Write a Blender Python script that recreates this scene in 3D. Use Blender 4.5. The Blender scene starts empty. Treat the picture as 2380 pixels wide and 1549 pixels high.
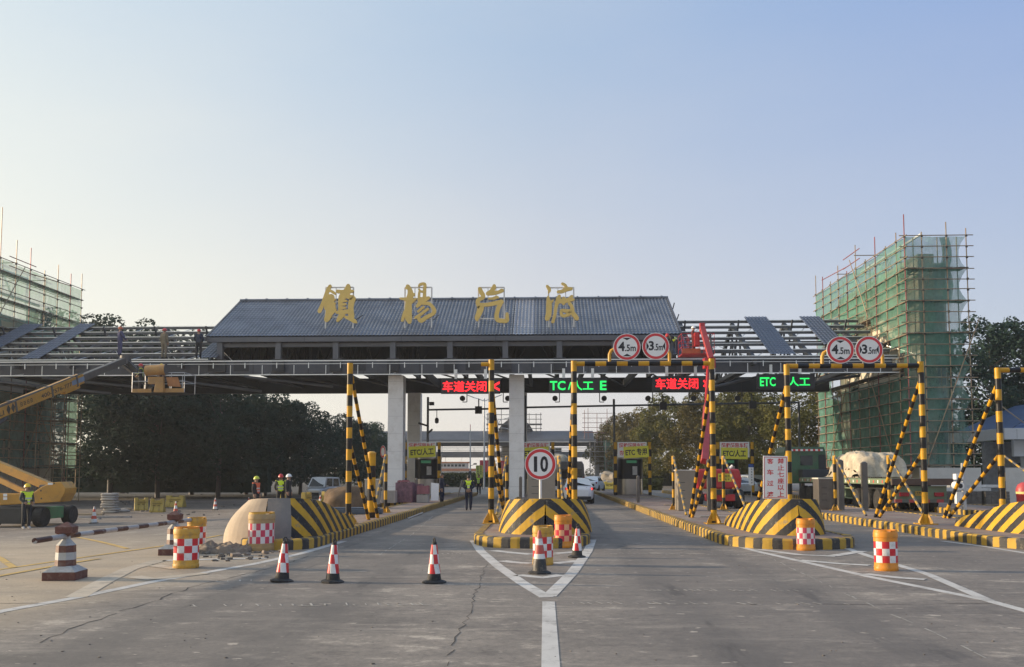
import bpy, math, random
from mathutils import Vector, Matrix, noise
R = math.radians
rnd = random.Random(7)
sc = bpy.context.scene
COL = sc.collection

# ------------------------------------------------------------------ camera (photo measured at 2380 x 1549)
FPX, PXX, PYY = 2071.0, 1190.0, 957.0
PITCH, YAW, CAMH = math.atan(143 / 2071), math.atan(75 / 2071), 1.75
FWD = Vector((-math.sin(YAW) * math.cos(PITCH), math.cos(YAW) * math.cos(PITCH), math.sin(PITCH)))
RGT = Vector((math.cos(YAW), math.sin(YAW), 0))
UPV = RGT.cross(FWD)
CAM = Vector((0, 0, CAMH))
cd = bpy.data.cameras.new("camera"); cam = bpy.data.objects.new("camera", cd); COL.objects.link(cam)
m = Matrix((RGT, UPV, -FWD)).transposed().to_4x4(); m.translation = CAM; cam.matrix_world = m
cd.sensor_fit = 'HORIZONTAL'; cd.sensor_width = 36; cd.lens = 36 * FPX / 2380; cd.shift_y = (PYY - 774.5) / 2380
cd.clip_start = .1; cd.clip_end = 9000
sc.camera = cam

def ray(x, y): return FWD * FPX + RGT * (x - PXX) + UPV * (PYY - y)
def P(x, y, Y):                       # point of the photo at road distance Y
    d = ray(x, y); return CAM + d * (Y / d.y)
def G(x, y, z=0.0):                   # point of the photo on the level z
    d = ray(x, y); return CAM + d * ((z - CAMH) / d.z)
def sm(t): t = max(0., min(1., t)); return t * t * (3 - 2 * t)
def gz(x, y): return -.40 * sm((-9 - x) / 12) * sm((y - 8) / 14)
def GG(x, y):                         # on the real ground
    z = 0
    for _ in range(6):
        p = G(x, y, z); z = gz(p.x, p.y)
    return Vector((p.x, p.y, z))

# ------------------------------------------------------------------ materials
MATS = {}
def nn(nt, t, **kw):
    n = nt.nodes.new(t)
    for k, v in kw.items(): setattr(n, k, v)
    return n
def base(name):
    mt = bpy.data.materials.new(name); mt.use_nodes = True
    nt = mt.node_tree; b = nt.nodes["Principled BSDF"]; MATS[name] = mt
    return mt, nt, b
def c4(c): return (c[0], c[1], c[2], 1)
def mixc(nt, fac, a, b, blend='MIX'):
    n = nn(nt, 'ShaderNodeMix', data_type='RGBA', blend_type=blend)
    for i, v in ((0, fac), (6, a), (7, b)):
        if hasattr(v, 'is_linked') or isinstance(v, bpy.types.NodeSocket): nt.links.new(v, n.inputs[i])
        elif i == 0: n.inputs[0].default_value = v
        else: n.inputs[i].default_value = c4(v)
    return n.outputs[2]
def math_(nt, op, a, b=None, c=None):
    n = nn(nt, 'ShaderNodeMath', operation=op)
    for i, v in enumerate((a, b, c)):
        if v is None: continue
        if isinstance(v, bpy.types.NodeSocket): nt.links.new(v, n.inputs[i])
        else: n.inputs[i].default_value = v
    return n.outputs[0]
def ramp(nt, v, lo, hi):
    n = nn(nt, 'ShaderNodeMapRange'); n.clamp = True
    nt.links.new(v, n.inputs[0]); n.inputs[1].default_value = lo; n.inputs[2].default_value = hi
    return n.outputs[0]
def tex(nt, src='Object', scale=5., detail=4., rough=.6, stretch=(1, 1, 1), loc=(0, 0, 0)):
    tc = nn(nt, 'ShaderNodeTexCoord'); mp = nn(nt, 'ShaderNodeMapping'); n = nn(nt, 'ShaderNodeTexNoise')
    mp.inputs['Scale'].default_value = stretch; mp.inputs['Location'].default_value = loc
    nt.links.new(tc.outputs[src], mp.inputs[0]); nt.links.new(mp.outputs[0], n.inputs['Vector'])
    n.inputs['Scale'].default_value = scale; n.inputs['Detail'].default_value = detail; n.inputs['Roughness'].default_value = rough
    return n.outputs[0]
def uvxy(nt):
    tc = nn(nt, 'ShaderNodeTexCoord'); s = nn(nt, 'ShaderNodeSeparateXYZ'); nt.links.new(tc.outputs['UV'], s.inputs[0])
    return s.outputs[0], s.outputs[1]
def bump(nt, b, h, strength=.3, dist=.02):
    n = nn(nt, 'ShaderNodeBump'); n.inputs['Strength'].default_value = strength; n.inputs['Distance'].default_value = dist
    nt.links.new(h, n.inputs['Height']); nt.links.new(n.outputs[0], b.inputs['Normal'])
def M(name, col, rough=.6, metal=0., var=.25, vs=3., dirt=None, dirta=.5, bmp=0., bs=30., emit=0., spec=.5, trans=0.):
    if name in MATS: return MATS[name]
    mt, nt, b = base(name)
    b.inputs['Roughness'].default_value = rough; b.inputs['Metallic'].default_value = metal
    b.inputs['Specular IOR Level'].default_value = spec
    t = tex(nt, scale=vs, detail=5)
    dk = tuple(v * (1 - var) for v in col); lt = tuple(min(.95, v * (1 + var)) for v in col)
    c = mixc(nt, ramp(nt, t, .3, .7), dk, lt)
    if dirt:
        d = tex(nt, scale=vs * 2.3, detail=7, rough=.7, loc=(3, 7, 1))
        c = mixc(nt, math_(nt, 'MULTIPLY', ramp(nt, d, .5, .68), dirta), c, dirt)
    nt.links.new(c, b.inputs['Base Color'])
    if bmp: bump(nt, b, tex(nt, scale=bs, detail=6), bmp)
    if emit:
        nt.links.new(c, b.inputs['Emission Color']); b.inputs['Emission Strength'].default_value = emit
    return mt
YEL, BLK = (.68, .36, .022), (.010, .010, .012)
def stripes(name, period, a=YEL, b_=BLK, axis=1, ca=1., cb=0., wear=.5, rough=.45, dirt=(.16, .14, .12), edge=.01):
    wear = min(.9, wear * 1.5); edge = max(edge, .025)
    mt, nt, b = base(name)
    u, v = uvxy(nt)
    w = tex(nt, scale=9, detail=3)
    s = math_(nt, 'ADD', math_(nt, 'MULTIPLY', u, cb), math_(nt, 'MULTIPLY', v, ca))
    s = math_(nt, 'ADD', s, math_(nt, 'MULTIPLY', math_(nt, 'SUBTRACT', w, .5), edge))
    f = math_(nt, 'FRACT', math_(nt, 'DIVIDE', s, period))
    k = math_(nt, 'LESS_THAN', f, .5)
    vr = tex(nt, scale=3, detail=6)
    ya = mixc(nt, ramp(nt, vr, .3, .75), a, tuple(q * .68 for q in a))
    bb = mixc(nt, ramp(nt, vr, .3, .75), b_, tuple(q * 1.5 + .005 for q in b_))
    c = mixc(nt, k, bb, ya)
    d = tex(nt, scale=5, detail=9, rough=.75, loc=(5, 2, 9))
    c = mixc(nt, math_(nt, 'MULTIPLY', ramp(nt, d, .56, .68), wear), c, dirt)
    sc_ = tex(nt, scale=30, detail=6, rough=.8, stretch=(1, 1, .35), loc=(8, 3, 2)); c = mixc(nt, math_(nt, 'MULTIPLY', ramp(nt, sc_, .60, .66), wear * .8), c, tuple(q * .6 + .03 for q in dirt))
    nt.links.new(c, b.inputs['Base Color']); b.inputs['Roughness'].default_value = rough; b.inputs['Specular IOR Level'].default_value = .3
    bump(nt, b, d, .15, .01)
    return mt
def checks(name, nu, nv, a=(.62, .02, .03), b_=(.78, .77, .74), wear=.3, skew=0., rough=.35, dirt=(.25, .2, .16)):
    mt, nt, b = base(name)
    u, v = uvxy(nt)
    u2 = math_(nt, 'ADD', u, math_(nt, 'MULTIPLY', v, skew))
    i = math_(nt, 'FLOOR', math_(nt, 'MULTIPLY', u2, nu)); j = math_(nt, 'FLOOR', math_(nt, 'MULTIPLY', v, nv))
    k = math_(nt, 'PINGPONG', math_(nt, 'ADD', i, j), 1.)
    c = mixc(nt, k, a, b_)
    d = tex(nt, scale=7, detail=8, rough=.7)
    c = mixc(nt, math_(nt, 'MULTIPLY', ramp(nt, d, .52, .7), wear), c, dirt)
    nt.links.new(c, b.inputs['Base Color']); b.inputs['Roughness'].default_value = rough
    return mt

# ------------------------------------------------------------------ mesh builder
class MB:
    def __init__(s): s.v = []; s.f = []; s.mi = []; s.uv = []
    def face(s, ids, uv=None, mi=0):
        s.f.append(tuple(ids)); s.mi.append(mi); s.uv.append(uv or [(0, 0)] * len(ids)); return s
    def poly(s, pts, mi=0, uv=None):
        n = len(s.v); s.v += [Vector(p) for p in pts]; return s.face(range(n, n + len(pts)), uv, mi)
    def box(s, c, d, rot=None, mi=0):
        hx, hy, hz = d[0] / 2, d[1] / 2, d[2] / 2; n = len(s.v); c = Vector(c)
        for z in (-hz, hz):
            for x, y in ((-hx, -hy), (hx, -hy), (hx, hy), (-hx, hy)):
                p = Vector((x, y, z)); s.v.append(c + (rot @ p if rot else p))
        for q in ((3, 2, 1, 0), (4, 5, 6, 7), (0, 1, 5, 4), (1, 2, 6, 5), (2, 3, 7, 6), (3, 0, 4, 7)):
            s.face([n + i for i in q], [(0, 0), (1, 0), (1, 1), (0, 1)], mi)
        return s
    def bx(s, x0, x1, y0, y1, z0, z1, mi=0):
        return s.box(((x0 + x1) / 2, (y0 + y1) / 2, (z0 + z1) / 2), (x1 - x0, y1 - y0, z1 - z0), None, mi)
    def beam(s, p0, p1, w, h, mi=0, up=Vector((0, 0, 1))):
        p0, p1 = Vector(p0), Vector(p1); d = p1 - p0; L = d.length; d.normalize()
        if abs(d.dot(up)) > .99: up = Vector((0, 1, 0))
        x = d.cross(up).normalized(); z = x.cross(d)
        rot = Matrix((x, d, z)).transposed()
        return s.box((p0 + p1) / 2, (w, L, h), rot, mi)
    def path(s, pts, r, n=10, mi=0, cap=True, v0=0., closed=False):
        pts = [Vector(p) for p in pts]; N = len(pts); rr = r if isinstance(r, (list, tuple)) else [r] * N
        base_ = len(s.v); L = v0; ls = []
        px = None
        for i, p in enumerate(pts):
            if closed: t = pts[(i + 1) % N] - pts[i - 1]
            elif i == 0: t = pts[1] - p
            elif i == N - 1: t = p - pts[i - 1]
            else: t = (pts[i + 1] - p).normalized() + (p - pts[i - 1]).normalized()
            t.normalize()
            if px is None:
                a = Vector((0, 0, 1)) if abs(t.z) < .9 else Vector((1, 0, 0)); px = t.cross(a).normalized()
            else:
                px = (px - t * px.dot(t)).normalized()
            py = t.cross(px)
            if i: L += (p - pts[i - 1]).length
            ls.append(L)
            for k in range(n):
                a = 2 * math.pi * k / n; s.v.append(p + (px * math.cos(a) + py * math.sin(a)) * rr[i])
        M_ = N if closed else N - 1
        for i in range(M_):
            j = (i + 1) % N
            l1 = ls[j] if j else ls[i] + (pts[0] - pts[i]).length
            for k in range(n):
                k2 = (k + 1) % n
                s.face((base_ + i * n + k, base_ + i * n + k2, base_ + j * n + k2, base_ + j * n + k),
                       [(k / n, ls[i]), ((k + 1) / n, ls[i]), ((k + 1) / n, l1), (k / n, l1)], mi)
        if cap and not closed:
            s.face([base_ + k for k in range(n)][::-1], [(0, ls[0])] * n, mi)
            s.face([base_ + (N - 1) * n + k for k in range(n)], [(0, ls[-1])] * n, mi)
        return s
    def tube(s, p0, p1, r, n=10, mi=0, r2=None, v0=0.): return s.path([p0, p1], [r, r if r2 is None else r2], n, mi, True, v0)
    def lathe(s, prof, n=20, c=(0, 0, 0), sx=1., sy=1., mi=0, uvz=True, ph=0.):
        c = Vector(c); b_ = len(s.v); z0, z1 = prof[0][1], prof[-1][1]; dz = (z1 - z0) or 1
        for r, z in prof:
            for k in range(n):
                a = 2 * math.pi * k / n + ph; s.v.append(c + Vector((r * math.cos(a) * sx, r * math.sin(a) * sy, z)))
        for i in range(len(prof) - 1):
            va, vb = (prof[i][1] - z0) / dz, (prof[i + 1][1] - z0) / dz
            for k in range(n):
                k2 = (k + 1) % n
                s.face((b_ + i * n + k, b_ + i * n + k2, b_ + (i + 1) * n + k2, b_ + (i + 1) * n + k),
                       [(k / n, va), ((k + 1) / n, va), ((k + 1) / n, vb), (k / n, vb)], mi)
        if prof[0][0] > 1e-4: s.face([b_ + k for k in range(n)][::-1], None, mi)
        if prof[-1][0] > 1e-4: s.face([b_ + (len(prof) - 1) * n + k for k in range(n)], None, mi)
        return s
    def prism(s, pts, fn, d0, d1, mi=0):   # fn(a,b,d)->xyz ; pts counter-clockwise
        n = len(pts); b_ = len(s.v)
        s.v += [Vector(fn(a, b, d0)) for a, b in pts] + [Vector(fn(a, b, d1)) for a, b in pts]
        s.face([b_ + i for i in range(n)][::-1], None, mi); s.face([b_ + n + i for i in range(n)], None, mi)
        for i in range(n):
            j = (i + 1) % n; s.face((b_ + i, b_ + j, b_ + n + j, b_ + n + i), [(0, 0), (1, 0), (1, 1), (0, 1)], mi)
        return s
    def disc(s, c, r, nrm=Vector((0, -1, 0)), n=32, mi=0, r0=0.):
        c = Vector(c); nrm = Vector(nrm).normalized(); a = Vector((0, 0, 1)) if abs(nrm.z) < .9 else Vector((1, 0, 0))
        x = a.cross(nrm).normalized(); y = nrm.cross(x); b_ = len(s.v)
        ring = [x * math.cos(2 * math.pi * k / n) + y * math.sin(2 * math.pi * k / n) for k in range(n)]
        s.v += [c + q * r for q in ring]
        if r0 <= 0: s.face(range(b_, b_ + n), None, mi)
        else:
            s.v += [c + q * r0 for q in ring]
            for k in range(n):
                k2 = (k + 1) % n; s.face((b_ + k, b_ + k2, b_ + n + k2, b_ + n + k), None, mi)
        return s
    def grid(s, fn, nu, nv, mi=0):
        b_ = len(s.v)
        for j in range(nv + 1):
            for i in range(nu + 1): s.v.append(Vector(fn(i / nu, j / nv)))
        for j in range(nv):
            for i in range(nu):
                a = b_ + j * (nu + 1) + i
                s.face((a, a + 1, a + nu + 2, a + nu + 1), [(i / nu, j / nv), ((i + 1) / nu, j / nv), ((i + 1) / nu, (j + 1) / nv), (i / nu, (j + 1) / nv)], mi)
        return s
    def mesh(s, name, mats, smooth=None):
        me = bpy.data.meshes.new(name); me.from_pydata([tuple(p) for p in s.v], [], s.f)
        if not isinstance(mats, (list, tuple)): mats = [mats]
        for q in mats: me.materials.append(q)
        me.polygons.foreach_set('material_index', s.mi)
        ul = me.uv_layers.new(name='UVMap'); fl = []
        for q in s.uv:
            for a in q: fl += (a[0], a[1])
        ul.data.foreach_set('uv', fl)
        if smooth:
            me.shade_smooth(); me.set_sharp_from_angle(angle=R(smooth))
        me.update(); return me

def link(name, me, parent=None, loc=None, rz=0.):
    o = bpy.data.objects.new(name, me); COL.objects.link(o)
    if parent is not None: o.parent = parent
    if loc is not None: o.location = loc
    if rz: o.rotation_euler = (0, 0, rz)
    return o
def tag(o, label, cat, group=None, kind=None):
    o['label'] = label; o['category'] = cat
    if group: o['group'] = group
    if kind: o['kind'] = kind
    return o
def thing(name, label, cat, loc=(0, 0, 0), rz=0., group=None):
    o = link(name, None, None, loc, rz); return tag(o, label, cat, group)
def part(mb, name, mats, parent, smooth=None, loc=None, bev=0., label=None):
    o = link(name, mb.mesh(name, mats, smooth), parent, loc)
    if bev:
        q = o.modifiers.new('bevel', 'BEVEL'); q.width = bev; q.segments = 2; q.limit_method = 'ANGLE'; q.angle_limit = R(40)
    if label: o['label'] = label
    return o
def solo(mb, name, mats, label, cat, loc=(0, 0, 0), rz=0., group=None, smooth=None, bev=0.):
    o = part(mb, name, mats, None, smooth, loc, bev); o.rotation_euler = (0, 0, rz); return tag(o, label, cat, group)
def structure(mb, name, mats, smooth=None, label=None):
    o = part(mb, name, mats, None, smooth); o['kind'] = 'structure'
    if label: o['label'] = label; 
    return o
def kids(o): return [c for c in o.children]
def dup(o, loc=None, rz=None, label=None, group=None, parent=None, scale=None):
    c = o.copy(); COL.objects.link(c)
    if parent is not None: c.parent = parent
    if loc is not None: c.location = loc
    if rz is not None: c.rotation_euler = (0, 0, rz)
    if label: c['label'] = label
    if group: c['group'] = group
    if scale: c.scale = scale if isinstance(scale, (tuple, list)) else (scale,) * 3
    for k in list(o.children): dup(k, parent=c)
    return c

# ------------------------------------------------------------------ lettering (upright, facing -Y)
TXT = {}
def text_mb(body, w=None, h=None, ext=.006, bold=0., mi=0, c=(0, 0, 0)):
    key = (body, bold)
    if key not in TXT:
        cu = bpy.data.curves.new("lettering", 'FONT'); cu.body = body; cu.size = 1; cu.offset = bold; cu.resolution_u = 3
        o = bpy.data.objects.new("lettering", cu); COL.objects.link(o)
        dg = bpy.context.evaluated_depsgraph_get(); me = bpy.data.meshes.new_from_object(o.evaluated_get(dg))
        TXT[key] = ([v.co.copy() for v in me.vertices], [tuple(p.vertices) for p in me.polygons])
        bpy.data.objects.remove(o); bpy.data.meshes.remove(me)
    vs, fs = TXT[key]
    x0, x1 = min(v.x for v in vs), max(v.x for v in vs); y0, y1 = min(v.y for v in vs), max(v.y for v in vs)
    kx = w / (x1 - x0) if w else None; ky = h / (y1 - y0) if h else None
    kx = kx or ky; ky = ky or kx
    mb = MB(); c = Vector(c)
    mb.v = [c + Vector(((v.x - (x0 + x1) / 2) * kx, 0, (v.y - (y0 + y1) / 2) * ky)) for v in vs]
    for f in fs: mb.face(f, None, mi)
    return mb
def add(mb, other):
    n = len(mb.v); mb.v += other.v
    for f, u, k in zip(other.f, other.uv, other.mi): mb.face([n + i for i in f], u, k)
    return mb
def marks_mb(cells, s):               # unreadable small characters: a few strokes in each cell of size s, facing -Y
    mb = MB()
    for x, y, z in cells:
        for a in (-.38, 0, .38):
            mb.poly([(x - s * .42, y - .001, z + a * s - s * .07), (x + s * .42, y - .001, z + a * s - s * .07), (x + s * .42, y - .001, z + a * s + s * .07), (x - s * .42, y - .001, z + a * s + s * .07)])
        for a in (-.3, .28):
            mb.poly([(x + a * s - s * .07, y, z - s * .45), (x + a * s + s * .07, y, z - s * .45), (x + a * s + s * .07, y, z + s * .45), (x + a * s - s * .07, y, z + s * .45)])
    return mb
# ------------------------------------------------------------------ light
SUN_EL, SUN_AZ = 13.0, -84.0          # azimuth from +Y, clockwise; the sun is low on the left, just beyond the gate
w = bpy.data.worlds.new("World"); sc.world = w; w.use_nodes = True
nt = w.node_tree; bg = nt.nodes["Background"]
sky = nn(nt, 'ShaderNodeTexSky', sky_type='NISHITA'); sky.sun_disc = False
sky.sun_elevation = R(SUN_EL); sky.sun_rotation = R(SUN_AZ); sky.air_density = 1.2; sky.dust_density = 2.2; sky.ozone_density = 2.0
tc = nn(nt, 'ShaderNodeTexCoord'); sp = nn(nt, 'ShaderNodeSeparateXYZ'); nt.links.new(tc.outputs['Generated'], sp.inputs[0])
hz = nn(nt, 'ShaderNodeMapRange'); hz.clamp = True; nt.links.new(sp.outputs[2], hz.inputs[0])
hz.inputs[1].default_value = 0.0; hz.inputs[2].default_value = .50; hz.inputs[3].default_value = 1; hz.inputs[4].default_value = 0
hp = math_(nt, 'POWER', hz.outputs[0], 1.25)
lf = nn(nt, 'ShaderNodeMapRange'); lf.clamp = True; nt.links.new(sp.outputs[0], lf.inputs[0])
lf.inputs[1].default_value = -1.; lf.inputs[2].default_value = 1.
def crv(stops):
    cr = nn(nt, 'ShaderNodeValToRGB'); nt.links.new(lf.outputs[0], cr.inputs[0]); e_ = cr.color_ramp.elements
    while len(e_) < len(stops): e_.new(.5)
    for q, (p_, c_) in zip(e_, stops): q.position = (p_ + 1) / 2; q.color = (c_[0] / 10, c_[1] / 10, c_[2] / 10, 1)
    return mixc(nt, 1., cr.outputs[0], (10, 10, 10), 'MULTIPLY')
warm = crv([(-1, (10, 8.4, 5.8)), (-.5, (8.3, 7.6, 5.9)), (0, (6.15, 5.7, 5.3)), (.47, (4.7, 4.95, 5.2)), (1, (3.9, 4.3, 4.9))])   # thin haze over the horizon, warmer towards the sun
upc = crv([(-1, (6.4, 6.5, 6.0)), (-.5, (4.6, 5.4, 6.0)), (0, (2.9, 3.85, 5.25)), (.47, (1.9, 2.85, 5.1)), (1, (1.8, 2.8, 4.8))])
veil = mixc(nt, hp, upc, warm)
nz = nn(nt, 'ShaderNodeTexNoise'); mp_ = nn(nt, 'ShaderNodeMapping'); mp_.inputs['Scale'].default_value = (1, 1, 3.2); nt.links.new(tc.outputs['Generated'], mp_.inputs[0]); nt.links.new(mp_.outputs[0], nz.inputs['Vector']); nz.inputs['Scale'].default_value = 1.7; nz.inputs['Detail'].default_value = 5
veil = mixc(nt, math_(nt, 'MULTIPLY', ramp(nt, nz.outputs[0], .42, .75), .16), veil, warm)      # uneven thin haze
skyc = mixc(nt, .90, sky.outputs[0], veil)
nt.links.new(skyc, bg.inputs[0]); bg.inputs[1].default_value = .1
sd = bpy.data.lights.new("sun", 'SUN'); sd.energy = 4.2; sd.angle = R(1.2); sd.color = (1, .80, .56)
so = bpy.data.objects.new("sun", sd); COL.objects.link(so)
a, e = R(SUN_AZ), R(SUN_EL)
SUNV = Vector((math.sin(a) * math.cos(e), math.cos(a) * math.cos(e), math.sin(e)))
so.rotation_euler = (-SUNV).to_track_quat('-Z', 'Y').to_euler()
vs = sc.view_settings; sc.display_settings.display_device = 'sRGB'
vs.view_transform = 'Standard'; vs.look = 'None'; vs.exposure = 0.57; vs.gamma = 1; vs.use_curve_mapping = False
sc.cycles.max_bounces = 6; sc.cycles.transparent_max_bounces = 16; sc.cycles.use_denoising = True

# ------------------------------------------------------------------ ground
def ground_mat():
    mt, nt, b = base('ground_concrete')
    big = tex(nt, scale=.11, detail=5, rough=.6)
    mid = tex(nt, scale=.55, detail=7, rough=.65, stretch=(.45, 1, 1))
    strk = tex(nt, scale=1.3, detail=6, rough=.7, stretch=(.18, 1.6, 1))
    fine = tex(nt, scale=26, detail=6, rough=.75)
    tcn = nn(nt, 'ShaderNodeTexCoord'); s = nn(nt, 'ShaderNodeSeparateXYZ'); nt.links.new(tcn.outputs['Object'], s.inputs[0])
    X, Y = s.outputs[0], s.outputs[1]
    m2 = tex(nt, scale=.42, detail=10, rough=.72, loc=(2, 9, 0)); m3 = tex(nt, scale=2.2, detail=9, rough=.75, stretch=(.6, 1.1, 1), loc=(7, 1, 0)); m4 = tex(nt, scale=8, detail=7, rough=.75)
    c = mixc(nt, ramp(nt, mid, .30, .70), (.105, .098, .092), (.190, .176, .160))
    c = mixc(nt, math_(nt, 'MULTIPLY', ramp(nt, big, .35, .7), .45), c, (.130, .122, .115))
    c = mixc(nt, math_(nt, 'MULTIPLY', ramp(nt, m2, .53, .60), .50), c, (.225, .208, .187))
    c = mixc(nt, math_(nt, 'MULTIPLY', ramp(nt, m2, .44, .37), .55), c, (.072, .068, .064))
    c = mixc(nt, math_(nt, 'MULTIPLY', math_(nt, 'MULTIPLY', ramp(nt, m3, .54, .62), ramp(nt, m2, .42, .56)), .75), c, (.36, .335, .30))
    c = mixc(nt, math_(nt, 'MULTIPLY', ramp(nt, m3, .43, .34), .6), c, (.065, .06, .056))
    c = mixc(nt, .6, c, mixc(nt, ramp(nt, m4, .36, .66), (.62, .62, .62), (1.36, 1.34, 1.3)), 'MULTIPLY')
    # slab joints of the concrete
    def joint(v, per, wd):
        f_ = math_(nt, 'ABSOLUTE', math_(nt, 'SUBTRACT', math_(nt, 'FRACT', math_(nt, 'DIVIDE', math_(nt, 'ADD', v, math_(nt, 'MULTIPLY', math_(nt, 'SUBTRACT', mid, .5), .10)), per)), .5))
        return math_(nt, 'LESS_THAN', f_, wd / per)
    jn = math_(nt, 'MULTIPLY', joint(Y, 4.6, .012), ramp(nt, m3, .40, .55))
    c = mixc(nt, math_(nt, 'MULTIPLY', jn, .6), c, (.035, .033, .03))
    c = mixc(nt, math_(nt, 'MULTIPLY', ramp(nt, strk, .57, .70), .5), c, (.34, .315, .28))
    # tyre-darkened lanes
    def lane(xc, hw):
        d = math_(nt, 'ABSOLUTE', math_(nt, 'SUBTRACT', math_(nt, 'ADD', X, math_(nt, 'MULTIPLY', math_(nt, 'SUBTRACT', mid, .5), 1.1)), xc))
        return math_(nt, 'SUBTRACT', 1., ramp(nt, d, hw * .45, hw))
    k = math_(nt, 'MAXIMUM', lane(-3.7, 1.9), math_(nt, 'MAXIMUM', lane(2.8, 2.3), lane(9.0, 2.2)))
    k = math_(nt, 'MULTIPLY', k, math_(nt, 'ADD', .25, math_(nt, 'MULTIPLY', ramp(nt, big, .3, .7), .40)))
    c = mixc(nt, k, c, (.088, .083, .080))
    tk = math_(nt, 'MAXIMUM', math_(nt, 'MAXIMUM', lane(-4.6, .42), lane(-2.8, .42)), math_(nt, 'MAXIMUM', lane(1.9, .42), lane(3.75, .42)))
    c = mixc(nt, math_(nt, 'MULTIPLY', tk, .38), c, (.075, .072, .070))
    # sandy dust lying left of the lanes
    sand = math_(nt, 'MULTIPLY', ramp(nt, math_(nt, 'ADD', X, math_(nt, 'MULTIPLY', math_(nt, 'SUBTRACT', big, .5), 5.)), -5.4, -7.4), ramp(nt, math_(nt, 'ADD', Y, math_(nt, 'MULTIPLY', math_(nt, 'SUBTRACT', mid, .5), 8.)), 29., 19.))
    sand = math_(nt, 'MULTIPLY', sand, math_(nt, 'ADD', .5, math_(nt, 'MULTIPLY', ramp(nt, mid, .35, .6), .45)))
    c = mixc(nt, sand, c, (.31, .262, .195))
    c = mixc(nt, math_(nt, 'MULTIPLY', ramp(nt, Y, 24., 34.), math_(nt, 'MULTIPLY', ramp(nt, X, -8.5, -12.), .35)), c, (.12, .10, .09))
    c = mixc(nt, math_(nt, 'MULTIPLY', ramp(nt, Y, 69., 76.), ramp(nt, X, -12., -16.)), c, (.03, .027, .022))  # dark soil, painted in to mute the sunlit band under the evergreens
    sp1 = tex(nt, scale=7, detail=3, rough=.5, stretch=(.55, 1, 1), loc=(3, 3, 0)); sp2 = tex(nt, scale=11, detail=2, rough=.5, loc=(1, 6, 0))
    c = mixc(nt, math_(nt, 'MULTIPLY', ramp(nt, sp1, .68, .71), .55), c, (.42, .39, .345)); c = mixc(nt, math_(nt, 'MULTIPLY', ramp(nt, sp2, .70, .73), .6), c, (.05, .046, .042))
    drip = tex(nt, scale=1.7, detail=8, rough=.7, stretch=(1.5, .28, 1), loc=(4, 0, 0)); c = mixc(nt, math_(nt, 'MULTIPLY', math_(nt, 'MULTIPLY', ramp(nt, drip, .55, .66), tk), .75), c, (.05, .047, .045))
    oil = tex(nt, scale=.9, detail=4, rough=.55, stretch=(.5, 1.2, 1), loc=(11, 4, 0))
    c = mixc(nt, math_(nt, 'MULTIPLY', ramp(nt, oil, .62, .72), .5), c, (.07, .065, .06))
    c = mixc(nt, .55, c, mixc(nt, ramp(nt, fine, .3, .7), (.55, .55, .55), (1.3, 1.3, 1.3)), 'MULTIPLY')
    c = mixc(nt, 1., c, (1.54, 1.44, 1.32), 'MULTIPLY')
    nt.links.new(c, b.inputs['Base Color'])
    nt.links.new(math_(nt, 'ADD', .55, math_(nt, 'MULTIPLY', fine, .35)), b.inputs['Roughness'])
    bump(nt, b, fine, .35, .012)
    return mt
GM = ground_mat()
g = MB()
xs = [-3000, -900, -300, -120, -60] + [-40 + 2 * i for i in range(19)] + [0, 10, 20, 40, 90, 300, 900, 3000]
ys = [-300, -60, -10, 0, 4] + [8 + 2 * i for i in range(12)] + [36, 50, 70, 100, 160, 300, 900, 4000]
n0 = 0
for y in ys:
    for x in xs: g.v.append(Vector((x, y, gz(x, y))))
W_ = len(xs)
for j in range(len(ys) - 1):
    for i in range(W_ - 1):
        q = j * W_ + i; g.face((q, q + 1, q + W_ + 1, q + W_))
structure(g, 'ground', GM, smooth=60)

# painted markings: sheets 4 mm up
WP = M('road_paint', (.56, .54, .50), .7, var=.12, vs=1.5, dirt=(.22, .20, .18), dirta=.75)
FP = M('faded_paint', (.50, .43, .33), .75, var=.15, vs=1.2, dirt=(.24, .21, .17), dirta=.8)
YP = M('yellow_road_paint', (.55, .36, .10), .7, var=.15, vs=1.4, dirt=(.26, .21, .15), dirta=.8)
def lift(p, h): return Vector((p.x, p.y, gz(p.x, p.y) + h))
def line(mb, pts, wd, h=.004, px=True):
    pts = [GG(*p) if px else Vector((p[0], p[1], 0)) for p in pts]
    fine = [pts[0]]
    for p0, p1 in zip(pts, pts[1:]):
        k = max(1, int((p1 - p0).length / 1.5))
        fine += [p0.lerp(p1, i / k) for i in range(1, k + 1)]
    pts = fine; L = []; Rr = []
    for i, p in enumerate(pts):
        t = (pts[min(i + 1, len(pts) - 1)] - pts[max(i - 1, 0)]); t.z = 0; t.normalize(); s_ = Vector((-t.y, t.x, 0)) * wd / 2
        L.append(lift(p + s_, h)); Rr.append(lift(p - s_, h))
    for i in range(len(pts) - 1): mb.poly([Rr[i], Rr[i + 1], L[i + 1], L[i]])
def quad(mb, pts, h=.008): mb.poly([lift(GG(*p), h) for p in pts])
wm = MB()
line(wm, [(1101, 1256), (1118, 1281), (1160, 1317), (1215, 1355), (1271, 1388)], .21)
line(wm, [(1377, 1254), (1366, 1281), (1330, 1331), (1276, 1386)], .21, .006)
for l in ([(1146, 1279), (1190, 1284), (1235, 1288)], [(1290, 1286), (1352, 1281)], [(1166, 1303), (1200, 1307), (1235, 1309)], [(1290, 1309), (1345, 1303)], [(1203, 1336), (1262, 1342), (1306, 1336)]): line(wm, l, .26)
line(wm, [(1275, 1398), (1276, 1430), (1280, 1549), (1284, 1640)], .17)
line(wm, [(-60, 1436), (0, 1421), (170, 1390), (354, 1352), (598, 1309), (700, 1286), (800, 1257)], .19)
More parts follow.
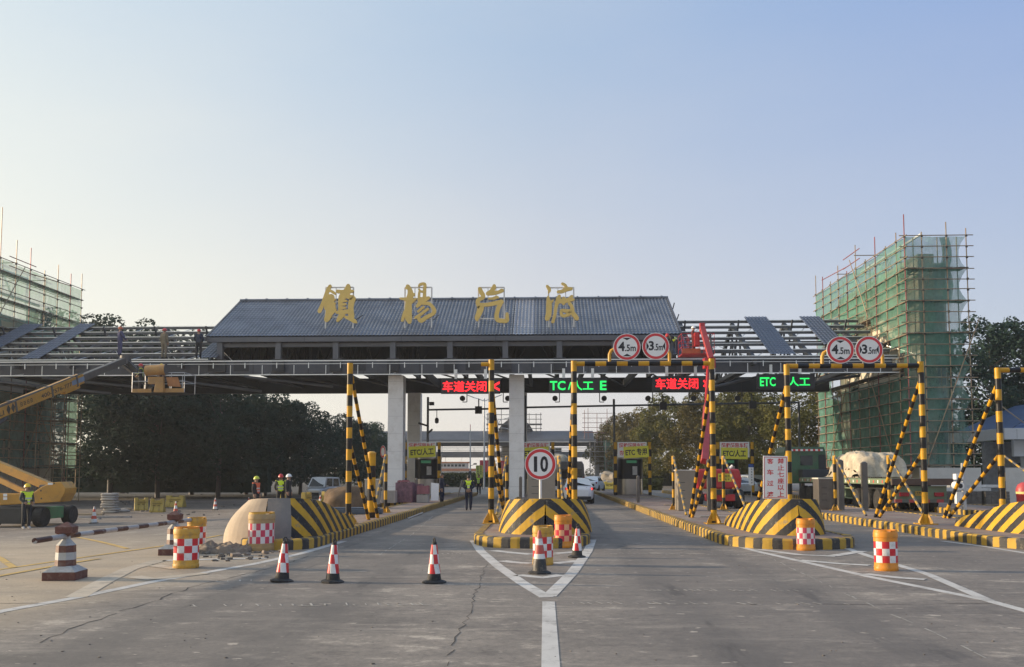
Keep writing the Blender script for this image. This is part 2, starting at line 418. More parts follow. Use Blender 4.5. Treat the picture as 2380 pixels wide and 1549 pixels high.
line(wm, [(378, 1303), (480, 1300), (620, 1297)], .24, .006)
line(wm, [(1665, 1256), (1764, 1282), (2025, 1341), (2290, 1394), (2400, 1424)], .17)
line(wm, [(1915, 1256), (2025, 1294), (2155, 1334), (2296, 1395)], .17, .006)
for l in ([(1764, 1277), (1855, 1289), (1942, 1293)], [(1935, 1292), (2004, 1281)], [(1858, 1302), (1950, 1310), (2020, 1314)], [(2010, 1334), (2090, 1343), (2150, 1347)]): line(wm, l, .24, .008)
line(wm, [(2190, 1257), (2290, 1270), (2400, 1288)], .15)
structure(wm, 'white_road_marking', WP)
fm = MB()
line(fm, [(176, 1388), (240, 1352), (300, 1322), (372, 1302)], .30, .006)
for l in ([(310, 1340), (350, 1346), (400, 1341), (476, 1332)], [(358, 1314), (405, 1321), (463, 1315)]): line(fm, l, .3, .008)
structure(fm, 'faded_road_marking', FP)
ym = MB()
line(ym, [(-40, 1331), (0, 1323), (177, 1297), (402, 1265), (514, 1243)], .14)
line(ym, [(-40, 1347), (0, 1338), (160, 1309), (230, 1298)], .14, .006)
line(ym, [(-30, 1284), (0, 1297), (32, 1319)], .14, .008); line(ym, [(178, 1248), (296, 1275)], .12, .008)
structure(ym, 'yellow_road_marking', YP)
# rumble strips: worn ticks across the lanes
tk = MB()
for (xa, ya, xb, yb, n) in ((450, 1409, 1050, 1405, 24), (1480, 1372, 1890, 1374, 22), (1330, 1403, 1990, 1405, 30), (1420, 1287, 1790, 1290, 26), (1010, 1287, 1090, 1288, 8), (1440, 1276, 1700, 1279, 18), (500, 1352, 660, 1349, 6)):
    for i in range(n):
        t = (i + rnd.random() * .4) / n
        if rnd.random() < .15: continue
        x, y = xa + (xb - xa) * t, ya + (yb - ya) * t
        p = GG(x, y); L = rnd.uniform(.1, .26); a_ = rnd.uniform(.7, 1.15)
        line(tk, [(p.x, p.y), (p.x - L * math.cos(a_) * .55, p.y + L * math.sin(a_))], rnd.uniform(.012, .03), .005, px=False)
        if rnd.random() < .4: line(tk, [(p.x - .05, p.y - .02), (p.x + rnd.uniform(.03, .16), p.y - .02)], .022, .006, px=False)
for (x, y, L) in ((800, 1330, 0),):
    line(tk, [(775, 1330), (852, 1329)], .035, .005)
structure(tk, 'worn_rumble_marking', M('worn_paint', (.42, .39, .34), .75, var=.3, vs=4))
CR = M('crack_dark', (.05, .045, .04), .9, var=.3)
ck = MB()
def crack(pts, wd):
    ps = [GG(*p) for p in pts]; out = []
    for p0, p1 in zip(ps, ps[1:]):
        k = max(2, int((p1 - p0).length / .22))
        for i in range(k):
            q = p0.lerp(p1, i / k); out.append((q.x + rnd.uniform(-.045, .045), q.y + rnd.uniform(-.04, .04)))
    for i in range(len(out) - 1):
        if rnd.random() < .93: line(ck, [out[i], out[i + 1]], wd * rnd.uniform(.35, 1.3), .003, px=False)
crack([(86, 1493), (190, 1453), (305, 1412), (351, 1399), (452, 1361), (560, 1336), (650, 1316), (720, 1290)], .020)
crack([(1041, 1549), (1060, 1490), (1077, 1453), (1118, 1346), (1133, 1306)], .011)
crack([(0, 1402), (140, 1401), (300, 1399)], .018)
crack([(1890, 1404), (2080, 1405), (2250, 1402), (2380, 1400)], .016)
crack([(560, 1341), (1000, 1344), (1110, 1344)], .012)
structure(ck, 'pavement_crack', CR)
sl = MB()
def seam(pts, wd):
    ps = [GG(*p) for p in pts]
    for p0, p1 in zip(ps, ps[1:]):
        k = max(2, int((p1 - p0).length / .3))
        for i in range(k):
            if rnd.random() < .35: continue
            q0, q1 = p0.lerp(p1, i / k), p0.lerp(p1, (i + .9) / k)
            line(sl, [(q0.x + rnd.uniform(-.02, .02), q0.y), (q1.x + rnd.uniform(-.02, .02), q1.y)], wd * rnd.uniform(.5, 1.3), .003, px=False)
seam([(1715, 1258), (1860, 1330), (2010, 1400), (2150, 1460), (2330, 1549)], .022)
seam([(1005, 1200), (960, 1240), (880, 1290)], .02)
structure(sl, 'pavement_seam', M('seam_pale', (.36, .34, .30), .9))
# pebbles, chips and grit on the concrete: countless
lt = MB()
def litter(n, fx, fy, s0, s1):
    for _ in range(n):
        p = GG(fx(), fy()); s_ = rnd.uniform(s0, s1); k = len(lt.v)
        lt.box((p.x, p.y, p.z + s_ * .2), (s_ * rnd.uniform(.6, 1.6), s_, s_ * .5), Matrix.Rotation(rnd.uniform(0, 6), 3, 'Z') @ Matrix.Rotation(rnd.uniform(-.3, .3), 3, 'X'))
litter(90, lambda: rnd.uniform(0, 2380), lambda: rnd.uniform(1300, 1545), .006, .02)
litter(60, lambda: rnd.uniform(420, 640), lambda: rnd.uniform(1275, 1305), .03, .10)
litter(50, lambda: rnd.uniform(230, 560), lambda: rnd.uniform(1150, 1200), .05, .18)
o = structure(lt, 'grit', M('grit', (.16, .14, .12), .9, var=.5, vs=1.5)); o['kind'] = 'stuff'

# ------------------------------------------------------------------ islands
KERB = stripes('kerb_stripes', .46, a=(.55, .34, .055), b_=(.045, .043, .042), axis=0, ca=0., cb=1., wear=.75, rough=.7, dirt=(.22, .19, .15), edge=.05)
def paving_mat():
    mt, nt, b = base('island_paving')
    tcn = nn(nt, 'ShaderNodeTexCoord'); br = nn(nt, 'ShaderNodeTexBrick'); nt.links.new(tcn.outputs['Object'], br.inputs[0])
    br.inputs['Scale'].default_value = 5; br.inputs['Color1'].default_value = (.23, .15, .13, 1); br.inputs['Color2'].default_value = (.28, .20, .17, 1); br.inputs['Mortar'].default_value = (.17, .14, .12, 1)
    br.inputs['Mortar Size'].default_value = .02
    d = tex(nt, scale=.9, detail=7)
    nt.links.new(mixc(nt, math_(nt, 'MULTIPLY', ramp(nt, d, .42, .65), .7), br.outputs[0], (.33, .28, .22)), b.inputs['Base Color']); b.inputs['Roughness'].default_value = .85
    return mt
PAV = paving_mat()
IH = .24
def island(x0, x1, y0, y1, nose, label, h=IH):
    xc, hw = (x0 + x1) / 2, (x1 - x0) / 2
    def outline(off):
        pts = []
        for k in range(25):
            t = math.pi * k / 24; ex = .75
            cx, sy = -math.cos(t), math.sin(t)
            pts.append((xc + math.copysign(abs(cx) ** ex, cx) * (hw - off), y0 + nose - (abs(sy) ** ex) * (nose - off)))
        y = y0 + nose; n = int((y1 - y0 - nose) / .8)
        pts += [(x1 - off, y + (y1 - off - y) * (i + 1) / n) for i in range(n)]
        pts += [(x0 + off, y1 - off - (y1 - off - y) * i / n) for i in range(n)]
        return pts
    A, B, C = outline(0), outline(.03), outline(.22)
    N = len(A); mb = MB(); t = thing('traffic_island', label, 'traffic island')
    L = [0]
    for i in range(N): L.append(L[-1] + math.dist(A[i], A[(i + 1) % N]))
    wob = [rnd.uniform(-.012, .012) for _ in range(N)]
    for i in range(N):
        j = (i + 1) % N; u0, u1 = L[i], L[i + 1]
        r = [[(A[q][0], A[q][1], min(0, gz(*A[q])) - .02), (A[q][0], A[q][1], h - .035 + wob[q]), (B[q][0], B[q][1], h + wob[q]), (C[q][0], C[q][1], h + .004 + wob[q]), (C[q][0], C[q][1], h - .03)] for q in (i, j)]
        for k in range(4): mb.poly([r[0][k], r[1][k], r[1][k + 1], r[0][k + 1]], 0, [(u0, k), (u1, k), (u1, k + 1), (u0, k + 1)])
    part(mb, 'kerb', KERB, t, smooth=40)
    pv = MB(); cc = outline(.21)
    pv.poly([(x, y, h - .012) for x, y in cc])
    part(pv, 'paving', PAV, t)
    return t
island(-7.2, -5.4, 20.3, 72, 1.2, 'raised island under the half tan concrete block, left of the lane with three cones')
island(-10.7, -7.55, 46, 72, 2.0, 'raised island widening around the first white column')
island(-1.81, 1.17, 21.0, 84, 2.4, 'raised island carrying the speed sign, pointing at the central white triangle')
island(4.37, 7.6, 20.9, 80, 2.3, 'raised island carrying the white board with red characters')
island(10.7, 14.3, 20.6, 82, 2.3, 'raised island beside the green flatbed truck, wide striped kerb')
island(17.7, 21.2, 24.0, 80, 2.3, 'raised island beyond the green flatbed truck, mostly hidden')

# ------------------------------------------------------------------ crash blocks
BSTR = stripes('block_stripes', .50, a=(.66, .38, .03), b_=(.022, .022, .024), ca=1., cb=1., wear=.6, rough=.62, dirt=(.26, .22, .16), edge=.05)
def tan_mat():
    mt, nt, b = base('block_tan_sunlit')
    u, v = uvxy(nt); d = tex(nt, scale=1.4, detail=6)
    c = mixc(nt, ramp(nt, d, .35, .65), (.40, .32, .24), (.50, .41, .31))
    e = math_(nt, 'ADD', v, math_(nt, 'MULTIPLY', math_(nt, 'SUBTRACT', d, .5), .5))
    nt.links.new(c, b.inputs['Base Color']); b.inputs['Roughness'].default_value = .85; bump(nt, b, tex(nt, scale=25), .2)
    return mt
TAN = tan_mat(); GREYC = M('block_grey_shaded', (.24, .22, .20), .8, var=.2, vs=1.2, dirt=(.36, .31, .25))  # same bare concrete; sunlit flank coloured tan, shaded nose side coloured grey
def crash_block(xr, yf, hw, label, paint=True, L=4.6, z=IH, H=.88, yaw=0):
    t = thing('crash_block', label, 'concrete block', (xr, yf, z - .012), yaw)
    def cat(a, n=3):
        out = []
        for i in range(len(a) - 1):
            p0, p1, p2, p3 = a[max(0, i - 1)], a[i], a[i + 1], a[min(len(a) - 1, i + 2)]
            for j in range(n):
                u = j / n; out.append(tuple(.5 * (2 * q + (r_ - p) * u + (2 * p - 5 * q + 4 * r_ - s_) * u * u + (3 * q - p - 3 * r_ + s_) * u ** 3) for p, q, r_, s_ in zip(p0, p1, p2, p3)))
        return out + [tuple(a[-1])]
    st = [(.03, 0), (.30, .10), (.62, .34), (.86, .75), (.97, 1.35), (1., 2.1), (1., 2.9), (1., 3.8), (1., L)]
    hs = [H, H + .01, H, H - .02, H - .07, H - .17, H - .33, H - .50, H - .62]
    tops = [(0., .30), (.26, .36), (.52, .52), (.70, .85), (.80, 1.4), (.86, 2.1), (.88, 2.9), (.90, 3.8), (.93, L - .03)]
    st, tops, hs = cat(st), cat(tops), [q[0] for q in cat([(h,) for h in hs])]
    hl_ = [q[0] for q in cat([(h,) for h in ([H, H, H - .03, H - .08, H - .20, H - .40, H - .60, H - .76, H - .86])])]
    sides = {}
    mb = MB()
    for sgn in (-1, 1):
        u = 0; rows = []
        for i, ((b_, dy), (tx, ty), h) in enumerate(zip(st, tops, hs if paint or sgn > 0 else hl_)):
            if not paint and sgn < 0: b_, tx = b_ * 1.26, tx * .84
            if i: u += math.hypot((st[i][0] - st[i - 1][0]) * hw, st[i][1] - st[i - 1][1])
            row = []
            for k in range(9):
                s = k / 8; bul = .02 * math.sin(math.pi * s)
                zz = h * s
                row.append((Vector((sgn * (hw * (b_ + (tx - b_) * s ** (1.1 if paint or sgn > 0 else 2.4)) + (bul if i > 1 else 0)), dy + (ty - dy) * s ** 1.2, zz)), (u * .8, h * s)))
            rows.append(row)
        for i in range(len(rows) - 1):
            for k in range(8):
                q = [rows[i][k], rows[i + 1][k], rows[i + 1][k + 1], rows[i][k + 1]]
                if sgn < 0: q = q[::-1]
                mi = 0
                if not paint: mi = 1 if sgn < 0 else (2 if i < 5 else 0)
                mb.poly([x[0] for x in q], mi, [x[1] for x in q])
        sides[sgn] = rows
    for i in range(len(st) - 1):     # top and tail
        a, b_ = sides[-1][i][8][0], sides[1][i][8][0]; c, d = sides[1][i + 1][8][0], sides[-1][i + 1][8][0]
        ua = sides[1][i][8][1]; uc = sides[1][i + 1][8][1]
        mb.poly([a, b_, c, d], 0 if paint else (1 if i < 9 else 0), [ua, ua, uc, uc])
    e0, e1 = sides[-1][-1], sides[1][-1]
    mb.poly([e1[0][0], e0[0][0], e0[8][0], e1[8][0]])
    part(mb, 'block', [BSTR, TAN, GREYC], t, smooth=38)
    return t
crash_block(0.02, 22.2, 1.25, 'black and yellow chevron block directly below the round speed sign')
crash_block(6.28, 22.2, .95, 'black and yellow chevron block below the white board with red characters')
crash_block(13.3, 22.0, 1.35, 'black and yellow chevron block cut off by the picture edge, beside the lone drum')
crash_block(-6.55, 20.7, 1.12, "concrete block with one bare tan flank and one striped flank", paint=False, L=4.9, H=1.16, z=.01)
# ------------------------------------------------------------------ striped gates and posts
PST = stripes('post_stripes', .66, wear=.28, rough=.32, dirt=(.10, .06, .035), edge=.01)
BST = stripes('brace_stripes', .50, wear=.3, rough=.35, dirt=(.10, .06, .035))
SST = stripes('short_post_stripes', .70, wear=.3, rough=.35, dirt=(.10, .06, .035))
STS = stripes('short_brace_stripes', .50, a=(.50, .30, .05), b_=(.09, .085, .08), wear=.4, rough=.5, dirt=(.2, .17, .12))
YPL = M('yellow_steel', (.58, .31, .03), .42, var=.2, vs=3, dirt=(.16, .09, .04), dirta=.6)
GALV = M('galvanised', (.50, .51, .52), .4, .6, var=.12)
WHT = M('white_enamel', (.80, .80, .79), .35, var=.05)
RED = M('sign_red', (.62, .035, .045), .35, var=.1)
INK = M('sign_black', (.012, .012, .018), .4, var=.1)
def post_with_base(t, x, y, z0, z1, r=.09, mat=None, gus=.26):
    part(MB().tube((x, y, z1), (x, y, z0), r, 16), 'post', mat or PST, t, 40)
    b = MB().bx(x - gus, x + gus, y - gus, y + gus, z0 - .01, z0 + .02)
    for a in range(4):
        c, s_ = math.cos(a * math.pi / 2 + .5), math.sin(a * math.pi / 2 + .5)
        b.prism([(r * .9, .02), (gus, .02), (gus, .07), (r, gus * 1.3)], lambda p, q, d, c=c, s_=s_: (x + c * p - s_ * d, y + s_ * p + c * d, z0 + q), -.008, .008)
    part(b, 'base_plate', YPL, t)
def brace(t, p0, p1, r=.058, mat=None): part(MB().tube(p0, p1, r, 12), 'brace', mat or BST, t, 40)
def bar(t, x0, x1, y, z, r=.075): part(MB().tube((x0, y, z), (x1, y, z), r, 14, v0=0), 'crossbar', PST, t, 40)
def legs(t, x, y, z1, fx, fy, hi, lo):
    brace(t, (x, y + .1, hi), (fx, fy, IH)); brace(t, (x, y + .1, lo), (fx + .03, fy - .25, IH))
GY = 27.4
t = thing('striped_post', 'tall lone striped post with two braces beside the half tan block', 'post', (0, 0, 0), 0, 'tall striped posts without a complete bar')
post_with_base(t, -5.95, 27.0, IH, 5.13); brace(t, (-5.93, 27.1, 4.75), (-5.72, 30.6, IH)); brace(t, (-5.93, 27.1, 2.6), (-5.80, 29.4, IH))
t = thing('striped_post', 'tall lone striped post with a stub of crossbar, beside the speed sign block', 'post', (0, 0, 0), 0, 'tall striped posts without a complete bar')
post_with_base(t, -1.63, GY, IH, 5.27); bar(t, -1.95, -1.63, GY, 5.13, .065); legs(t, -1.63, GY, 5.27, -1.40, 31.3, 4.6, 2.4)
def bracket(t, x0, x1, y, zb, zs):
    b = MB().path([(x0, y, zb), (x0, y, zb + .28), (x0 + .05, y, zb + .40), (x0 + .18, y, zs)], .055, 10)
    part(b, 'sign_bracket', YPL, t, 40); part(MB().path([(x1, y, zb), (x1, y, zb + .30), (x1 - .05, y, zb + .42), (x1 - .18, y, zs)], .055, 10), 'sign_bracket', YPL, t, 40)
t = thing('height_gate', 'striped gate with two round signs, over the lane of the white sedan', 'height gate', (0, 0, 0), 0, 'striped height limit gates')
post_with_base(t, .92, GY, IH, 5.22); post_with_base(t, 5.14, GY, IH, 5.27); bar(t, .92, 5.14, GY, 5.13); bracket(t, 2.02, 3.86, GY, 5.13, 5.6)
legs(t, .92, GY, 5.2, .80, 31.4, 4.6, 2.4); legs(t, 5.14, GY, 5.2, 5.08, 31.5, 4.6, 2.35)
t = thing('height_gate', 'striped gate with two round signs, in front of the netted scaffold and truck', 'height gate', (0, 0, 0), 0, 'striped height limit gates')
post_with_base(t, 7.42, GY, IH, 5.08); post_with_base(t, 11.46, GY, IH, 5.15); bar(t, 7.42, 11.46, GY, 5.03); bracket(t, 8.5, 10.32, GY, 5.03, 5.5)
legs(t, 7.42, GY, 5.1, 7.30, 31.5, 4.4, 2.35); legs(t, 11.46, GY, 5.1, 11.50, 31.6, 4.55, 2.35)
t = thing('height_gate', 'striped gate cut off by the picture edge beside the white building', 'height gate', (0, 0, 0), 0, 'striped height limit gates')
post_with_base(t, 13.75, GY, IH, 4.95); post_with_base(t, 17.9, GY, IH, 4.95); bar(t, 13.75, 17.9, GY, 4.88); bracket(t, 14.78, 16.6, GY, 4.88, 5.4)
legs(t, 13.75, GY, 5, 13.72, 31.3, 4.4, 2.3)
def round_sign(name, cx, cy, cz, r, label, cat, draw, lean=0.):
    t = thing(name, label, cat, (cx, cy, cz))
    b = MB().prism([(r * math.cos(2 * math.pi * k / 48), r * math.sin(2 * math.pi * k / 48)) for k in range(48)], lambda a, q, d: (a, d, q), 0, .025)
    part(b, 'plate', WHT, t, 40)
    part(MB().disc((0, -.003, 0), r * .955, n=48, r0=r * .765), 'ring', RED, t)
    draw(t, r); return t
def limit(txt, vertical):
    def d(t, r):
        k = MB()
        e, i_ = .74 * r, .50 * r
        for s_ in (-1, 1):
            wv = .32 * r
            tri = [(-wv, s_ * e * .93), (wv, s_ * e * .93), (0, s_ * i_)]
            if not vertical: tri = [(q, p) for p, q in tri]
            pts = [Vector((p, -.004, q)) for p, q in tri]
            nrm = (pts[1] - pts[0]).cross(pts[2] - pts[0])
            if nrm.y > 0: pts = pts[::-1]
            k.poly(pts)
        part(k, 'arrowhead', INK, t)
        x = MB(); sh = 0 if vertical else .0
        add(x, text_mb(txt[0], None, .70 * r, bold=.03, c=((-.40 if vertical else -.33) * r, -.005, .04 * r)))
        add(x, text_mb(txt[1:], (.80 if vertical else .62) * r, .50 * r, bold=.022, c=((.25 if vertical else .20) * r, -.005, -.07 * r)))
        part(x, 'lettering', INK, t)
    return d
SR = .415
round_sign('height_limit_sign', 2.54, 27.22, 5.62, SR, 'round 4.5m height sign on the gate above the speed sign lane', 'road sign', limit('4.5m', True))
round_sign('width_limit_sign', 3.42, 27.22, 5.64, SR, 'round 3.5m width sign on the gate above the speed sign lane', 'road sign', limit('3.5m', False))
round_sign('height_limit_sign', 9.0, 27.22, 5.50, SR, 'round 4.5m height sign on the gate before the netted scaffold', 'road sign', limit('4.5m', True))
round_sign('width_limit_sign', 9.86, 27.22, 5.50, SR, 'round 3.5m width sign on the gate before the netted scaffold', 'road sign', limit('3.5m', False))
def ten(t, r):
    x = MB(); add(x, text_mb("1", None, .98 * r, bold=.03, c=(-.31 * r, -.005, 0))); add(x, text_mb("0", .50 * r, 1.02 * r, bold=.03, c=(.24 * r, -.005, 0)))
    part(x, 'lettering', INK, t)
    part(MB().tube((0, .05, -r * .7), (0, .05, -1.0), .034, 12), 'pole', WHT, t, 40)
round_sign('speed_limit_sign', -.10, 22.75, 1.99, .40, 'round speed limit sign reading 10 on a white pole', 'road sign', ten)
# white board with red characters
t = thing('notice_board', 'white board with a red border and two columns of red characters', 'sign', (0, 0, 0))
bw, bh, by = .62, 1.09, 22.95
bc = P(1802, 1109, by); bp = part(MB().box((bc.x, by, bc.z), (bw, .02, bh), Matrix.Rotation(R(1.2), 3, 'Y')), 'panel', WHT, t, bev=.008)
def frame_mb(w_, h_, th, y, c, rot=0.):
    m_ = MB(); q = Matrix.Rotation(rot, 3, 'Y')
    for (x0, x1, z0, z1) in ((-w_ / 2, w_ / 2, h_ / 2 - th, h_ / 2), (-w_ / 2, w_ / 2, -h_ / 2, -h_ / 2 + th), (-w_ / 2, -w_ / 2 + th, -h_ / 2 + th, h_ / 2 - th), (w_ / 2 - th, w_ / 2, -h_ / 2 + th, h_ / 2 - th)):
        m_.poly([Vector(c) + q @ Vector((a, y, b)) for a, b in ((x0, z0), (x1, z0), (x1, z1), (x0, z1))])
    return m_
part(frame_mb(bw - .05, bh - .05, .014, -.013, bc, R(1.2)), 'border', RED, t)
lx = MB()
q = Matrix.Rotation(R(1.2), 3, 'Y')
for i, ch in enumerate("禁止七座以上"): add(lx, text_mb(ch, .165, .14, bold=.018, c=Vector(bc) + q @ Vector((.135, -.014, .42 - i * .168))))
for i, ch in enumerate("客车过渡"): add(lx, text_mb(ch, .165, .14, bold=.018, c=Vector(bc) + q @ Vector((-.13, -.014, .41 - i * .28))))
part(lx, 'lettering', RED, t)
part(MB().tube((bc.x - .18, by + .03, 1.02), (bc.x - .18, by + .03, 1.9), .02, 8).tube((bc.x + .18, by + .03, 1.0), (bc.x + .18, by + .03, 1.9), .02, 8), 'bracket', GALV, t, 40)

def short_post(x, y, fx, fy, label, h=2.25, r=.07, z=IH, group='short striped posts with one sloping brace'):
    t = thing('short_striped_post', label, 'post', (0, 0, 0), 0, group)
    post_with_base(t, x, y, z, z + h, r, SST, .19)
    part(MB().path([(x, y, z + h - .07), (x + (fx - x) * .02, y + (fy - y) * .02, z + h - .02), (fx, fy, z)], .045, 10), 'brace', STS, t, 40)
short_post(5.47, 38.1, 5.17, 32.9, 'short striped post left of the tan cabinet, on the island with the red lift behind')
short_post(7.57, 38.1, 7.45, 33, 'short striped post directly in front of the red lift')
short_post(12.0, 37.4, 11.54, 32.6, 'short striped post beside the rear wheels of the green truck')
short_post(14.05, 37.0, 13.56, 32.5, 'short striped post in front of the tail of the green truck')
short_post(18.8, 37.3, 19.2, 32.5, 'short striped post behind the gate by the white building')
short_post(-6.19, 34.7, -5.97, 31.0, 'short striped post beside the first white column')
short_post(-1.6, 38.0, -1.75, 32.8, 'short striped post right of the officer in the lane, before the second white column')
short_post(.62, 38.0, .72, 33.0, 'short striped post just right of the round speed sign')
t = thing('stout_striped_post', 'stout striped post with a cap, behind the braces of the lone tall post', 'post', (0, 0, 0))
part(MB().tube((-5.97, 30.7, 2.42), (-5.97, 30.7, IH), .14, 18), 'post', stripes('stout_stripes', .80, wear=.25, rough=.3, dirt=(.1, .06, .03)), t, 40)
part(MB().lathe([(.155, 0), (.155, .05), (.10, .09), (.05, .1)], 18, (-5.97, 30.7, 2.42)), 'cap', YPL, t, 40)

# ------------------------------------------------------------------ drums
DY = M('drum_yellow', (.60, .33, .045), .55, var=.15, vs=4, dirt=(.30, .20, .10), dirta=.75)
DO = M('drum_orange', (.74, .27, .02), .48, var=.12, vs=4, dirt=(.36, .18, .06), dirta=.55)
DT = M('drum_dusty', (.46, .30, .13), .65, var=.15, vs=4, dirt=(.33, .25, .16), dirta=.7)
CK = checks('drum_checks', 10, 3, wear=.45); CK2 = checks('drum_checks_small', 18, 3, a=(.62, .05, .10), b_=(.78, .72, .68), wear=.25)
CKO = checks('drum_checks_orange', 10, 3, a=(.62, .02, .05), b_=(.85, .42, .22), wear=.2)
def drum(p, w_, h, label, col, chk, rz=0., lidmat=None, tilt=0., broken=False):
    t = thing('crash_drum', label, 'drum', p, rz, 'water filled crash drums')
    t.rotation_euler = (tilt, tilt * .5, rz)
    r = w_ / 2; sy = .82
    b0, b1 = .20 * h, .72 * h
    part(MB().lathe([(r * .98, 0), (r * 1.02, .015), (r * 1.02, .10 * h), (r * .99, .11 * h), (r * 1.0, b0)], 32, sy=sy), 'base', col, t, 40)
    part(MB().lathe([(r * .985, b0), (r * .985, b1)], 32, sy=sy, ph=.3), 'checked_band', chk, t, 40)
    part(MB().lathe([(r * 1.0, b1), (r * .99, b1 + .09 * h), (r * 1.03, b1 + .10 * h), (r * 1.03, .93 * h), (r * .98, .955 * h)], 32, sy=sy), 'shoulder', col, t, 40)
    lid = MB()
    n = 32
    for k in range(n):
        if broken and k in (20, 21, 22, 23, 24): continue
        if k in (23, 24): continue
        a0, a1 = 2 * math.pi * k / n, 2 * math.pi * (k + 1) / n
        f = lambda a, rr, z: (rr * math.cos(a), rr * math.sin(a) * sy, z)
        lid.poly([f(a0, r * .98, .955 * h), f(a1, r * .98, .955 * h), f(a1, r * .97, h), f(a0, r * .97, h)])
        lid.poly([f(a0, r * .97, h), f(a1, r * .97, h), f(a1, r * .86, h), f(a0, r * .86, h)])
        lid.poly([f(a1, r * .86, .95 * h), f(a0, r * .86, .95 * h), f(a0, r * .86, h), f(a1, r * .86, h)])
    lid.lathe([(r * .5, .94 * h), (r * .97, .95 * h)], n, sy=sy)
    part(lid, 'rim', lidmat or col, t, 30)
    return t
drum(G(432, 1319), .46, .76, 'yellow checked drum standing foremost between the two brown and white posts', DY, CK, .2, DO)
drum(Vector((-7.97, 20.3, 0)), .46, .75, 'yellow checked drum half hidden behind a nearer drum', DY, CK, 1.2)
drum(G(607, 1279), .62, .87, 'dusty squat checked drum standing against the half tan block', DT, CK2, .9, DY)
drum(G(1262, 1312), .41, .75, 'checked drum with a torn yellow rim behind the dirty cone', DY, CK, .5, DY, broken=True)
drum(G(1309, 1272), .42, .77, 'orange checked drum with peach squares, tight against the speed sign block', DO, CKO, .15)
drum(G(1873.5, 1278), .43, .72, 'orange drum with a narrow pink checked band before the white board block', DO, checks('drum_checks_pink', 14, 3, a=(.62, .06, .12), b_=(.80, .70, .66), wear=.2), .3)
drum(G(2060, 1325), .42, .73, 'lone orange checked drum inside the painted triangle at the picture edge side', DO, CK, .05)

# ------------------------------------------------------------------ cones
RUB = M('cone_rubber', (.025, .024, .024), .75, var=.3, dirt=(.09, .08, .07), dirta=.5)
CCK = checks('cone_checks', 6, 3, skew=.10, wear=.4)
def band_mat(name, bands, wear=.3, dirt=(.3, .25, .2)):
    mt, nt, b = base(name); u, v = uvxy(nt)
    cr = nn(nt, 'ShaderNodeValToRGB'); cr.color_ramp.interpolation = 'CONSTANT'; nt.links.new(v, cr.inputs[0])
    els = cr.color_ramp.elements
    els[0].position = 0; els[0].color = c4(bands[0][1]); els[1].position = bands[1][0]; els[1].color = c4(bands[1][1])
    for p_, c_ in bands[2:]:
        e_ = els.new(p_); e_.color = c4(c_)
    d = tex(nt, scale=8, detail=8, rough=.7)
    nt.links.new(mixc(nt, math_(nt, 'MULTIPLY', ramp(nt, d, .48, .68), wear), cr.outputs[0], dirt), b.inputs['Base Color']); b.inputs['Roughness'].default_value = .5
    return mt
_r, _w = (.60, .035, .03), (.76, .74, .70)
COLD = band_mat('cone_old_bands', [(0, (.03, .03, .03)), (.30, _w), (.42, (.52, .08, .06)), (.64, _w), (.80, (.50, .10, .08))], .6)
CFAR = band_mat('cone_far_bands', [(0, _w), (.22, (.62, .08, .04)), (.42, _w), (.66, (.62, .08, .04)), (.84, (.7, .6, .55))], .3)
def cone(p, label, style, rz=0., h=.70, lean=(0, 0)):
    t = thing('traffic_cone', label, 'traffic cone', p, rz, 'rubber traffic cones'); t.rotation_euler = (lean[0], lean[1], rz)
    s = h / .7
    b = MB().lathe([(.19 * s, 0), (.195 * s, .02 * s), (.17 * s, .035 * s), (.125 * s, .05 * s)], 8, ph=math.pi / 8)
    part(b, 'base', RUB, t, 20)
    if style == 'check':
        part(MB().lathe([(.115 * s, .045 * s), (.098 * s, .16 * s)], 14), 'collar', RUB, t, 40)
        part(MB().lathe([(.102 * s, .15 * s), (.047 * s, .60 * s)], 14, ph=rz * 1.7 + .4), 'sleeve', CCK, t, 40)
        k = MB().lathe([(.042 * s, .60 * s), (.036 * s, .645 * s)], 12)
        k.path([(-.03 * s, 0, .64 * s), (-.032 * s, 0, .675 * s), (-.015 * s, 0, .70 * s), (.015 * s, 0, .70 * s), (.032 * s, 0, .675 * s), (.03 * s, 0, .64 * s)], .011 * s, 8)
        part(k, 'handle', RUB, t, 40)
    else:
        part(MB().lathe([(.125 * s, .045 * s), (.11 * s, .17 * s), (.03 * s, .67 * s), (.022 * s, .70 * s)], 18), 'body', COLD if style == 'old' else CFAR, t, 40)
    return t
cone(G(655, 1351), 'checked cone leaning slightly, leftmost of the three standing across the lane', 'check', .4, .71, (R(-2), R(4)))
cone(G(773, 1353), 'checked cone standing in the middle of the three across the lane', 'check', 1.1, .70, (R(1), R(2)))
cone(G(1009, 1354), 'checked cone standing nearest the central white triangle of the three across the lane', 'check', 2.1, .71)
cone(G(1254, 1332), 'grimy faded cone with a black lower half in front of the torn drum', 'old', .2, .75)
cone(G(1341, 1295), 'checked cone on the right edge of the central white triangle', 'check', 2.9, .70, (R(0), R(-2)))
for (x, y, lab, hh) in ((218, 1216, 'red and white cone standing beside the boom lift', .72), (500, 1184, 'red and white cone standing by the yellow plastic barriers', .70),
                    (744, 1178, 'red and white cone left of a pair behind the tan block', .66), (761, 1180, 'red and white cone right of a pair behind the tan block', .62),
                    (578, 1176, 'cone whose tip alone shows above the tan block', .6), (783, 1176, 'dull cone close to the earth heap behind the tall lone post', .6), (408, 1196, 'cone showing only above the second brown and white post', .7)):
    cone(GG(x, y), lab, 'far', rnd.random() * 3, hh)

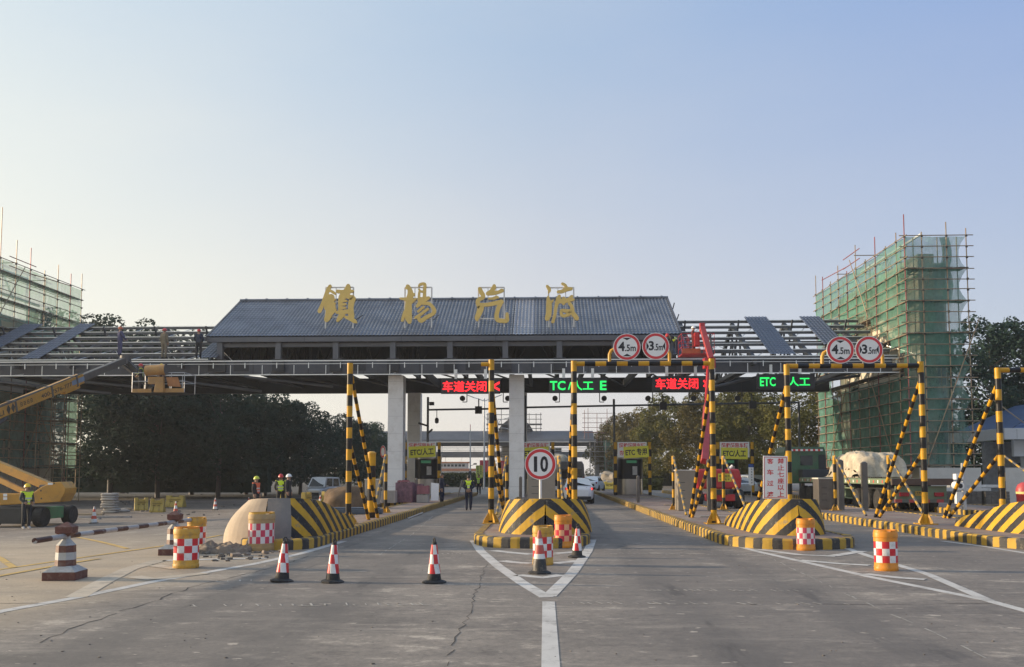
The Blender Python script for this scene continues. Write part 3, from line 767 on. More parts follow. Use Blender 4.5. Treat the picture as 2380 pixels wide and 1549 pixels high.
# ------------------------------------------------------------------ brown and white posts with their pipe
BW = band_mat('brown_white_bands', [(0, (.13, .05, .035)), (.2, (.42, .42, .40)), (.36, (.13, .05, .035)), (.52, (.45, .45, .43)), (.72, (.13, .05, .035)), (.9, (.40, .40, .38))], .45, (.25, .22, .19))
BRN = M('brown_paint', (.12, .045, .035), .7, var=.25, vs=5, dirt=(.25, .17, .13), dirta=.5)
GRW = M('grey_white_paint', (.42, .42, .40), .75, var=.15, vs=5, dirt=(.25, .2, .17), dirta=.6)
def sq(mb, prof, n=4, ph=math.pi / 4, mi=0): return mb.lathe([(r * math.sqrt(2), z) for r, z in prof], n, ph=ph, mi=mi)
def pillar(p, label, rz, s=1.):
    t = thing('guard_post', label, 'bollard', p, rz, 'brown and white concrete guard posts')
    part(sq(MB(), [(.265 * s, 0), (.265 * s, .135 * s)]), 'foot', BRN, t, bev=.008)
    part(sq(MB(), [(.265 * s, .135 * s), (.145 * s, .225 * s)]), 'plinth', GRW, t, bev=.006)
    part(MB().lathe([(.145 * s * 1.13, .22 * s), (.135 * s * 1.13, .56 * s)], 8, ph=math.pi / 8), 'shaft', band_mat('post_bands', [(0, (.13, .05, .035)), (.30, (.46, .46, .44)), (.66, (.13, .05, .035)), (.99, (.13, .05, .035))], .35, (.3, .27, .23)) if 'post_bands' not in MATS else MATS['post_bands'], t)
    part(MB().lathe([(.14 * s * 1.1, .56 * s), (.065 * s, .66 * s), (.065 * s, .72 * s)], 8, ph=math.pi / 8), 'neck', GRW, t)
    part(MB().lathe([(.06 * s, .70 * s), (.155 * s * 1.2, .765 * s), (.16 * s * 1.2, .865 * s), (.012 * s, .945 * s)], 4, ph=math.pi / 4), 'cap', BRN, t)
    return t
p1, p2 = G(151, 1345), G(405, 1288)
pillar(p1, 'brown and white concrete post with a pyramid cap, nearest the lower left corner', .12)
pillar(p2, 'brown and white concrete post partly hidden by the foremost yellow drum', .12)
d = (p2 - p1).normalized()
pp = MB().path([p1 - d * .95 + Vector((0, 0, .70)), p1 + Vector((0, 0, .71)), p2 + Vector((0, 0, .70)), p2 + d * 1.2 + Vector((0, 0, .70))], .045, 14)
pp.path([p1 - d * .95 + Vector((0, 0, .70)), p1 - d * .93 + Vector((0, 0, .70))], .030, 12)
solo(pp, 'striped_pipe', stripes('pipe_stripes', .9, a=(.085, .035, .03), b_=(.30, .29, .28), wear=.7, dirt=(.28, .25, .22)), 'striped brown and white pipe laid through two concrete posts', 'pipe', smooth=40)
# ------------------------------------------------------------------ the toll canopy
TILE = M('roof_tile', (.15, .165, .195), .36, .2, var=.3, vs=.8, dirt=(.20, .22, .25), dirta=.35)
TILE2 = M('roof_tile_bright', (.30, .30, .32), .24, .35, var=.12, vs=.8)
TILE3 = M('roof_sheet', (.10, .115, .155), .38, .25, var=.15, vs=2)
FAS = M('fascia_grey', (.115, .12, .135), .5, .3, var=.12, vs=.5)
STL = M('dark_steel', (.045, .048, .055), .55, .4, var=.25, vs=.6)
STG = M('grey_steel', (.11, .115, .125), .5, .5, var=.2, vs=.6)
GLV = M('new_galvanised', (.74, .75, .73), .38, .5, var=.1)
STONE = M('white_stone', (.80, .78, .74), .7, var=.06, vs=.7, dirt=(.60, .56, .50), dirta=.5)
XE0, XE1, YF, YR, YB, ZE, ZR = -21.9, 8.76, 57., 63., 69., 10.62, 14.15
can = thing('toll_canopy', 'long grey tiled toll canopy on white columns spanning all lanes', 'toll canopy')
def tiles(x0, x1, ya, za, yb, zb, per=.24, amp=.06, step=.40):
    nx = max(8, int((x1 - x0) / per * 6)); L = math.hypot(yb - ya, zb - za); ns = int(L / step)
    nrm = Vector((0, -(zb - za), yb - ya)).normalized(); mb = MB(); dirv = Vector((0, yb - ya, zb - za)) / L
    vcount = 0
    prof = [(x0 + (x1 - x0) * i / nx, amp * abs(math.sin(math.pi * ((x1 - x0) * i / nx) / per)) ** .8) for i in range(nx + 1)]
    for s_ in range(ns):
        for e, off in ((s_, .02), (s_ + 1, .0)):
            for x, h in prof:
                mb.v.append(Vector((x, ya, za)) + dirv * (L * e / ns) + nrm * (h + off))
        b_ = s_ * 2 * (nx + 1)
        for i in range(nx): mb.face((b_ + i, b_ + i + 1, b_ + nx + 2 + i, b_ + nx + 1 + i))
        if s_:
            for i in range(nx): mb.face((b_ - nx - 1 + i, b_ - nx + i, b_ + i + 1, b_ + i))
    return mb
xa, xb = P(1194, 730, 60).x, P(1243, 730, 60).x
rf = part(tiles(XE0, xa, YF - .25, ZE + .0, YR, ZR), 'tiled_roof', TILE, can, 50)
part(tiles(xa, xb, YF - .25, ZE + .0, YR, ZR), 'tiled_roof', TILE2, can, 50, label='paler, glossier strip of roof tiles')  # one strip gets paler, glossier tiles than the rest
part(tiles(xb, XE1, YF - .25, ZE + .0, YR, ZR), 'tiled_roof', TILE, can, 50)
bk = MB().poly([(XE0, YB + .25, ZE), (XE1, YB + .25, ZE), (XE1, YR, ZR - .02), (XE0, YR, ZR - .02)][::-1])
bk.poly([(XE0, YF - .25, ZE - .03), (XE1, YF - .25, ZE - .03), (XE1, YR, ZR - .06), (XE0, YR, ZR - .06)][::-1])
part(bk, 'roof_underside', STL, can)
rc = MB().tube((XE0 - .05, YR, ZR + .08), (XE1 + .05, YR, ZR + .08), .11, 10)
for i in range(21): x = XE0 + .4 + i * (XE1 - XE0 - .8) / 20; rc.tube((x - .06, YR, ZR + .09), (x + .06, YR, ZR + .09), .15, 8)
for x in (XE0 + .55, XE1 - .55):
    part(MB().prism([(YF + 2.6, 9.2), (YB - .2, 9.2), (YB - .2, ZE - .3), (YR, ZR - .3), (YF + .3, ZE - .2), (YF + .3, ZE - .45)], lambda a, b, d: (x + d, a, b), -.03, .03), 'gable_panel', STL, can)
part(rc, 'ridge_cap', TILE, can, 40)
for x in (XE0, XE1):
    vg = MB(); vg.beam((x, YF - .25, ZE - .05), (x, YR, ZR - .05), .12, .28); vg.beam((x, YR, ZR - .05), (x, YB + .25, ZE - .05), .12, .28)
    part(vg, 'verge_board', FAS, can)
fb = MB().bx(XE0, XE1, YF - .3, YF - .1, ZE - .36, ZE - .04)
part(fb, 'fascia', FAS, can, bev=.02)
fj = MB()
for x in (-18.6, -15.5, -9.2, -3.1, 3.0, 6.1): fj.bx(x - .012, x + .012, YF - .305, YF - .30, ZE - .35, ZE - .05)
part(fj, 'panel_joint', STL, can)
for y in (YB,): part(MB().bx(XE0, XE1, y, y + .2, ZE - .5, ZE - .06), 'rear_fascia', FAS, can)
px = [515, 650, 783, 915, 1047, 1175, 1300, 1428, 1556]
for v in px:
    x = P(v, 805, 57.2).x
    part(MB().bx(x - .18, x + .18, YF - .16, YF + .20, 9.16, ZE - .37), 'clerestory_post', FAS, can)
    part(MB().bx(x - .18, x + .18, YB - .38, YB - .02, 9.15, ZE - .5), 'clerestory_post', FAS, can)
part(MB().bx(XE0 + .6, XE1 - .2, YF + .05, YF + .3, ZE - .64, ZE - .38), 'clerestory_beam', FAS, can)
part(MB().bx(XE0 + .6, XE1 - .2, YB - .3, YB - .05, ZE - .95, ZE - .62), 'clerestory_beam', FAS, can)
for v in px:                                   # roof trusses under the upper roof
    x = P(v, 805, 57.2).x; tr = MB()
    tr.beam((x, YF, ZE - .3), (x, YR, ZR - .25), .18, .22); tr.beam((x, YB, ZE - .3), (x, YR, ZR - .25), .18, .22); tr.beam((x, YF, 9.3), (x, YB, 9.3), .2, .3)
    for yy in (59, 61, 63, 65, 67):
        zt = ZE + (ZR - ZE) * (1 - abs(yy - YR) / 6) - .3; tr.beam((x, yy, 9.3), (x, yy + .01, zt), .1, .1); tr.beam((x, yy, 9.3), (x + 1.2, yy, zt), .07, .07); tr.beam((x, yy, 9.3), (x - 1.2, yy, zt), .07, .07)
    part(tr, 'roof_truss', STL, can)
# long beams, panelled
XL, XR_ = -39.1, 22.1
part(MB().bx(XL, XR_, YF + .1, YF + .7, 8.22, 9.15), 'front_beam', M('beam_grey', (.075, .08, .095), .5, .3, var=.2, vs=.4, dirt=(.11, .11, .12)), can)
part(MB().bx(XL, XR_, YB + .6, YB + 1.2, 8.1, 9.25), 'rear_beam', STL, can)
fj = MB(); bl = MB()
x = XL + 2
while x < XR_:
    fj.bx(x - .02, x + .02, YF + .09, YF + .1, 8.24, 9.13); x += 3.63
part(fj, 'beam_joint', STL, can)
for v in px:
    x = P(v, 805, 57.2).x
    part(MB().bx(x - .38, x + .38, YF - .12, YF + .09, 8.35, 9.2), 'beam_clamp', STL, can)
for x in [P(v, 850, 57).x for v in (832, 1100, 1160, 500, 560)]:
    part(MB().bx(x - .5, x + .5, YF + .07, YF + .09, 8.4, 9.0), 'beam_grille', STL, can)
# galvanised rails carried in front of the beam
YR_ = 56.0
for z, r in ((8.93, .03), (8.74, .014), (8.04, .028)):
    part(MB().box(((XL + XR_) / 2, YR_, z), (XR_ - XL, r * 2, r * 2)), 'front_rail', GLV, can)
x = XL + .6; i = 0
while x < XR_:
    part(MB().box((x, YR_, 8.35), (.035, .03, .62)), 'rail_post', GLV, can)
    part(MB().box((x + .95, YR_ - .06, 8.63), (.05, .04, .34)), 'rail_post', GLV, can)
    if i % 2 == 0: part(MB().beam((x, YR_, 8.03), (x + .2, YF + .2, 8.28), .05, .05), 'rail_arm', GLV, can)
    x += 2.05; i += 1
# cross members between the beams, with open sky between them
for x in [XL + 1.8 + 3.63 * k for k in range(17)]:
    c = MB().beam((x, YF + .7, 8.75), (x, YB + .6, 8.75), .22, .5)
    part(c, 'cross_beam', STL, can)
for k in range(16):
    x = XL + 1.8 + 3.63 * k
    c = MB().tube((x, YF + .8, 8.7), (x + 3.63, YB + .5, 8.55), .06, 6)
    part(c, 'tie_rod', STG, can)
for (xa_, xb_, za_, zb_) in ((-37, -29, 7.9, 7.1), (-25.5, -18.8, 8.0, 7.2), (-19.5, -14, 8.05, 7.5), (-33, -27, 8.05, 7.5), (14.8, 20.5, 7.2, 8.1), (10.9, 14.2, 7.3, 8.1)):
    part(MB().tube((xa_, 57.2, za_), (xb_, 58.4, zb_), .09, 8), 'slanting_pipe', STG, can, 40)
for (xa_, xb_) in ((-21, -14.2), (-13, -10.6)):     # plates closing part of the soffit
    part(MB().bx(xa_, xb_, YF + 2, YB, 9.0, 9.06), 'soffit_plate', STL, can)
part(MB().bx(XL, -22, YF + .8, YB + .5, 8.98, 9.04), 'soffit_plate', STL, can)
# white stone columns
def column(x, y, w_, z0, z1, dpt=1.1):
    m_ = MB().bx(x - w_ / 2, x + w_ / 2, y, y + dpt, z0, z1)
    o = part(m_, 'column', STONE, can, bev=.015)
    j = MB(); z = z0 + .9
    while z < z1 - .3:
        j.bx(x - w_ / 2 + .01, x + w_ / 2 - .01, y - .004, y - .001, z - .006, z + .006); j.bx(x + w_ / 2 + .001, x + w_ / 2 + .004, y, y + dpt, z - .006, z + .006); z += 1.15
    part(j, 'joint', M('stone_joint', (.42, .40, .38), .8), o)
column(-9.75, 58, 1.0, 0, 8.2); column(-1.80, 58, .98, 0, 8.2)
column(-10.25, 69.6, 1.0, 0, 8.1); column(-1.85, 69.6, .98, 0, 8.1)
# unfinished wings: purlins on rafters
def wing(x0, x1, zr, ze, ye=56.3):
    n = 7
    for k in range(n):
        t_ = k / (n - 1); y, z = ye + (YR - ye) * t_, ze + (zr - ze) * t_
        part(MB().box(((x0 + x1) / 2, y, z + .1), (x1 - x0, .08, .17)).box(((x0 + x1) / 2, y - .05, z + .19), (x1 - x0, .07, .03)), 'purlin', STG, can)
        part(MB().box(((x0 + x1) / 2, y - .09, z + .19), (x1 - x0, .02, .05)), 'purlin_lip', GLV, can)
        if k < 6: part(MB().box(((x0 + x1) / 2, 2 * YR - y, z + .1), (x1 - x0, .1, .16)), 'purlin', STG, can)
    x = x0 + 1.2
    while x < x1:
        r_ = MB().beam((x, ye, ze - .12), (x, YR, zr - .12), .22, .3); r_.beam((x, YR, zr - .12), (x, 2 * YR - ye, ze - .12), .22, .3); r_.beam((x, ye, ze - .2), (x, 2 * YR - ye, ze - .2), .2, .25)
        for yy in (58.3, 60.5, 63, 65.5, 67.7):
            zt = ze + (zr - ze) * (1 - abs(yy - YR) / (YR - ye)) - .15
            r_.beam((x, yy, ze - .2), (x, yy + .02, zt), .12, .12); r_.beam((x, yy, ze - .2), (x, yy + (2.2 if yy < YR else -2.2), zt), .1, .1)
        part(r_, 'rafter', STG, can)
        for q0, q1 in (((x + .1, ye + .3, ze + .15), (x + 1.7, ye + 2.5, ze + 1.15)), ((x + 3.4, ye + .3, ze + .15), (x + 1.9, ye + 2.5, ze + 1.15)), ((x + .3, ye + 4.6, ze + 2.2), (x + 1.8, ye + 6.6, zr))): part(MB().tube(q0, q1, .022, 5), 'sag_rod', GLV, can)
        x += 3.63
wing(-39.3, XE0 + .3, 12.15, 8.9); wing(XE1 - .3, 22.1, 12.35, 8.95)
def strip(xt, w_, zr, ze, t0=0., t1=1.08, mat=None, lab=None):
    ye = 56.3; y0, z0 = ye + (YR - ye) * t0, ze + (zr - ze) * t0; y1, z1 = ye + (YR - ye) * t1, ze + (zr - ze) * t1
    part(tiles(xt, xt + w_, y0, z0 + .26, y1, z1 + .26), 'roof_sheet', mat or TILE3, can, 50, label=lab)
strip(P(176, 748, 63).x, 1.25, 12.15, 8.9); strip(P(45, 755, 63).x, 1.6, 12.15, 8.9)
strip(XE0 - .6, 1.4, 12.15, 8.9, 0, .45); strip(XE1 - .6, 1.2, 12.35, 8.95, 0, .75)
strip(P(1733, 740, 63).x, 1.55, 12.35, 8.95); strip(P(1862, 740, 63).x, 1.45, 12.35, 8.95, .25)

# ------------------------------------------------------------------ gold brush characters on the roof
GOLD = M('gold_paint', (.74, .52, .15), .45, .15, var=.08, vs=2)
TUBE = M('pale_tube', (.62, .61, .58), .4, .3, var=.06)
GLY = [
 (1020, 'first gold brush character on the roof, counted from the left gable', (395, 1165, 250, 1410, (250, 645, 1080)), [
  [(520,215,80),(450,350,95),(380,550,100),(310,720,90),(215,930,90)], [(500,330,60),(600,390,70),(665,435,55)], [(430,500,120),(500,500,90),(580,500,90),(560,600,140)],
  [(500,560,190),(510,700,220),(540,830,230),(500,960,180),(460,1080,150),(420,1160,130)], [(670,590,30),(560,640,60)], [(660,700,40),(560,740,80)], [(670,880,60),(560,960,120)], [(390,720,50),(400,850,80)],
  [(1030,210,100),(1010,320,150),(960,420,200),(860,530,170),(820,640,120),(810,780,100),(810,930,110)], [(730,370,90),(860,375,80),(1000,370,120),(1165,360,50)],
  [(960,480,120),(1080,530,110),(1160,560,130),(1120,680,140),(1100,850,130),(1110,1000,140),(1120,1100,130)], [(800,640,80),(980,635,45)], [(800,740,80),(965,730,45)], [(800,835,75),(955,830,45)],
  [(695,955,60),(850,960,100),(1020,930,100),(1080,960,120)], [(860,1010,150),(800,1100,110),(730,1195,65)], [(950,1090,60),(1080,1130,100),(1200,1200,100),(1250,1235,60)]]),
 (1290, 'second gold brush character on the roof, counted from the left gable', (293, 1042, 250, 1395, (250, 660, 1125)), [
  [(370,225,105),(430,320,110),(450,450,150),(430,560,170),(400,700,150),(390,850,170),(380,1000,190),(400,1130,160),(420,1225,100)], [(335,275,55),(395,265,85)], [(430,500,120),(540,450,75)],
  [(160,565,45),(280,580,70),(400,590,110)], [(300,930,80),(250,1080,80),(218,1185,65)], [(480,680,60),(560,600,55),(615,572,35)], [(685,220,45),(730,170,65),(850,165,75),(850,300,75),(845,450,80),(840,560,90)],
  [(690,310,50),(750,370,50),(850,370,60)], [(700,380,50),(690,500,60),(700,620,80)], [(700,600,110),(850,590,120),(960,550,75),(985,545,45)], [(740,640,110),(700,720,100),(635,785,75)],
  [(720,700,60),(850,705,80),(980,720,80),(1090,830,85),(1120,930,95),(1060,1010,85),(900,1090,90),(760,1190,105),(690,1150,85),(690,1065,65)], [(820,810,60),(740,870,60),(665,935,60)], [(940,860,60),(820,950,65),(700,1040,70),(595,1105,65)]]),
 (1530, 'third gold brush character on the roof, counted from the left gable', (292, 1012, 250, 1390, (250, 700, 1125)), [
  [(330,290,95),(370,390,110),(420,480,110),(400,550,100),(310,590,100),(270,650,100),(300,750,120),(350,780,170),(340,880,160),(300,1000,140),(250,1110,120),(255,1170,65)],
  [(350,740,80),(500,740,90),(650,720,100),(800,690,100),(940,660,120)], [(735,210,90),(710,290,100),(620,390,100),(550,415,85)], [(545,430,90),(700,410,110),(850,390,80),(955,340,95)], [(580,570,45),(700,565,65),(800,530,75),(850,540,45)],
  [(930,660,110),(880,770,100),(830,900,100),(800,1050,110),(830,1165,110),(950,1190,100),(1090,1190,95),(1095,1090,85),(1095,990,75)]]),
 (1760, 'fourth gold brush character on the roof, counted from the left gable', (280, 985, 255, 1390, (255, 660, 1060)), [
  [(238,215,65),(290,290,90),(305,345,75),(275,405,35)], [(265,500,35),(270,600,90),(290,720,140),(290,850,140),(280,1000,140),(240,1130,120)], [(340,670,60),(405,615,45)], [(665,150,65),(740,190,70),(780,260,80)],
  [(545,380,70),(650,370,90),(780,310,110),(920,295,75)], [(590,480,55),(560,570,120),(520,680,100),(480,830,80),(460,1000,75),(430,1120,75),(400,1220,80)], [(560,640,110),(700,640,110),(850,600,110),(930,505,75)], [(700,560,90),(700,715,75)],
  [(900,600,100),(995,600,40)], [(860,700,80),(920,780,80),(950,880,90),(950,960,110),(1020,1050,110),(1075,1130,105)], [(900,920,90),(780,920,90),(650,900,70),(630,980,70),(690,1060,70),(800,1030,80),(900,970,80)]])]
GYY = 57.9
for ox, lab, (fx0, fx1, fz0, fz1, bars), strokes in GLY:
    D = lambda x, y, Y=GYY: P((ox + x / 8.606) / 1.40588, (910 + y / 8.606) / 1.40588, Y)
    s_ = (D(100, 0) - D(0, 0)).length / 100
    o = D(700, 700); t = thing('gold_character', lab, 'sign character', o, 0, 'gold brush characters on the canopy roof')
    mb = MB()
    for k, st in enumerate(strokes):
        pts = [(D(x, y) - o, w_ * s_ * .58) for x, y, w_ in st]
        dense = []
        for i in range(len(pts) - 1):
            p0, p1 = pts[max(0, i - 1)], pts[i]; p2, p3 = pts[i + 1], pts[min(len(pts) - 1, i + 2)]
            for j in range(4):
                u = j / 4
                f = lambda a, b, c, d_: .5 * (2 * b + (c - a) * u + (2 * a - 5 * b + 4 * c - d_) * u * u + (3 * b - a - 3 * c + d_) * u ** 3)
                dense.append((Vector((f(p0[0].x, p1[0].x, p2[0].x, p3[0].x), 0, f(p0[0].z, p1[0].z, p2[0].z, p3[0].z))), p1[1] + (p2[1] - p1[1]) * u))
        dense.append((Vector((pts[-1][0].x, 0, pts[-1][0].z)), pts[-1][1]))
        L_, R_2 = [], []
        for i, (p, hw) in enumerate(dense):
            tg = dense[min(i + 1, len(dense) - 1)][0] - dense[max(i - 1, 0)][0]; tg.normalize(); nv = Vector((-tg.z, 0, tg.x)) * hw
            L_.append(p + nv); R_2.append(p - nv)
        def capv(p, tg, hw): return [p + (tg * math.cos(a_) + Vector((-tg.z, 0, tg.x)) * math.sin(a_)) * hw * .9 for a_ in (-1.1, -.55, 0, .55, 1.1)]
        t0 = (dense[0][0] - dense[1][0]).normalized(); t1 = (dense[-1][0] - dense[-2][0]).normalized()
        yf, yb_ = -.16 - .004 * k, -.06
        def prism_(ring):
            n = len(ring); b_ = len(mb.v)
            mb.v += [Vector((q.x, yf, q.z)) for q in ring] + [Vector((q.x, yb_, q.z)) for q in ring]
            return b_, n
        n = len(L_)
        b_ = len(mb.v)
        for q in L_: mb.v.append(Vector((q.x, yf, q.z)))
        for q in R_2: mb.v.append(Vector((q.x, yf, q.z)))
        for q in L_: mb.v.append(Vector((q.x, yb_, q.z)))
        for q in R_2: mb.v.append(Vector((q.x, yb_, q.z)))
        for i in range(n - 1):
            mb.face((b_ + n + i, b_ + n + i + 1, b_ + i + 1, b_ + i)); mb.face((b_ + i, b_ + i + 1, b_ + 2 * n + i + 1, b_ + 2 * n + i)); mb.face((b_ + n + i + 1, b_ + n + i, b_ + 3 * n + i, b_ + 3 * n + i + 1))
        for (pe, te, hw, li, ri) in ((dense[0][0], t0, dense[0][1], L_[0], R_2[0]), (dense[-1][0], t1, dense[-1][1], L_[-1], R_2[-1])):
            ring = [pe + Vector((-te.z, 0, te.x)) * -hw] + capv(pe, te, hw) + [pe + Vector((-te.z, 0, te.x)) * hw]
            mb.prism([(q.x, q.z) for q in ring], lambda a_, c_, d_: (a_, d_, c_), yf + .001, yb_)
    part(mb, 'brush_character', GOLD, t)
    fr = MB(); x0, x1 = (D(fx0, 0) - o).x, (D(fx1, 0) - o).x; zt, zb = (D(0, fz0) - o).z, (D(0, fz1) - o).z
    for x in (x0, x1): fr.box((x, 0, (zt + zb) / 2), (.09, .09, zt - zb))
    for v in bars: fr.box(((x0 + x1) / 2, .004, (D(0, v) - o).z), (x1 - x0, .08, .08))
    for f_ in (.37, .68): fr.box((x0 + (x1 - x0) * f_, .008, zt - (zt - zb) * .3), (.05, .05, (zt - zb) * .6))
    part(fr, 'frame', TUBE, t)
    st_ = MB()
    for x in (x0, x1): st_.beam((x + .1, .05, (zt * .2 + zb * .8)), (x + .25, 1.9, zt * .45 + zb * .55), .05, .05)
    part(st_, 'stay', STL, t)
# ------------------------------------------------------------------ LED boards, lamps and cameras under the canopy
def emis(name, col, st):
    mt, nt, b = base(name); b.inputs['Base Color'].default_value = (.02, .02, .02, 1); b.inputs['Emission Color'].default_value = c4(col); b.inputs['Emission Strength'].default_value = st; return mt
LR, LG = emis('led_red', (1, .012, .02), 1.5), emis('led_green', (.01, .85, .13), 1.0)
LEDB = M('led_board', (.018, .018, .022), .5, var=.2)
def led(xc, yc, txts, mat, label, wpx, hpx=35):
    Y = 56.7; p = P(xc, yc, Y); s_ = Y / 2071.; w_, h_ = wpx * s_, hpx * s_
    t = thing('lane_display', label, 'LED sign', p, 0, 'LED lane displays under the canopy')
    part(MB().bx(-w_ / 2, w_ / 2, 0, .22, -h_ / 2, h_ / 2), 'housing', LEDB, t, bev=.02)
    x = MB()
    for body, cx, cw, ch in txts: add(x, text_mb(body, cw * w_, ch * h_, bold=.022, c=((cx - .5) * w_, -.006, -.01)))
    part(x, 'lettering', mat, t)
    for sx in (-.25, .25): part(MB().bx(sx * w_ - .09, sx * w_ + .09, .08, .2, h_ / 2, h_ / 2 + .62), 'hanger', GLV, t)
led(1093.5, 897, [("车道关闭", .40, .74, .74), ("《"[0] if False else "<", .93, .12, .66)], LR, 'red lit lane display left of the second white column', 139)
led(1344, 895, [("TC", .145, .27, .62), ("/人工", .54, .44, .66), ("E", .93, .11, .62)], LG, 'bright green lit lane display right of the second white column', 135)
led(1584, 890.5, [("车道关闭", .42, .74, .74), ("×", .93, .12, .5)], LR, 'red lit lane display crossed by a gate post, beside the trees', 133)
led(1827, 886, [("ETC", .185, .27, .60), ("/人工", .69, .44, .62)], LG, 'thin green lit lane display nearest the netted scaffold', 133)
LH = M('lamp_black', (.03, .03, .035), .5, var=.2)
for i, (x, lab) in enumerate(((1075, 'below the red display by the second column'), (1180, 'close to the second white column'), (1290, 'below the left end of the bright green display'), (1404, 'below the right end of the bright green display'), (1506, 'left of the second red display, before open sky'), (1612, 'below the second red display'), (1714, 'left of the thin green display'))):
    p = P(x, 926, 66.0); t = thing('floodlight', 'small round floodlight on an L bracket ' + lab, 'lamp', p, 0, 'floodlights hung under the canopy')
    dx = .33 if i in (0, 2, 4, 6) else -.33
    part(MB().bx(dx - .03, dx + .03, -.03, .03, -.25, 1.25).bx(min(0, dx), max(0, dx), -.03, .03, -.28, -.22), 'bracket', LH, t)
    part(MB().prism([(.2 * math.cos(a * math.pi / 8), .2 * math.sin(a * math.pi / 8) + .02) for a in range(16)], lambda a, b, d: (a, d, b), -.12, .12), 'lamp_head', LH, t, 40)

# ------------------------------------------------------------------ scaffold towers
def net_mat(name, col, dens):
    mt, nt, b = base(name); out = nt.nodes['Material Output']
    d = tex(nt, scale=.5, detail=6, rough=.7); f = tex(nt, scale=3, detail=4, stretch=(1, 1, .25))
    c = mixc(nt, ramp(nt, d, .3, .7), tuple(q * .7 for q in col), tuple(q * 1.35 for q in col))
    nt.links.new(c, b.inputs['Base Color']); b.inputs['Roughness'].default_value = .8
    tl = nn(nt, 'ShaderNodeBsdfTranslucent'); nt.links.new(c, tl.inputs[0])
    mx = nn(nt, 'ShaderNodeMixShader'); mx.inputs[0].default_value = .45; nt.links.new(b.outputs[0], mx.inputs[1]); nt.links.new(tl.outputs[0], mx.inputs[2])
    tr = nn(nt, 'ShaderNodeBsdfTransparent'); m2 = nn(nt, 'ShaderNodeMixShader')
    k = math_(nt, 'ADD', dens - .16, math_(nt, 'MULTIPLY', ramp(nt, math_(nt, 'ADD', math_(nt, 'MULTIPLY', d, .6), math_(nt, 'MULTIPLY', f, .4)), .38, .62), .34))
    nt.links.new(k, m2.inputs[0]); nt.links.new(tr.outputs[0], m2.inputs[1]); nt.links.new(mx.outputs[0], m2.inputs[2]); nt.links.new(m2.outputs[0], out.inputs[0])
    return mt
NET = net_mat('safety_net', (.13, .305, .24), .74); NETL = net_mat('safety_net_thin', (.16, .32, .27), .58); NETP = net_mat('safety_net_pale', (.21, .33, .28), .60)
POLE = M('scaffold_pole', (.33, .26, .17), .5, .3, var=.3, vs=.8, dirt=(.20, .05, .05), dirta=.7)
POLR = M('scaffold_red', (.30, .09, .09), .5, .3, var=.3, vs=1)
DECK = M('scaffold_deck', (.10, .085, .07), .8, var=.4, vs=2)
CONC = M('tower_stone', (.58, .53, .42), .75, var=.08, vs=.4)
GLS = M('dark_glass', (.03, .05, .055), .12, var=.2, vs=.4)
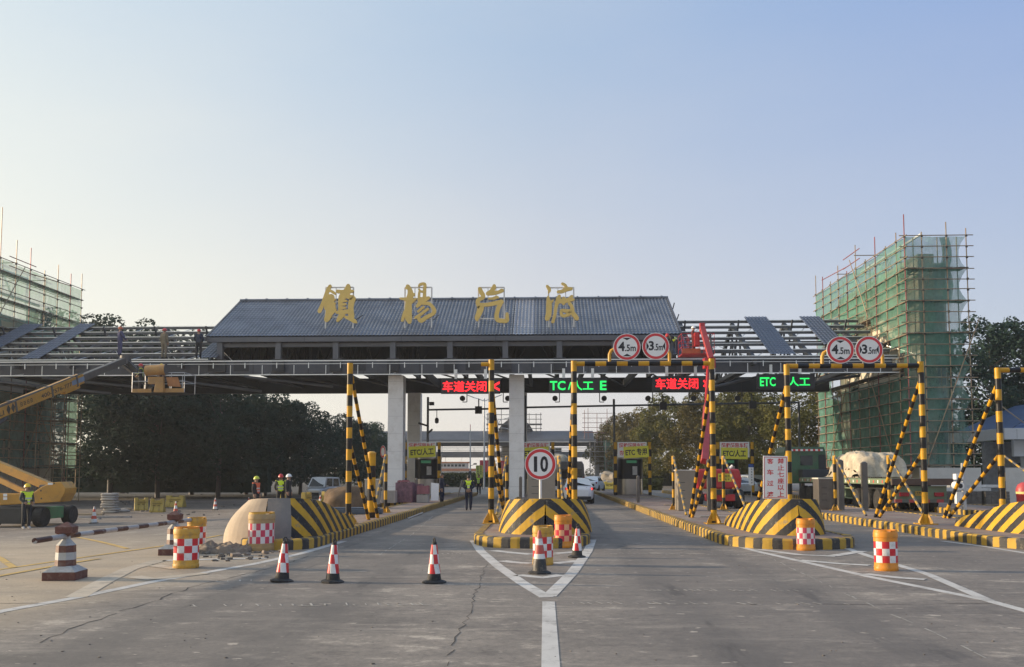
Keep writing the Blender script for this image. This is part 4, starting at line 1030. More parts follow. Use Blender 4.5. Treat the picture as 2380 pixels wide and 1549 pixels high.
def tower(xf, sg, label, blabel, top=16.35, nets=None, ext=None):
    NET_, NETL_ = nets or (NET, NETL)
    wdt = 3.75; y0, y1 = 55., 73.
    X = lambda o_: xf + sg * o_
    t = thing('scaffolding', label, 'scaffolding', (0, 0, 0))
    r = .033
    vy = [55, 56.3, 58.1, 59.9, 61.7, 63.6, 65.5, 67.4, 69.3, 71.2, 73]; vx = [0, 1.05, 2.55, wdt]
    ext = ext or [1.4, .6, .2, 1.3, .2, 1.7, .25, 1.1, .3, 1.1, 1.6]
    for k, y in enumerate(vy): part(MB().tube((X(0), y, .0), (X(rnd.uniform(-.03, .03)), y, top + ext[k]), r, 6), 'standard', POLE if k % 3 else POLR, t)
    for k, o_ in enumerate(vx[1:]): part(MB().tube((X(o_), y0, 0), (X(o_), y0 + .02, top + (.3, .9, .5)[k]), r, 6), 'standard', POLE, t)
    for o_, y in ((wdt, 58.1), (wdt, 61.7), (1.0, 58.1), (1.0, 63.6), (1.0, 69.3), (wdt, 67.4), (1.05, 56.3), (2.55, 56.3), (wdt, 56.3)): part(MB().tube((X(o_), y, 0), (X(o_), y, top + .3), r, 6), 'standard', POLE, t)
    lv = []
    z = 2.2
    while z < top - .5: lv.append(z); z += 2.02
    lifts = []
    allz = []
    for z in lv: allz += [(z, 1), (z + .68, 0), (z + 1.35, 0)]
    allz = [(z, d_) for z, d_ in allz if z < top - .25] + [(top, 0)]
    for z, d_ in allz:
        e = rnd.uniform(.15, .5)
        part(MB().tube((X(-.05), y0 - e, z), (X(-.05 + rnd.uniform(-.03, .03)), y1 + e, z + rnd.uniform(-.08, .08)), r * .95, 6), 'ledger', POLE, t)
        part(MB().tube((X(-.35), y0 - .05, z + .05), (X(wdt + .4), y0 - .05, z + .05 + rnd.uniform(-.06, .06)), r * .95, 6), 'ledger', POLE, t)
        if d_:
            part(MB().tube((X(1.0), y0, z), (X(1.0), y1, z), r, 6), 'ledger', POLE, t)
            k = MB()
            for o_ in (.25, .55, .8): k.box((X(o_), (y0 + y1) / 2, z + .06), (.22, y1 - y0, .04), Matrix.Rotation(rnd.uniform(-.004, .004), 3, 'X'))
            for q in range(9): k.box((X(.2 + q * .42), y0 + .55, z + .07 + rnd.uniform(0, .04)), (.38, 1.0, .04), Matrix.Rotation(rnd.uniform(-.05, .05), 3, 'Y'))
            part(k, 'deck_plank', DECK, t)
            for y in vy[1::2]: part(MB().tube((X(-.2), y, z - .05), (X(1.3), y, z - .05), r * .9, 5), 'transom', POLE, t)
    cl = MB()
    for z, d_ in allz:
        for y in vy: cl.box((X(-.02), y, z), (.10, .11, .12))
        for o_ in vx: cl.box((X(o_), y0 - .02, z + .03), (.11, .10, .12))
    o = part(cl, 'coupler', M('coupler', (.035, .03, .03), .6), t); o['kind'] = 'stuff'
    for (ya, za, yb, zb) in ((61.2, 12.4, 64.6, 17.2), (56, .3, 61, 8), (72, .3, 66, 8), (64, 0.3, 68, 7.5)): part(MB().tube((X(-.1), ya, za), (X(-.1), yb, zb), r, 6), 'diagonal_brace', POLE, t)
    part(MB().tube((X(1.0), y0 - .1, 2.6), (X(4.3), y0 - .15, 11.2), r, 6), 'diagonal_brace', POLE, t); part(MB().tube((X(4.6), y0 - .1, 6.5), (X(9.5), y0 - 2.5, 1.5), r, 6), 'diagonal_brace', POLE, t)
    # raised guard rails at the far end
    for (ya, za, yb, zb) in ((62.8, 17.6, 66.2, 17.6), (65.4, 16.9, 71.3, 17.2), (62.8, 16.9, 66.2, 16.9)): part(MB().tube((X(0), ya, za), (X(0), yb, zb), r, 6), 'guard_rail', POLR, t)
    for y, z in ((63.6, 17.3), (67.4, 16.8)): part(MB().tube((X(-.1), y, z), (X(3), y, z), r, 6), 'guard_rail', POLE, t)
    # nets: one strip per lift and face
    lvz = lv + [top]
    def hole(y, z):
        if not 55.9 < y < 70: return False
        zz = 8.6 + (12.3 - 8.6) * (1 - abs(y - 63) / 7.0)
        return 7.7 < z < zz + .55
    for k in range(len(lvz) - 1):
        za, zb = lvz[k], lvz[k + 1]; m_ = MB()
        for b_ in range(len(vy) - 1):
            ya, yb = vy[b_], vy[b_ + 1]; NS = 6
            for j in range(4):
                for i in range(NS):
                    u0, u1, v0, v1 = i / NS, (i + 1) / NS, j / 4, (j + 1) / 4
                    if hole(ya + (yb - ya) * (u0 + u1) / 2, za + (zb - za) * (v0 + v1) / 2): continue
                    def pt(u, v):
                        y, z = ya + (yb - ya) * u, za + (zb - za) * v
                        w_ = noise.noise(Vector((y * .9, z * .7, k + sg))) * .16 + .10 * math.sin(math.pi * u) * math.sin(math.pi * v) + .05 * noise.noise(Vector((y * 4, z * 1.5, 3)))
                        if top - z < .01: z = top - .02
                        return (X(.06 + w_), y, z)
                    m_.poly([pt(u0, v0), pt(u1, v0), pt(u1, v1), pt(u0, v1)])
        if m_.f: part(m_, 'safety_net', NET_, t, 60)
        m_ = MB(); sag = [.08, .28][k % 2]
        def pf(u, v):
            x = wdt * u; 
            x -= .42 * u ** 6 * math.sin(math.pi * v); x = max(.02, x)
            return (X(x), y0 + .06 + .14 * noise.noise(Vector((x * 1.3, v * 2 + k * 3, 7))) + .12 * math.sin(math.pi * v), za + (zb - za) * v)
        m_.grid(pf, 18, 5); part(m_, 'safety_net', NETL_ if k % 4 != 3 else NET_, t, 60)
        m_ = MB(); a_ = rnd.uniform(.3, .65)
        m_.grid(lambda u, v: (X(wdt * (a_ + .16 * u + .05 * math.sin(3 * v))), y0 + .25 + .05 * math.sin(9 * u), za + (zb - za) * v), 5, 4); part(m_, 'safety_net', NET_, t, 60)
    # the tower inside
    b = thing('gate_tower', blabel, 'tower', (0, 0, 0))
    part(MB().bx(min(X(1.35), X(5.4)), max(X(1.35), X(5.4)), 56.4, 71.6, 0, 13.6) if sg < 0 else MB().bx(X(1.35), X(2.35), 56.4, 71.6, 0, 15.6).bx(X(2.36), X(3.3), 57.2, 71.5, 0, 15.2), 'wall', CONC, b)
    for k in range(6):
        zz = 3.2 + 2.02 * k
        part(MB().bx(*sorted((X(1.3), X(1.36))), 58.2, 59.6, zz, zz + 1.5), 'window', GLS, b)
        part(MB().bx(*sorted((X(1.3), X(1.36))), 67.4, 69.0, zz, zz + 1.5), 'window', GLS, b)
        part(MB().bx(*sorted((X(2.45), X(3.2))), 57.12, 57.2, zz + .1, zz + 1.75), 'window', M('window_grey', (.16, .20, .21), .25, var=.3, vs=.6), b)
    tr = MB()
    for y in (62.5, 64.0, 65.5):
        tr.beam((X(1.3), y, 15), (X(2.3), y, 17.3), .1, .1); tr.beam((X(3.4), y, 15), (X(2.3), y, 17.3), .1, .1); tr.beam((X(1.6), y, 16), (X(3.0), y, 16), .08, .08)
    tr.beam((X(2.3), 58, 17.3), (X(2.3), 69, 17.3), .12, .12); tr.beam((X(1.3), 58, 15.1), (X(1.3), 69, 15.1), .12, .2)
    part(tr, 'roof_frame', GLV, b)
tower(22.25, 1, 'tall tube scaffolding with green safety nets, standing complete right of the canopy', 'pale stone tower wrapped in the complete green scaffolding')
tower(-39.0, -1, 'tube scaffolding with green nets cut off by the left picture edge', 'pale stone tower inside the scaffolding at the left picture edge', 17.2, (NETP, NETP), [2, 1, 1.4, .4, 3.7, 1.8, 1.7, .4, 1.3, 1.0, 1.4])
# a low stair scaffold beside the left tower
t = thing('stair_scaffold', 'open scaffold stair without nets under the canopy, behind the orange lift', 'scaffolding', (0, 0, 0))
for x in (-38.4, -37.3, -36.3):
    for y in (66, 68.5): part(MB().tube((x, y, -.4), (x, y, 8.0), .035, 6), 'standard', POLE, t)
for k in range(9):
    z = .6 + .85 * k
    for y in (66, 68.5): part(MB().tube((-38.6, y, z), (-36.1, y, z + .02), .032, 6), 'ledger', POLE, t)
    if k % 2 == 0: part(MB().bx(-38.4, -36.3, 66.2, 68.3, z + .05, z + .09), 'deck_plank', DECK, t)
part(MB().tube((-38.3, 66, .3), (-36.3, 66, 4), .03, 6), 'diagonal_brace', POLE, t)

# ------------------------------------------------------------------ toll booths and their boards
SST_ = M('stainless', (.36, .34, .32), .28, .85, var=.15, vs=1.5)
DGL = M('booth_glass', (.008, .010, .018), .3, var=.2, spec=.3)
LIME = M('lime_board', (.78, .74, .06), .4, var=.06)
BEIGE = M('beige_steel', (.30, .26, .21), .5, .2, var=.1, vs=1)
LGD = emis('led_dim', (.04, .20, .10), .28)
def booth(xc, y, label):
    t = thing('toll_booth', label, 'toll booth', (xc, y, IH), 0, 'toll booths on the islands')
    L = 1.75
    def ring(r, z0, z1):
        q = []
        for k in range(40):
            a = 2 * math.pi * k / 40; c, s_ = math.cos(a), math.sin(a); q.append((math.copysign(abs(c) ** .5, c) * .92 * r, math.copysign(abs(s_) ** .75, s_) * 1.55 * r))
        return MB().prism(q, lambda a, b, d: (a, b, d), z0, z1)
    part(ring(1.0, 0, 1.12), 'steel_base', SST_, t, 40); part(ring(1.01, 1.12, 2.55), 'glazing', DGL, t, 40); part(ring(1.03, 2.55, 2.95), 'roof', SST_, t, 40)
    part(MB().box((.02, -1.575, 2.36), (.72, .04, .2)), 'display', LGD, t)
    part(MB().box((.25, -1.565, 1.72), (.34, .03, .62)), 'shutter', M('booth_white', (.45, .45, .44), .4), t)
    return t
def booth_sign(xc, y, txt, label, dx=0., dz=0., tilt=0., yw=1.85):
    t = thing('booth_sign', label, 'sign', (xc, y, 0), 0, 'lane boards between striped posts before the booths')
    for s_ in (-1.2, 1.2):
        part(MB().tube((s_, 0, 3.95), (s_, 0, IH), .115, 14), 'post', MATS['booth_post_stripes'] if 'booth_post_stripes' in MATS else stripes('booth_post_stripes', 1.0, wear=.3), t, 40)
    part(MB().box((-.03, -.04, 3.42), (2.05, .05, 1.08)), 'white_board', WHT, t, bev=.01)
    x = MB(); add(x, text_mb("超载超限车辆", 1.85, .34, bold=.02, c=(-.03, -.07, 3.72))); add(x, text_mb("禁止通行", 1.78, .34, bold=.01, c=(-.03, -.07, 3.2)))
    part(x, 'red_lettering', RED, t)
    q = Matrix.Rotation(tilt, 3, 'Y')
    yb = part(MB().box((dx, -.10, 3.28 + dz), (yw, .04, .80), q), 'lane_board', LIME, t, bev=.008)
    l = text_mb(txt, yw * .86, .50, bold=.03)
    for v in l.v: v.xyz = q @ v + Vector((dx, -.125, 3.28 + dz))
    part(l, 'lettering', INK, yb)
    return t
YBT = 64.0
booth(-8.6, 66, 'toll booth left of the dark uniformed officer, behind the first white column'); booth_sign(-8.6, 62.6, "ETC/人工", 'yellow ETC/人工 board beside the first white column', 0, .0, R(-3), 1.9)
booth(-.45, 66, 'toll booth behind the second white column and the round speed sign'); booth_sign(-.6, 62.6, "ETC/人工", 'yellow ETC/人工 board half hidden by the second white column', .0, -.08, R(-3))
booth(6.25, 66, 'toll booth with a bright steel drum base under the ETC 专用 board'); booth_sign(6.2, 63, "ETC 专用", 'yellow ETC 专用 board on the island right of the white sedan', .25, -.02, R(-3), 1.75)
booth(13.2, 66, 'toll booth behind the red lift'); booth_sign(13.35, 63, "ETC/人工", 'yellow ETC/人工 board above the red lift', -.06, -.12, R(1), 1.85)
def cabinet(x, y, w_, d_, h_, label, mat=None, z=IH):
    t = thing('control_cabinet', label, 'cabinet', (x, y, z), 0, 'metal control cabinets on the islands')
    part(MB().bx(-w_ / 2, w_ / 2, -d_ / 2, d_ / 2, 0, h_), 'body', mat or BEIGE, t, bev=.012)
    part(MB().bx(-w_ / 2 - .03, w_ / 2 + .03, -d_ / 2 - .03, d_ / 2 + .03, h_, h_ + .05), 'lid', M('pale_lid', (.62, .58, .52), .5), t)
    sl = MB()
    for k in range(3): sl.bx(-w_ * .35, -w_ * .1, -d_ / 2 - .004, -d_ / 2 - .001, h_ * (.3 + .2 * k), h_ * (.3 + .2 * k) + .02)
    part(sl, 'vent', STL, t)
cabinet(-.15, 44, 1.35, .9, 1.75, 'tan cabinet behind the pole of the round speed sign')
cabinet(5.85, 37.4, .74, .9, 1.62, 'tan cabinet with a pale lid between two short posts, left of the red lift')
cabinet(12.0, 38.6, .85, .8, 1.28, 'grey steel cabinet in front of the side of the green truck', M('cabinet_grey', (.17, .155, .14), .4, .5, var=.15))
cabinet(-8.5, 44, .66, .6, 1.2, 'beige cabinet behind the stout striped post, left of the tiles', M('cabinet_beige', (.40, .36, .29), .6, var=.1))
def slim(x, y, h, label, w_=.16, mat=None):
    t = thing('card_pillar', label, 'post', (x, y, IH), 0, 'slim steel pillars on the islands')
    part(MB().bx(-w_ / 2, w_ / 2, -w_ / 2, w_ / 2, 0, h), 'pillar', mat or M('pillar_steel', (.15, .14, .13), .4, .6, var=.15), t, bev=.01)
    part(MB().lathe([(w_ * .5, 0), (w_ * .4, .04), (.01, .06)], 10, (0, 0, h)), 'cap', MATS['pillar_steel'], t, 40)
slim(-1.25, 47, 1.3, 'slim steel pillar in front of the foot of the second white column'); slim(.35, 47, 2.0, 'brown steel pillar just right of the round speed sign', .3, M('pillar_brown', (.16, .10, .06), .6))
slim(7.4, 48, 1.4, 'slim steel pillar at the kerb right of the steel drum booth'); slim(6.72, 36.6, 2.05, 'tall slim pillar behind a tall gate post before the red lift', .22)
slim(12.38, 37.9, 2.05, 'tall brown pillar right beside the grey steel cabinet before the truck', .24); slim(13.2, 37.4, 1.95, 'slim pillar close to the rear wheels of the green truck', .22)
slim(4.9, 47, 1.35, 'slim steel pillar on the island left of the ETC 专用 board'); slim(-7.2, 50, 1.2, 'slim steel pillar left of the dark uniformed officer')

# pole gantry behind the booths
t = thing('camera_gantry', 'thin grey pole gantry with box cameras behind the booths', 'gantry', (0, 0, 0))
GP = M('gantry_grey', (.10, .11, .12), .45, .5, var=.15)
for x, zt in ((-8.9, 7.6), (-1.45, 7.7), (5.3, 7.4), (19.2, 7.15)): part(MB().tube((x, 67.8, 0), (x, 67.8, zt), .09, 10), 'pole', GP, t, 40)
for a_, b_, z0_, z1_ in ((-8.9, -1.45, 6.62, 6.72), (-1.45, 5.3, 6.78, 6.9), (5.3, 19.2, 6.9, 7.1)): part(MB().tube((a_, 67.8, z0_), (b_, 67.8, z1_), .075, 10), 'arm', GP, t, 40)
for x, z in ((-5.0, 6.72), (9.0, 6.98), (15.7, 7.05)): part(MB().bx(x - .26, x + .26, 67.45, 67.72, z - .42, z + .14).tube((x, 67.8, z), (x, 67.8, z + .75), .05, 6), 'camera_box', LH, t)
part(MB().tube((-8.2, 67.7, 6.6), (-8.2, 67.7, 6.0), .03, 6).lathe([(.01, -.45), (.14, -.38), (.16, -.15), (.10, 0)], 12, (-8.2, 67.7, 6.0)), 'dome_camera', LH, t, 40)
part(MB().bx(-8.75, -8.4, 67.4, 67.75, 6.95, 7.2).beam((-9.6, 67.6, 5.6), (-8.95, 67.7, 5.4), .12, .14).beam((-8.9, 67.6, 4.8), (-8.5, 67.4, 5.1), .1, .12), 'camera', LH, t)
# ------------------------------------------------------------------ people
SKIN = M('skin', (.36, .21, .14), .55, var=.1); HAIR = M('hair', (.015, .013, .012), .6)
BOOT = M('shoe', (.03, .03, .03), .6); SOLE = M('pale_shoe', (.5, .48, .45), .7)
def cloth(n, c): return M('cloth_' + n, c, .85, var=.2, vs=6)
def vest_mat(name, col):
    if name in MATS: return MATS[name]
    mt, nt, b = base(name); tcn = nn(nt, 'ShaderNodeTexCoord'); s = nn(nt, 'ShaderNodeSeparateXYZ'); nt.links.new(tcn.outputs['Object'], s.inputs[0])
    z = s.outputs[2]
    k = math_(nt, 'ADD', math_(nt, 'COMPARE', z, 1.07, .028), math_(nt, 'COMPARE', z, 1.19, .028))
    nt.links.new(mixc(nt, k, col, (.55, .55, .52)), b.inputs['Base Color']); b.inputs['Roughness'].default_value = .7
    return mt
VY, VO, VG = vest_mat('vest_yellow', (.72, .92, .04)), vest_mat('vest_orange', (.80, .16, .06)), vest_mat('vest_green', (.42, .72, .05))
def person(loc, rz, label, top, legs_, vest=None, helmet=None, pose=None, scale=1., shoes=None, group=None, hair=True, lean=0.):
    """a skinned figure facing local -Y; pose overrides joints"""
    J = dict(pel=(0, 0, .94), spi=(0, .01, 1.12), che=(0, 0, 1.33), nek=(0, .01, 1.47), hea=(0, -.01, 1.58), tip=(0, .0, 1.68),
             shL=(.17, .01, 1.41), elL=(.23, .03, 1.14), wrL=(.22, -.05, .90), haL=(.215, -.07, .82), shR=(-.17, .01, 1.41), elR=(-.23, .03, 1.14), wrR=(-.22, -.05, .90), haR=(-.215, -.07, .82),
             hiL=(.095, 0, .90), knL=(.11, -.02, .49), anL=(.11, .02, .09), toL=(.12, -.13, .035), hiR=(-.095, 0, .90), knR=(-.11, -.02, .49), anR=(-.11, .02, .09), toR=(-.12, -.13, .035))
    if pose: J.update(pose)
    rad = dict(pel=(.168, .125), spi=(.165, .125), che=(.182, .13), nek=(.058, .06), hea=(.078, .098), tip=(.062, .078), sh=(.085, .085), el=(.062, .062), wr=(.042, .042), ha=(.042, .022), hi=(.108, .108), kn=(.08, .08), an=(.062, .062), to=(.042, .03))
    E = [('pel', 'spi'), ('spi', 'che'), ('che', 'nek'), ('nek', 'hea'), ('hea', 'tip')]
    for s in 'LR': E += [('che', 'sh' + s), ('sh' + s, 'el' + s), ('el' + s, 'wr' + s), ('wr' + s, 'ha' + s), ('pel', 'hi' + s), ('hi' + s, 'kn' + s), ('kn' + s, 'an' + s), ('an' + s, 'to' + s)]
    names = list(J); ix = {n: i for i, n in enumerate(names)}
    me = bpy.data.meshes.new('person'); me.from_pydata([J[n] for n in names], [(ix[a], ix[b]) for a, b in E], [])
    ob = bpy.data.objects.new('person', me); COL.objects.link(ob)
    ob.modifiers.new('skin', 'SKIN'); sb = ob.modifiers.new('sub', 'SUBSURF'); sb.levels = 2; sb.render_levels = 2
    sv = me.skin_vertices[0].data
    for n in names:
        r = rad.get(n) or rad[n[:2]]; sv[ix[n]].radius = r
    sv[ix['pel']].use_root = True
    dg = bpy.context.evaluated_depsgraph_get(); m2 = bpy.data.meshes.new_from_object(ob.evaluated_get(dg))
    bpy.data.objects.remove(ob); bpy.data.meshes.remove(me)
    mats = [top, legs_, SKIN, shoes or BOOT]
    m2.materials.clear()
    for q in mats: m2.materials.append(q)
    segs = [(Vector(J[a]), Vector(J[b]), a, b) for a, b in E]
    reg = {}
    tors = []
    for p in m2.polygons:
        c = p.center; best = None
        for a, b, na, nb in segs:
            d = b - a; u = max(0, min(1, (c - a).dot(d) / d.length_squared)); q = (c - a - d * u).length
            if best is None or q < best[0]: best = (q, na, nb, u)
        _, na, nb, u = best
        k = 0
        if nb[:2] in ('kn', 'an') or nb[:2] == 'hi': k = 1
        if nb[:2] == 'to': k = 3
        if nb == 'spi' and c.z < J['pel'][2] + .02: k = 1
        if nb in ('hea', 'tip') or (nb == 'nek' and u > .75): k = 2
        if nb[:2] == 'ha' or (nb[:2] == 'wr' and u > .9): k = 2
        p.material_index = k; p.use_smooth = True
        if k == 0 and nb in ('spi', 'che', 'nek') or (nb[:2] == 'sh'): tors.append(p.index)
    # nose, eyes, five-fingered hands join the same mesh
    mb = MB()
    hv, tv = Vector(J['hea']), Vector(J['tip']); up = (tv - hv).normalized(); fw = Vector((0, -1, 0)); fw = (fw - up * fw.dot(up)).normalized(); sd_ = up.cross(fw)
    f0 = hv + fw * .088 + up * .01
    mb.path([f0 + up * .025, f0 + fw * .02 - up * .008, f0 - up * .014 + fw * .004], [.007, .013, .008], 6, 0)
    for q in (-1, 1): mb.lathe([(.001, -.008), (.008, 0), (.001, .008)], 6, f0 + up * .03 + sd_ * .03 * q - fw * .006, mi=1)
    for q in (-1, 1): mb.lathe([(.006, -.03), (.016, 0), (.010, .03)], 6, hv + sd_ * .082 * q + up * .012, sx=.6, mi=0)
    for s in 'LR':
        wv, h_ = Vector(J['wr' + s]), Vector(J['ha' + s]); d = (h_ - wv).normalized(); sx_ = Vector((0, 1, 0)).cross(d)
        if sx_.length < .1: sx_ = Vector((1, 0, 0)).cross(d)
        sx_.normalize(); fx = d.cross(sx_).normalized()
        for i, L in enumerate((.062, .072, .068, .052)):
            b0 = h_ + d * .015 + fx * (.03 - .02 * i); mb.path([b0, b0 + d * L * .5 - sx_ * .006, b0 + d * L * .9 - sx_ * .024], [.0095, .009, .007], 5, 0)
        b0 = h_ - d * .03 + fx * .03; mb.path([b0, b0 + fx * .03 + d * .025, b0 + fx * .028 + d * .055], [.011, .010, .008], 5, 0)
    n0 = len(m2.vertices)
    vv = [v.co.copy() for v in m2.vertices] + mb.v; ff = [tuple(p.vertices) for p in m2.polygons] + [tuple(n0 + i for i in f) for f in mb.f]
    mi = [p.material_index for p in m2.polygons] + [2 if k == 0 else 4 for k in mb.mi]
    tp = [([vv[i].copy() for i in m2.polygons[k].vertices], [m2.vertices[i].normal.copy() for i in m2.polygons[k].vertices]) for k in tors]
    me = bpy.data.meshes.new('person'); me.from_pydata([tuple(v) for v in vv], [], ff)
    for q in mats + [HAIR]: me.materials.append(q)
    me.polygons.foreach_set('material_index', mi); me.shade_smooth(); bpy.data.meshes.remove(m2)
    o = link('person', me, None, loc, rz); o.scale = (scale,) * 3; tag(o, label, 'person', group)
    if lean: o.rotation_euler = (lean, 0, rz)
    if vest:
        m_ = MB()
        for ps, ns in tp:
            if max(p.z for p in ps) > J['nek'][2] - .01: continue
            m_.poly([p + n * .022 for p, n in zip(ps, ns)])
        part(m_, 'vest', vest, o, 80)
    if helmet:
        k = MB(); cc = hv + up * .045; rot = Matrix((sd_, -fw, up)).transposed()
        prof = [(.132, .0), (.124, .03), (.105, .085), (.07, .122), (.03, .137), (.001, .14)]; n = 18; b_ = len(k.v)
        for r_, z in prof:
            for a in range(n): k.v.append(cc + rot @ Vector((r_ * math.cos(2 * math.pi * a / n) * .9, r_ * math.sin(2 * math.pi * a / n) * 1.08, z)))
        for i in range(len(prof) - 1):
            for a in range(n): k.face((b_ + i * n + a, b_ + i * n + (a + 1) % n, b_ + (i + 1) * n + (a + 1) % n, b_ + (i + 1) * n + a))
        ring = [(math.cos(2 * math.pi * a / n), math.sin(2 * math.pi * a / n)) for a in range(n)]
        for a in range(n):
            (x0, y0), (x1, y1) = ring[a], ring[(a + 1) % n]
            e = lambda x, y: 1.08 + (.32 if y < -.2 else .04) * max(.3, -y)
            k.poly([cc + rot @ Vector(q) for q in ((x0 * .119, y0 * .142, 0), (x1 * .119, y1 * .142, 0), (x1 * .119 * 1.06, y1 * .142 * e(x1, y1), -.008), (x0 * .119 * 1.06, y0 * .142 * e(x0, y0), -.008))])
        part(k, 'helmet', helmet, o, 50)
    elif hair:
        k = MB(); cc = hv + up * .03 - fw * .008
        k.lathe([(.075, -.05), (.092, 0), (.090, .05), (.07, .095), (.035, .118), (.001, .122)], 14, (0, 0, 0), sy=1.15)
        rot = Matrix((sd_, -fw, up)).transposed(); k.v = [cc + rot @ v for v in k.v]
        k.f = [f for f in k.f if sum((k.v[i] - cc).dot(fw) for i in f) / len(f) < .055 or sum((k.v[i] - cc).dot(up) for i in f) / len(f) > .055]; k.mi = k.mi[:len(k.f)]; k.uv = [[(0, 0)] * len(f) for f in k.f]
        part(k, 'hair', HAIR, o, 60)
    return o
HY = M('helmet_yellow', (.80, .55, .02), .3, var=.05); HR = M('helmet_red', (.60, .04, .04), .3, var=.05); HW = M('helmet_white', (.78, .78, .77), .3, var=.05); HO = M('helmet_orange', (.62, .16, .07), .35, var=.05); HG = M('helmet_lime', (.62, .66, .06), .3, var=.05)
K = cloth('black', (.022, .024, .028)); NV = cloth('navy', (.014, .018, .04)); DK = cloth('olive', (.06, .062, .05)); KH = cloth('khaki', (.20, .17, .12)); BL = cloth('blue', (.08, .08, .16)); GR = cloth('grey', (.12, .12, .12)); DB = cloth('denim', (.035, .045, .07))
wk = dict(elL=(.25, .02, 1.16), wrL=(.17, -.17, 1.02), haL=(.12, -.22, .98), elR=(-.25, .02, 1.16), wrR=(-.17, -.17, 1.02), haR=(-.12, -.22, .98))
person(GG(60, 1230), R(62), 'person in a yellow helmet and lime vest standing by the orange boom lift', DK, K, VY, HY, wk, 1.0, SOLE)
person(Vector((-13.35, 41, gz(-13.4, 41))), R(75), 'person in an orange vest and lime helmet behind the tan block', K, K, VO, HG, None, 1.0)
person(Vector((-12.8, 43, gz(-12.8, 43))), R(200), 'person in a lime vest and red helmet seen from behind, beside the tan block', DK, K, VY, HR, dict(elL=(.27, .08, 1.18), wrL=(.2, -.05, 1.0), haL=(.16, -.09, .96)), 1.04)
person(Vector((-12.3, 42.6, gz(-12.3, 42.6))), R(85), 'person in dark clothes and a white helmet next to the lime vest worker', K, K, None, HW, None, 1.03)
bk_ = dict(elL=(.27, .10, 1.17), wrL=(.07, .17, .99), haL=(.0, .18, .96), elR=(-.27, .10, 1.17), wrR=(-.07, .17, .99), haR=(.0, .17, .98), knL=(.10, -.03, .49), anL=(.09, .06, .09), toL=(.10, -.09, .03), anR=(-.09, -.03, .09), toR=(-.10, -.18, .035))
o = person(GG(1089, 1186), R(182), 'officer in a lime vest walking away along the lane, hands clasped behind the back', NV, NV, VY, None, bk_, .98)
l = marks_mb([(-.09 + .06 * k, 0, 1.28) for k in range(4)], .05)
for v in l.v: v.x = -v.x; v.y = .178
l.f = [f[::-1] for f in l.f]; part(l, 'lettering', INK, o)
person(Vector((-5.52, 48, 0)), R(78), 'officer in a dark uniform standing by the kerb before the booth window', NV, NV, None, None, dict(elL=(.24, .0, 1.16), wrL=(.18, -.2, 1.08), haL=(.16, -.27, 1.08)), 1.03)
person(GG(1113, 1149), R(-20), 'small distant officer in a green vest facing the camera', NV, NV, VG, None, None, .97)
# on the roof frame
def roofp(x, yfeet, Y, rz, label, *a, **k): return person(P(x, yfeet, Y), rz, label, *a, **k)
roofp(278, 827, 56.4, R(140), 'person in blue overalls and an orange cap bending on the roof frame', BL, BL, None, HO, dict(elL=(.26, -.08, 1.12), wrL=(.2, -.28, 1.0), haL=(.18, -.33, .98), elR=(-.26, -.08, 1.12), wrR=(-.2, -.28, 1.0), haR=(-.18, -.33, .98)), 1.1)
roofp(381, 833, 56.2, R(165), 'person in khaki clothes and a red helmet standing on the roof frame', KH, KH, None, HR, None, 1.13)
roofp(461, 833, 56.2, R(190), 'person in dark clothes and a red helmet on the roof frame beside the tiled gable', DB, K, None, HR, wk, 1.1)
bend = dict(spi=(0, -.08, 1.08), che=(0, -.30, 1.20), nek=(0, -.42, 1.25), hea=(0, -.53, 1.26), tip=(0, -.60, 1.33), shL=(.17, -.36, 1.22), elL=(.2, -.42, .95), wrL=(.17, -.50, .74), haL=(.16, -.52, .67), shR=(-.17, -.36, 1.22), elR=(-.2, -.42, .95), wrR=(-.17, -.50, .74), haR=(-.16, -.52, .67), knL=(.11, -.06, .49), knR=(-.11, .1, .49), anR=(-.12, .22, .09), toR=(-.13, .1, .03))
roofp(1572, 827, 56.1, R(-80), 'person in a lime vest and red helmet stooping beside the red lift basket', K, DB, VY, HR, bend, 1.0)
# ------------------------------------------------------------------ vehicles
TYR = M('tyre', (.022, .021, .020), .85, var=.25, vs=4, dirt=(.10, .085, .07), dirta=.5); RIM = M('rim', (.42, .42, .42), .35, .7)
CGL = M('car_glass', (.015, .02, .025), .06); PLT = M('plate_yellow', (.45, .28, .04), .5); PLB = M('plate_blue', (.03, .08, .32), .5)
CWH = M('car_white', (.72, .74, .76), .22, var=.03); CSL = M('car_silver', (.42, .43, .45), .28, .5, var=.05); BUM = M('bumper_black', (.025, .025, .028), .6)
TLR = emis('tail_lit', (1, .05, .04), 1.6); TLD = M('tail_lamp', (.30, .01, .02), .15); HLM = M('head_lamp', (.6, .6, .62), .1)
def wheel(t, c, r, w_, rimc=None, seg=20):
    """axle along local X"""
    rot = Matrix.Rotation(math.pi / 2, 3, 'Y'); m_ = MB().lathe([(r * .62, -w_ / 2), (r * .93, -w_ / 2), (r, -w_ * .3), (r, w_ * .3), (r * .93, w_ / 2), (r * .62, w_ / 2)], seg)
    m_.v = [rot @ v + Vector(c) for v in m_.v]; o = part(m_, 'wheel', TYR, t, 40)
    k = MB().lathe([(r * .64, -w_ * .42), (r * .55, -w_ * .30), (r * .18, -w_ * .28), (r * .15, -w_ * .42), (r * .15, w_ * .42), (r * .18, w_ * .28), (r * .55, w_ * .30), (r * .64, w_ * .42)], 16)
    k.v = [rot @ v + Vector(c) for v in k.v]; part(k, 'rim', rimc or RIM, o, 30)
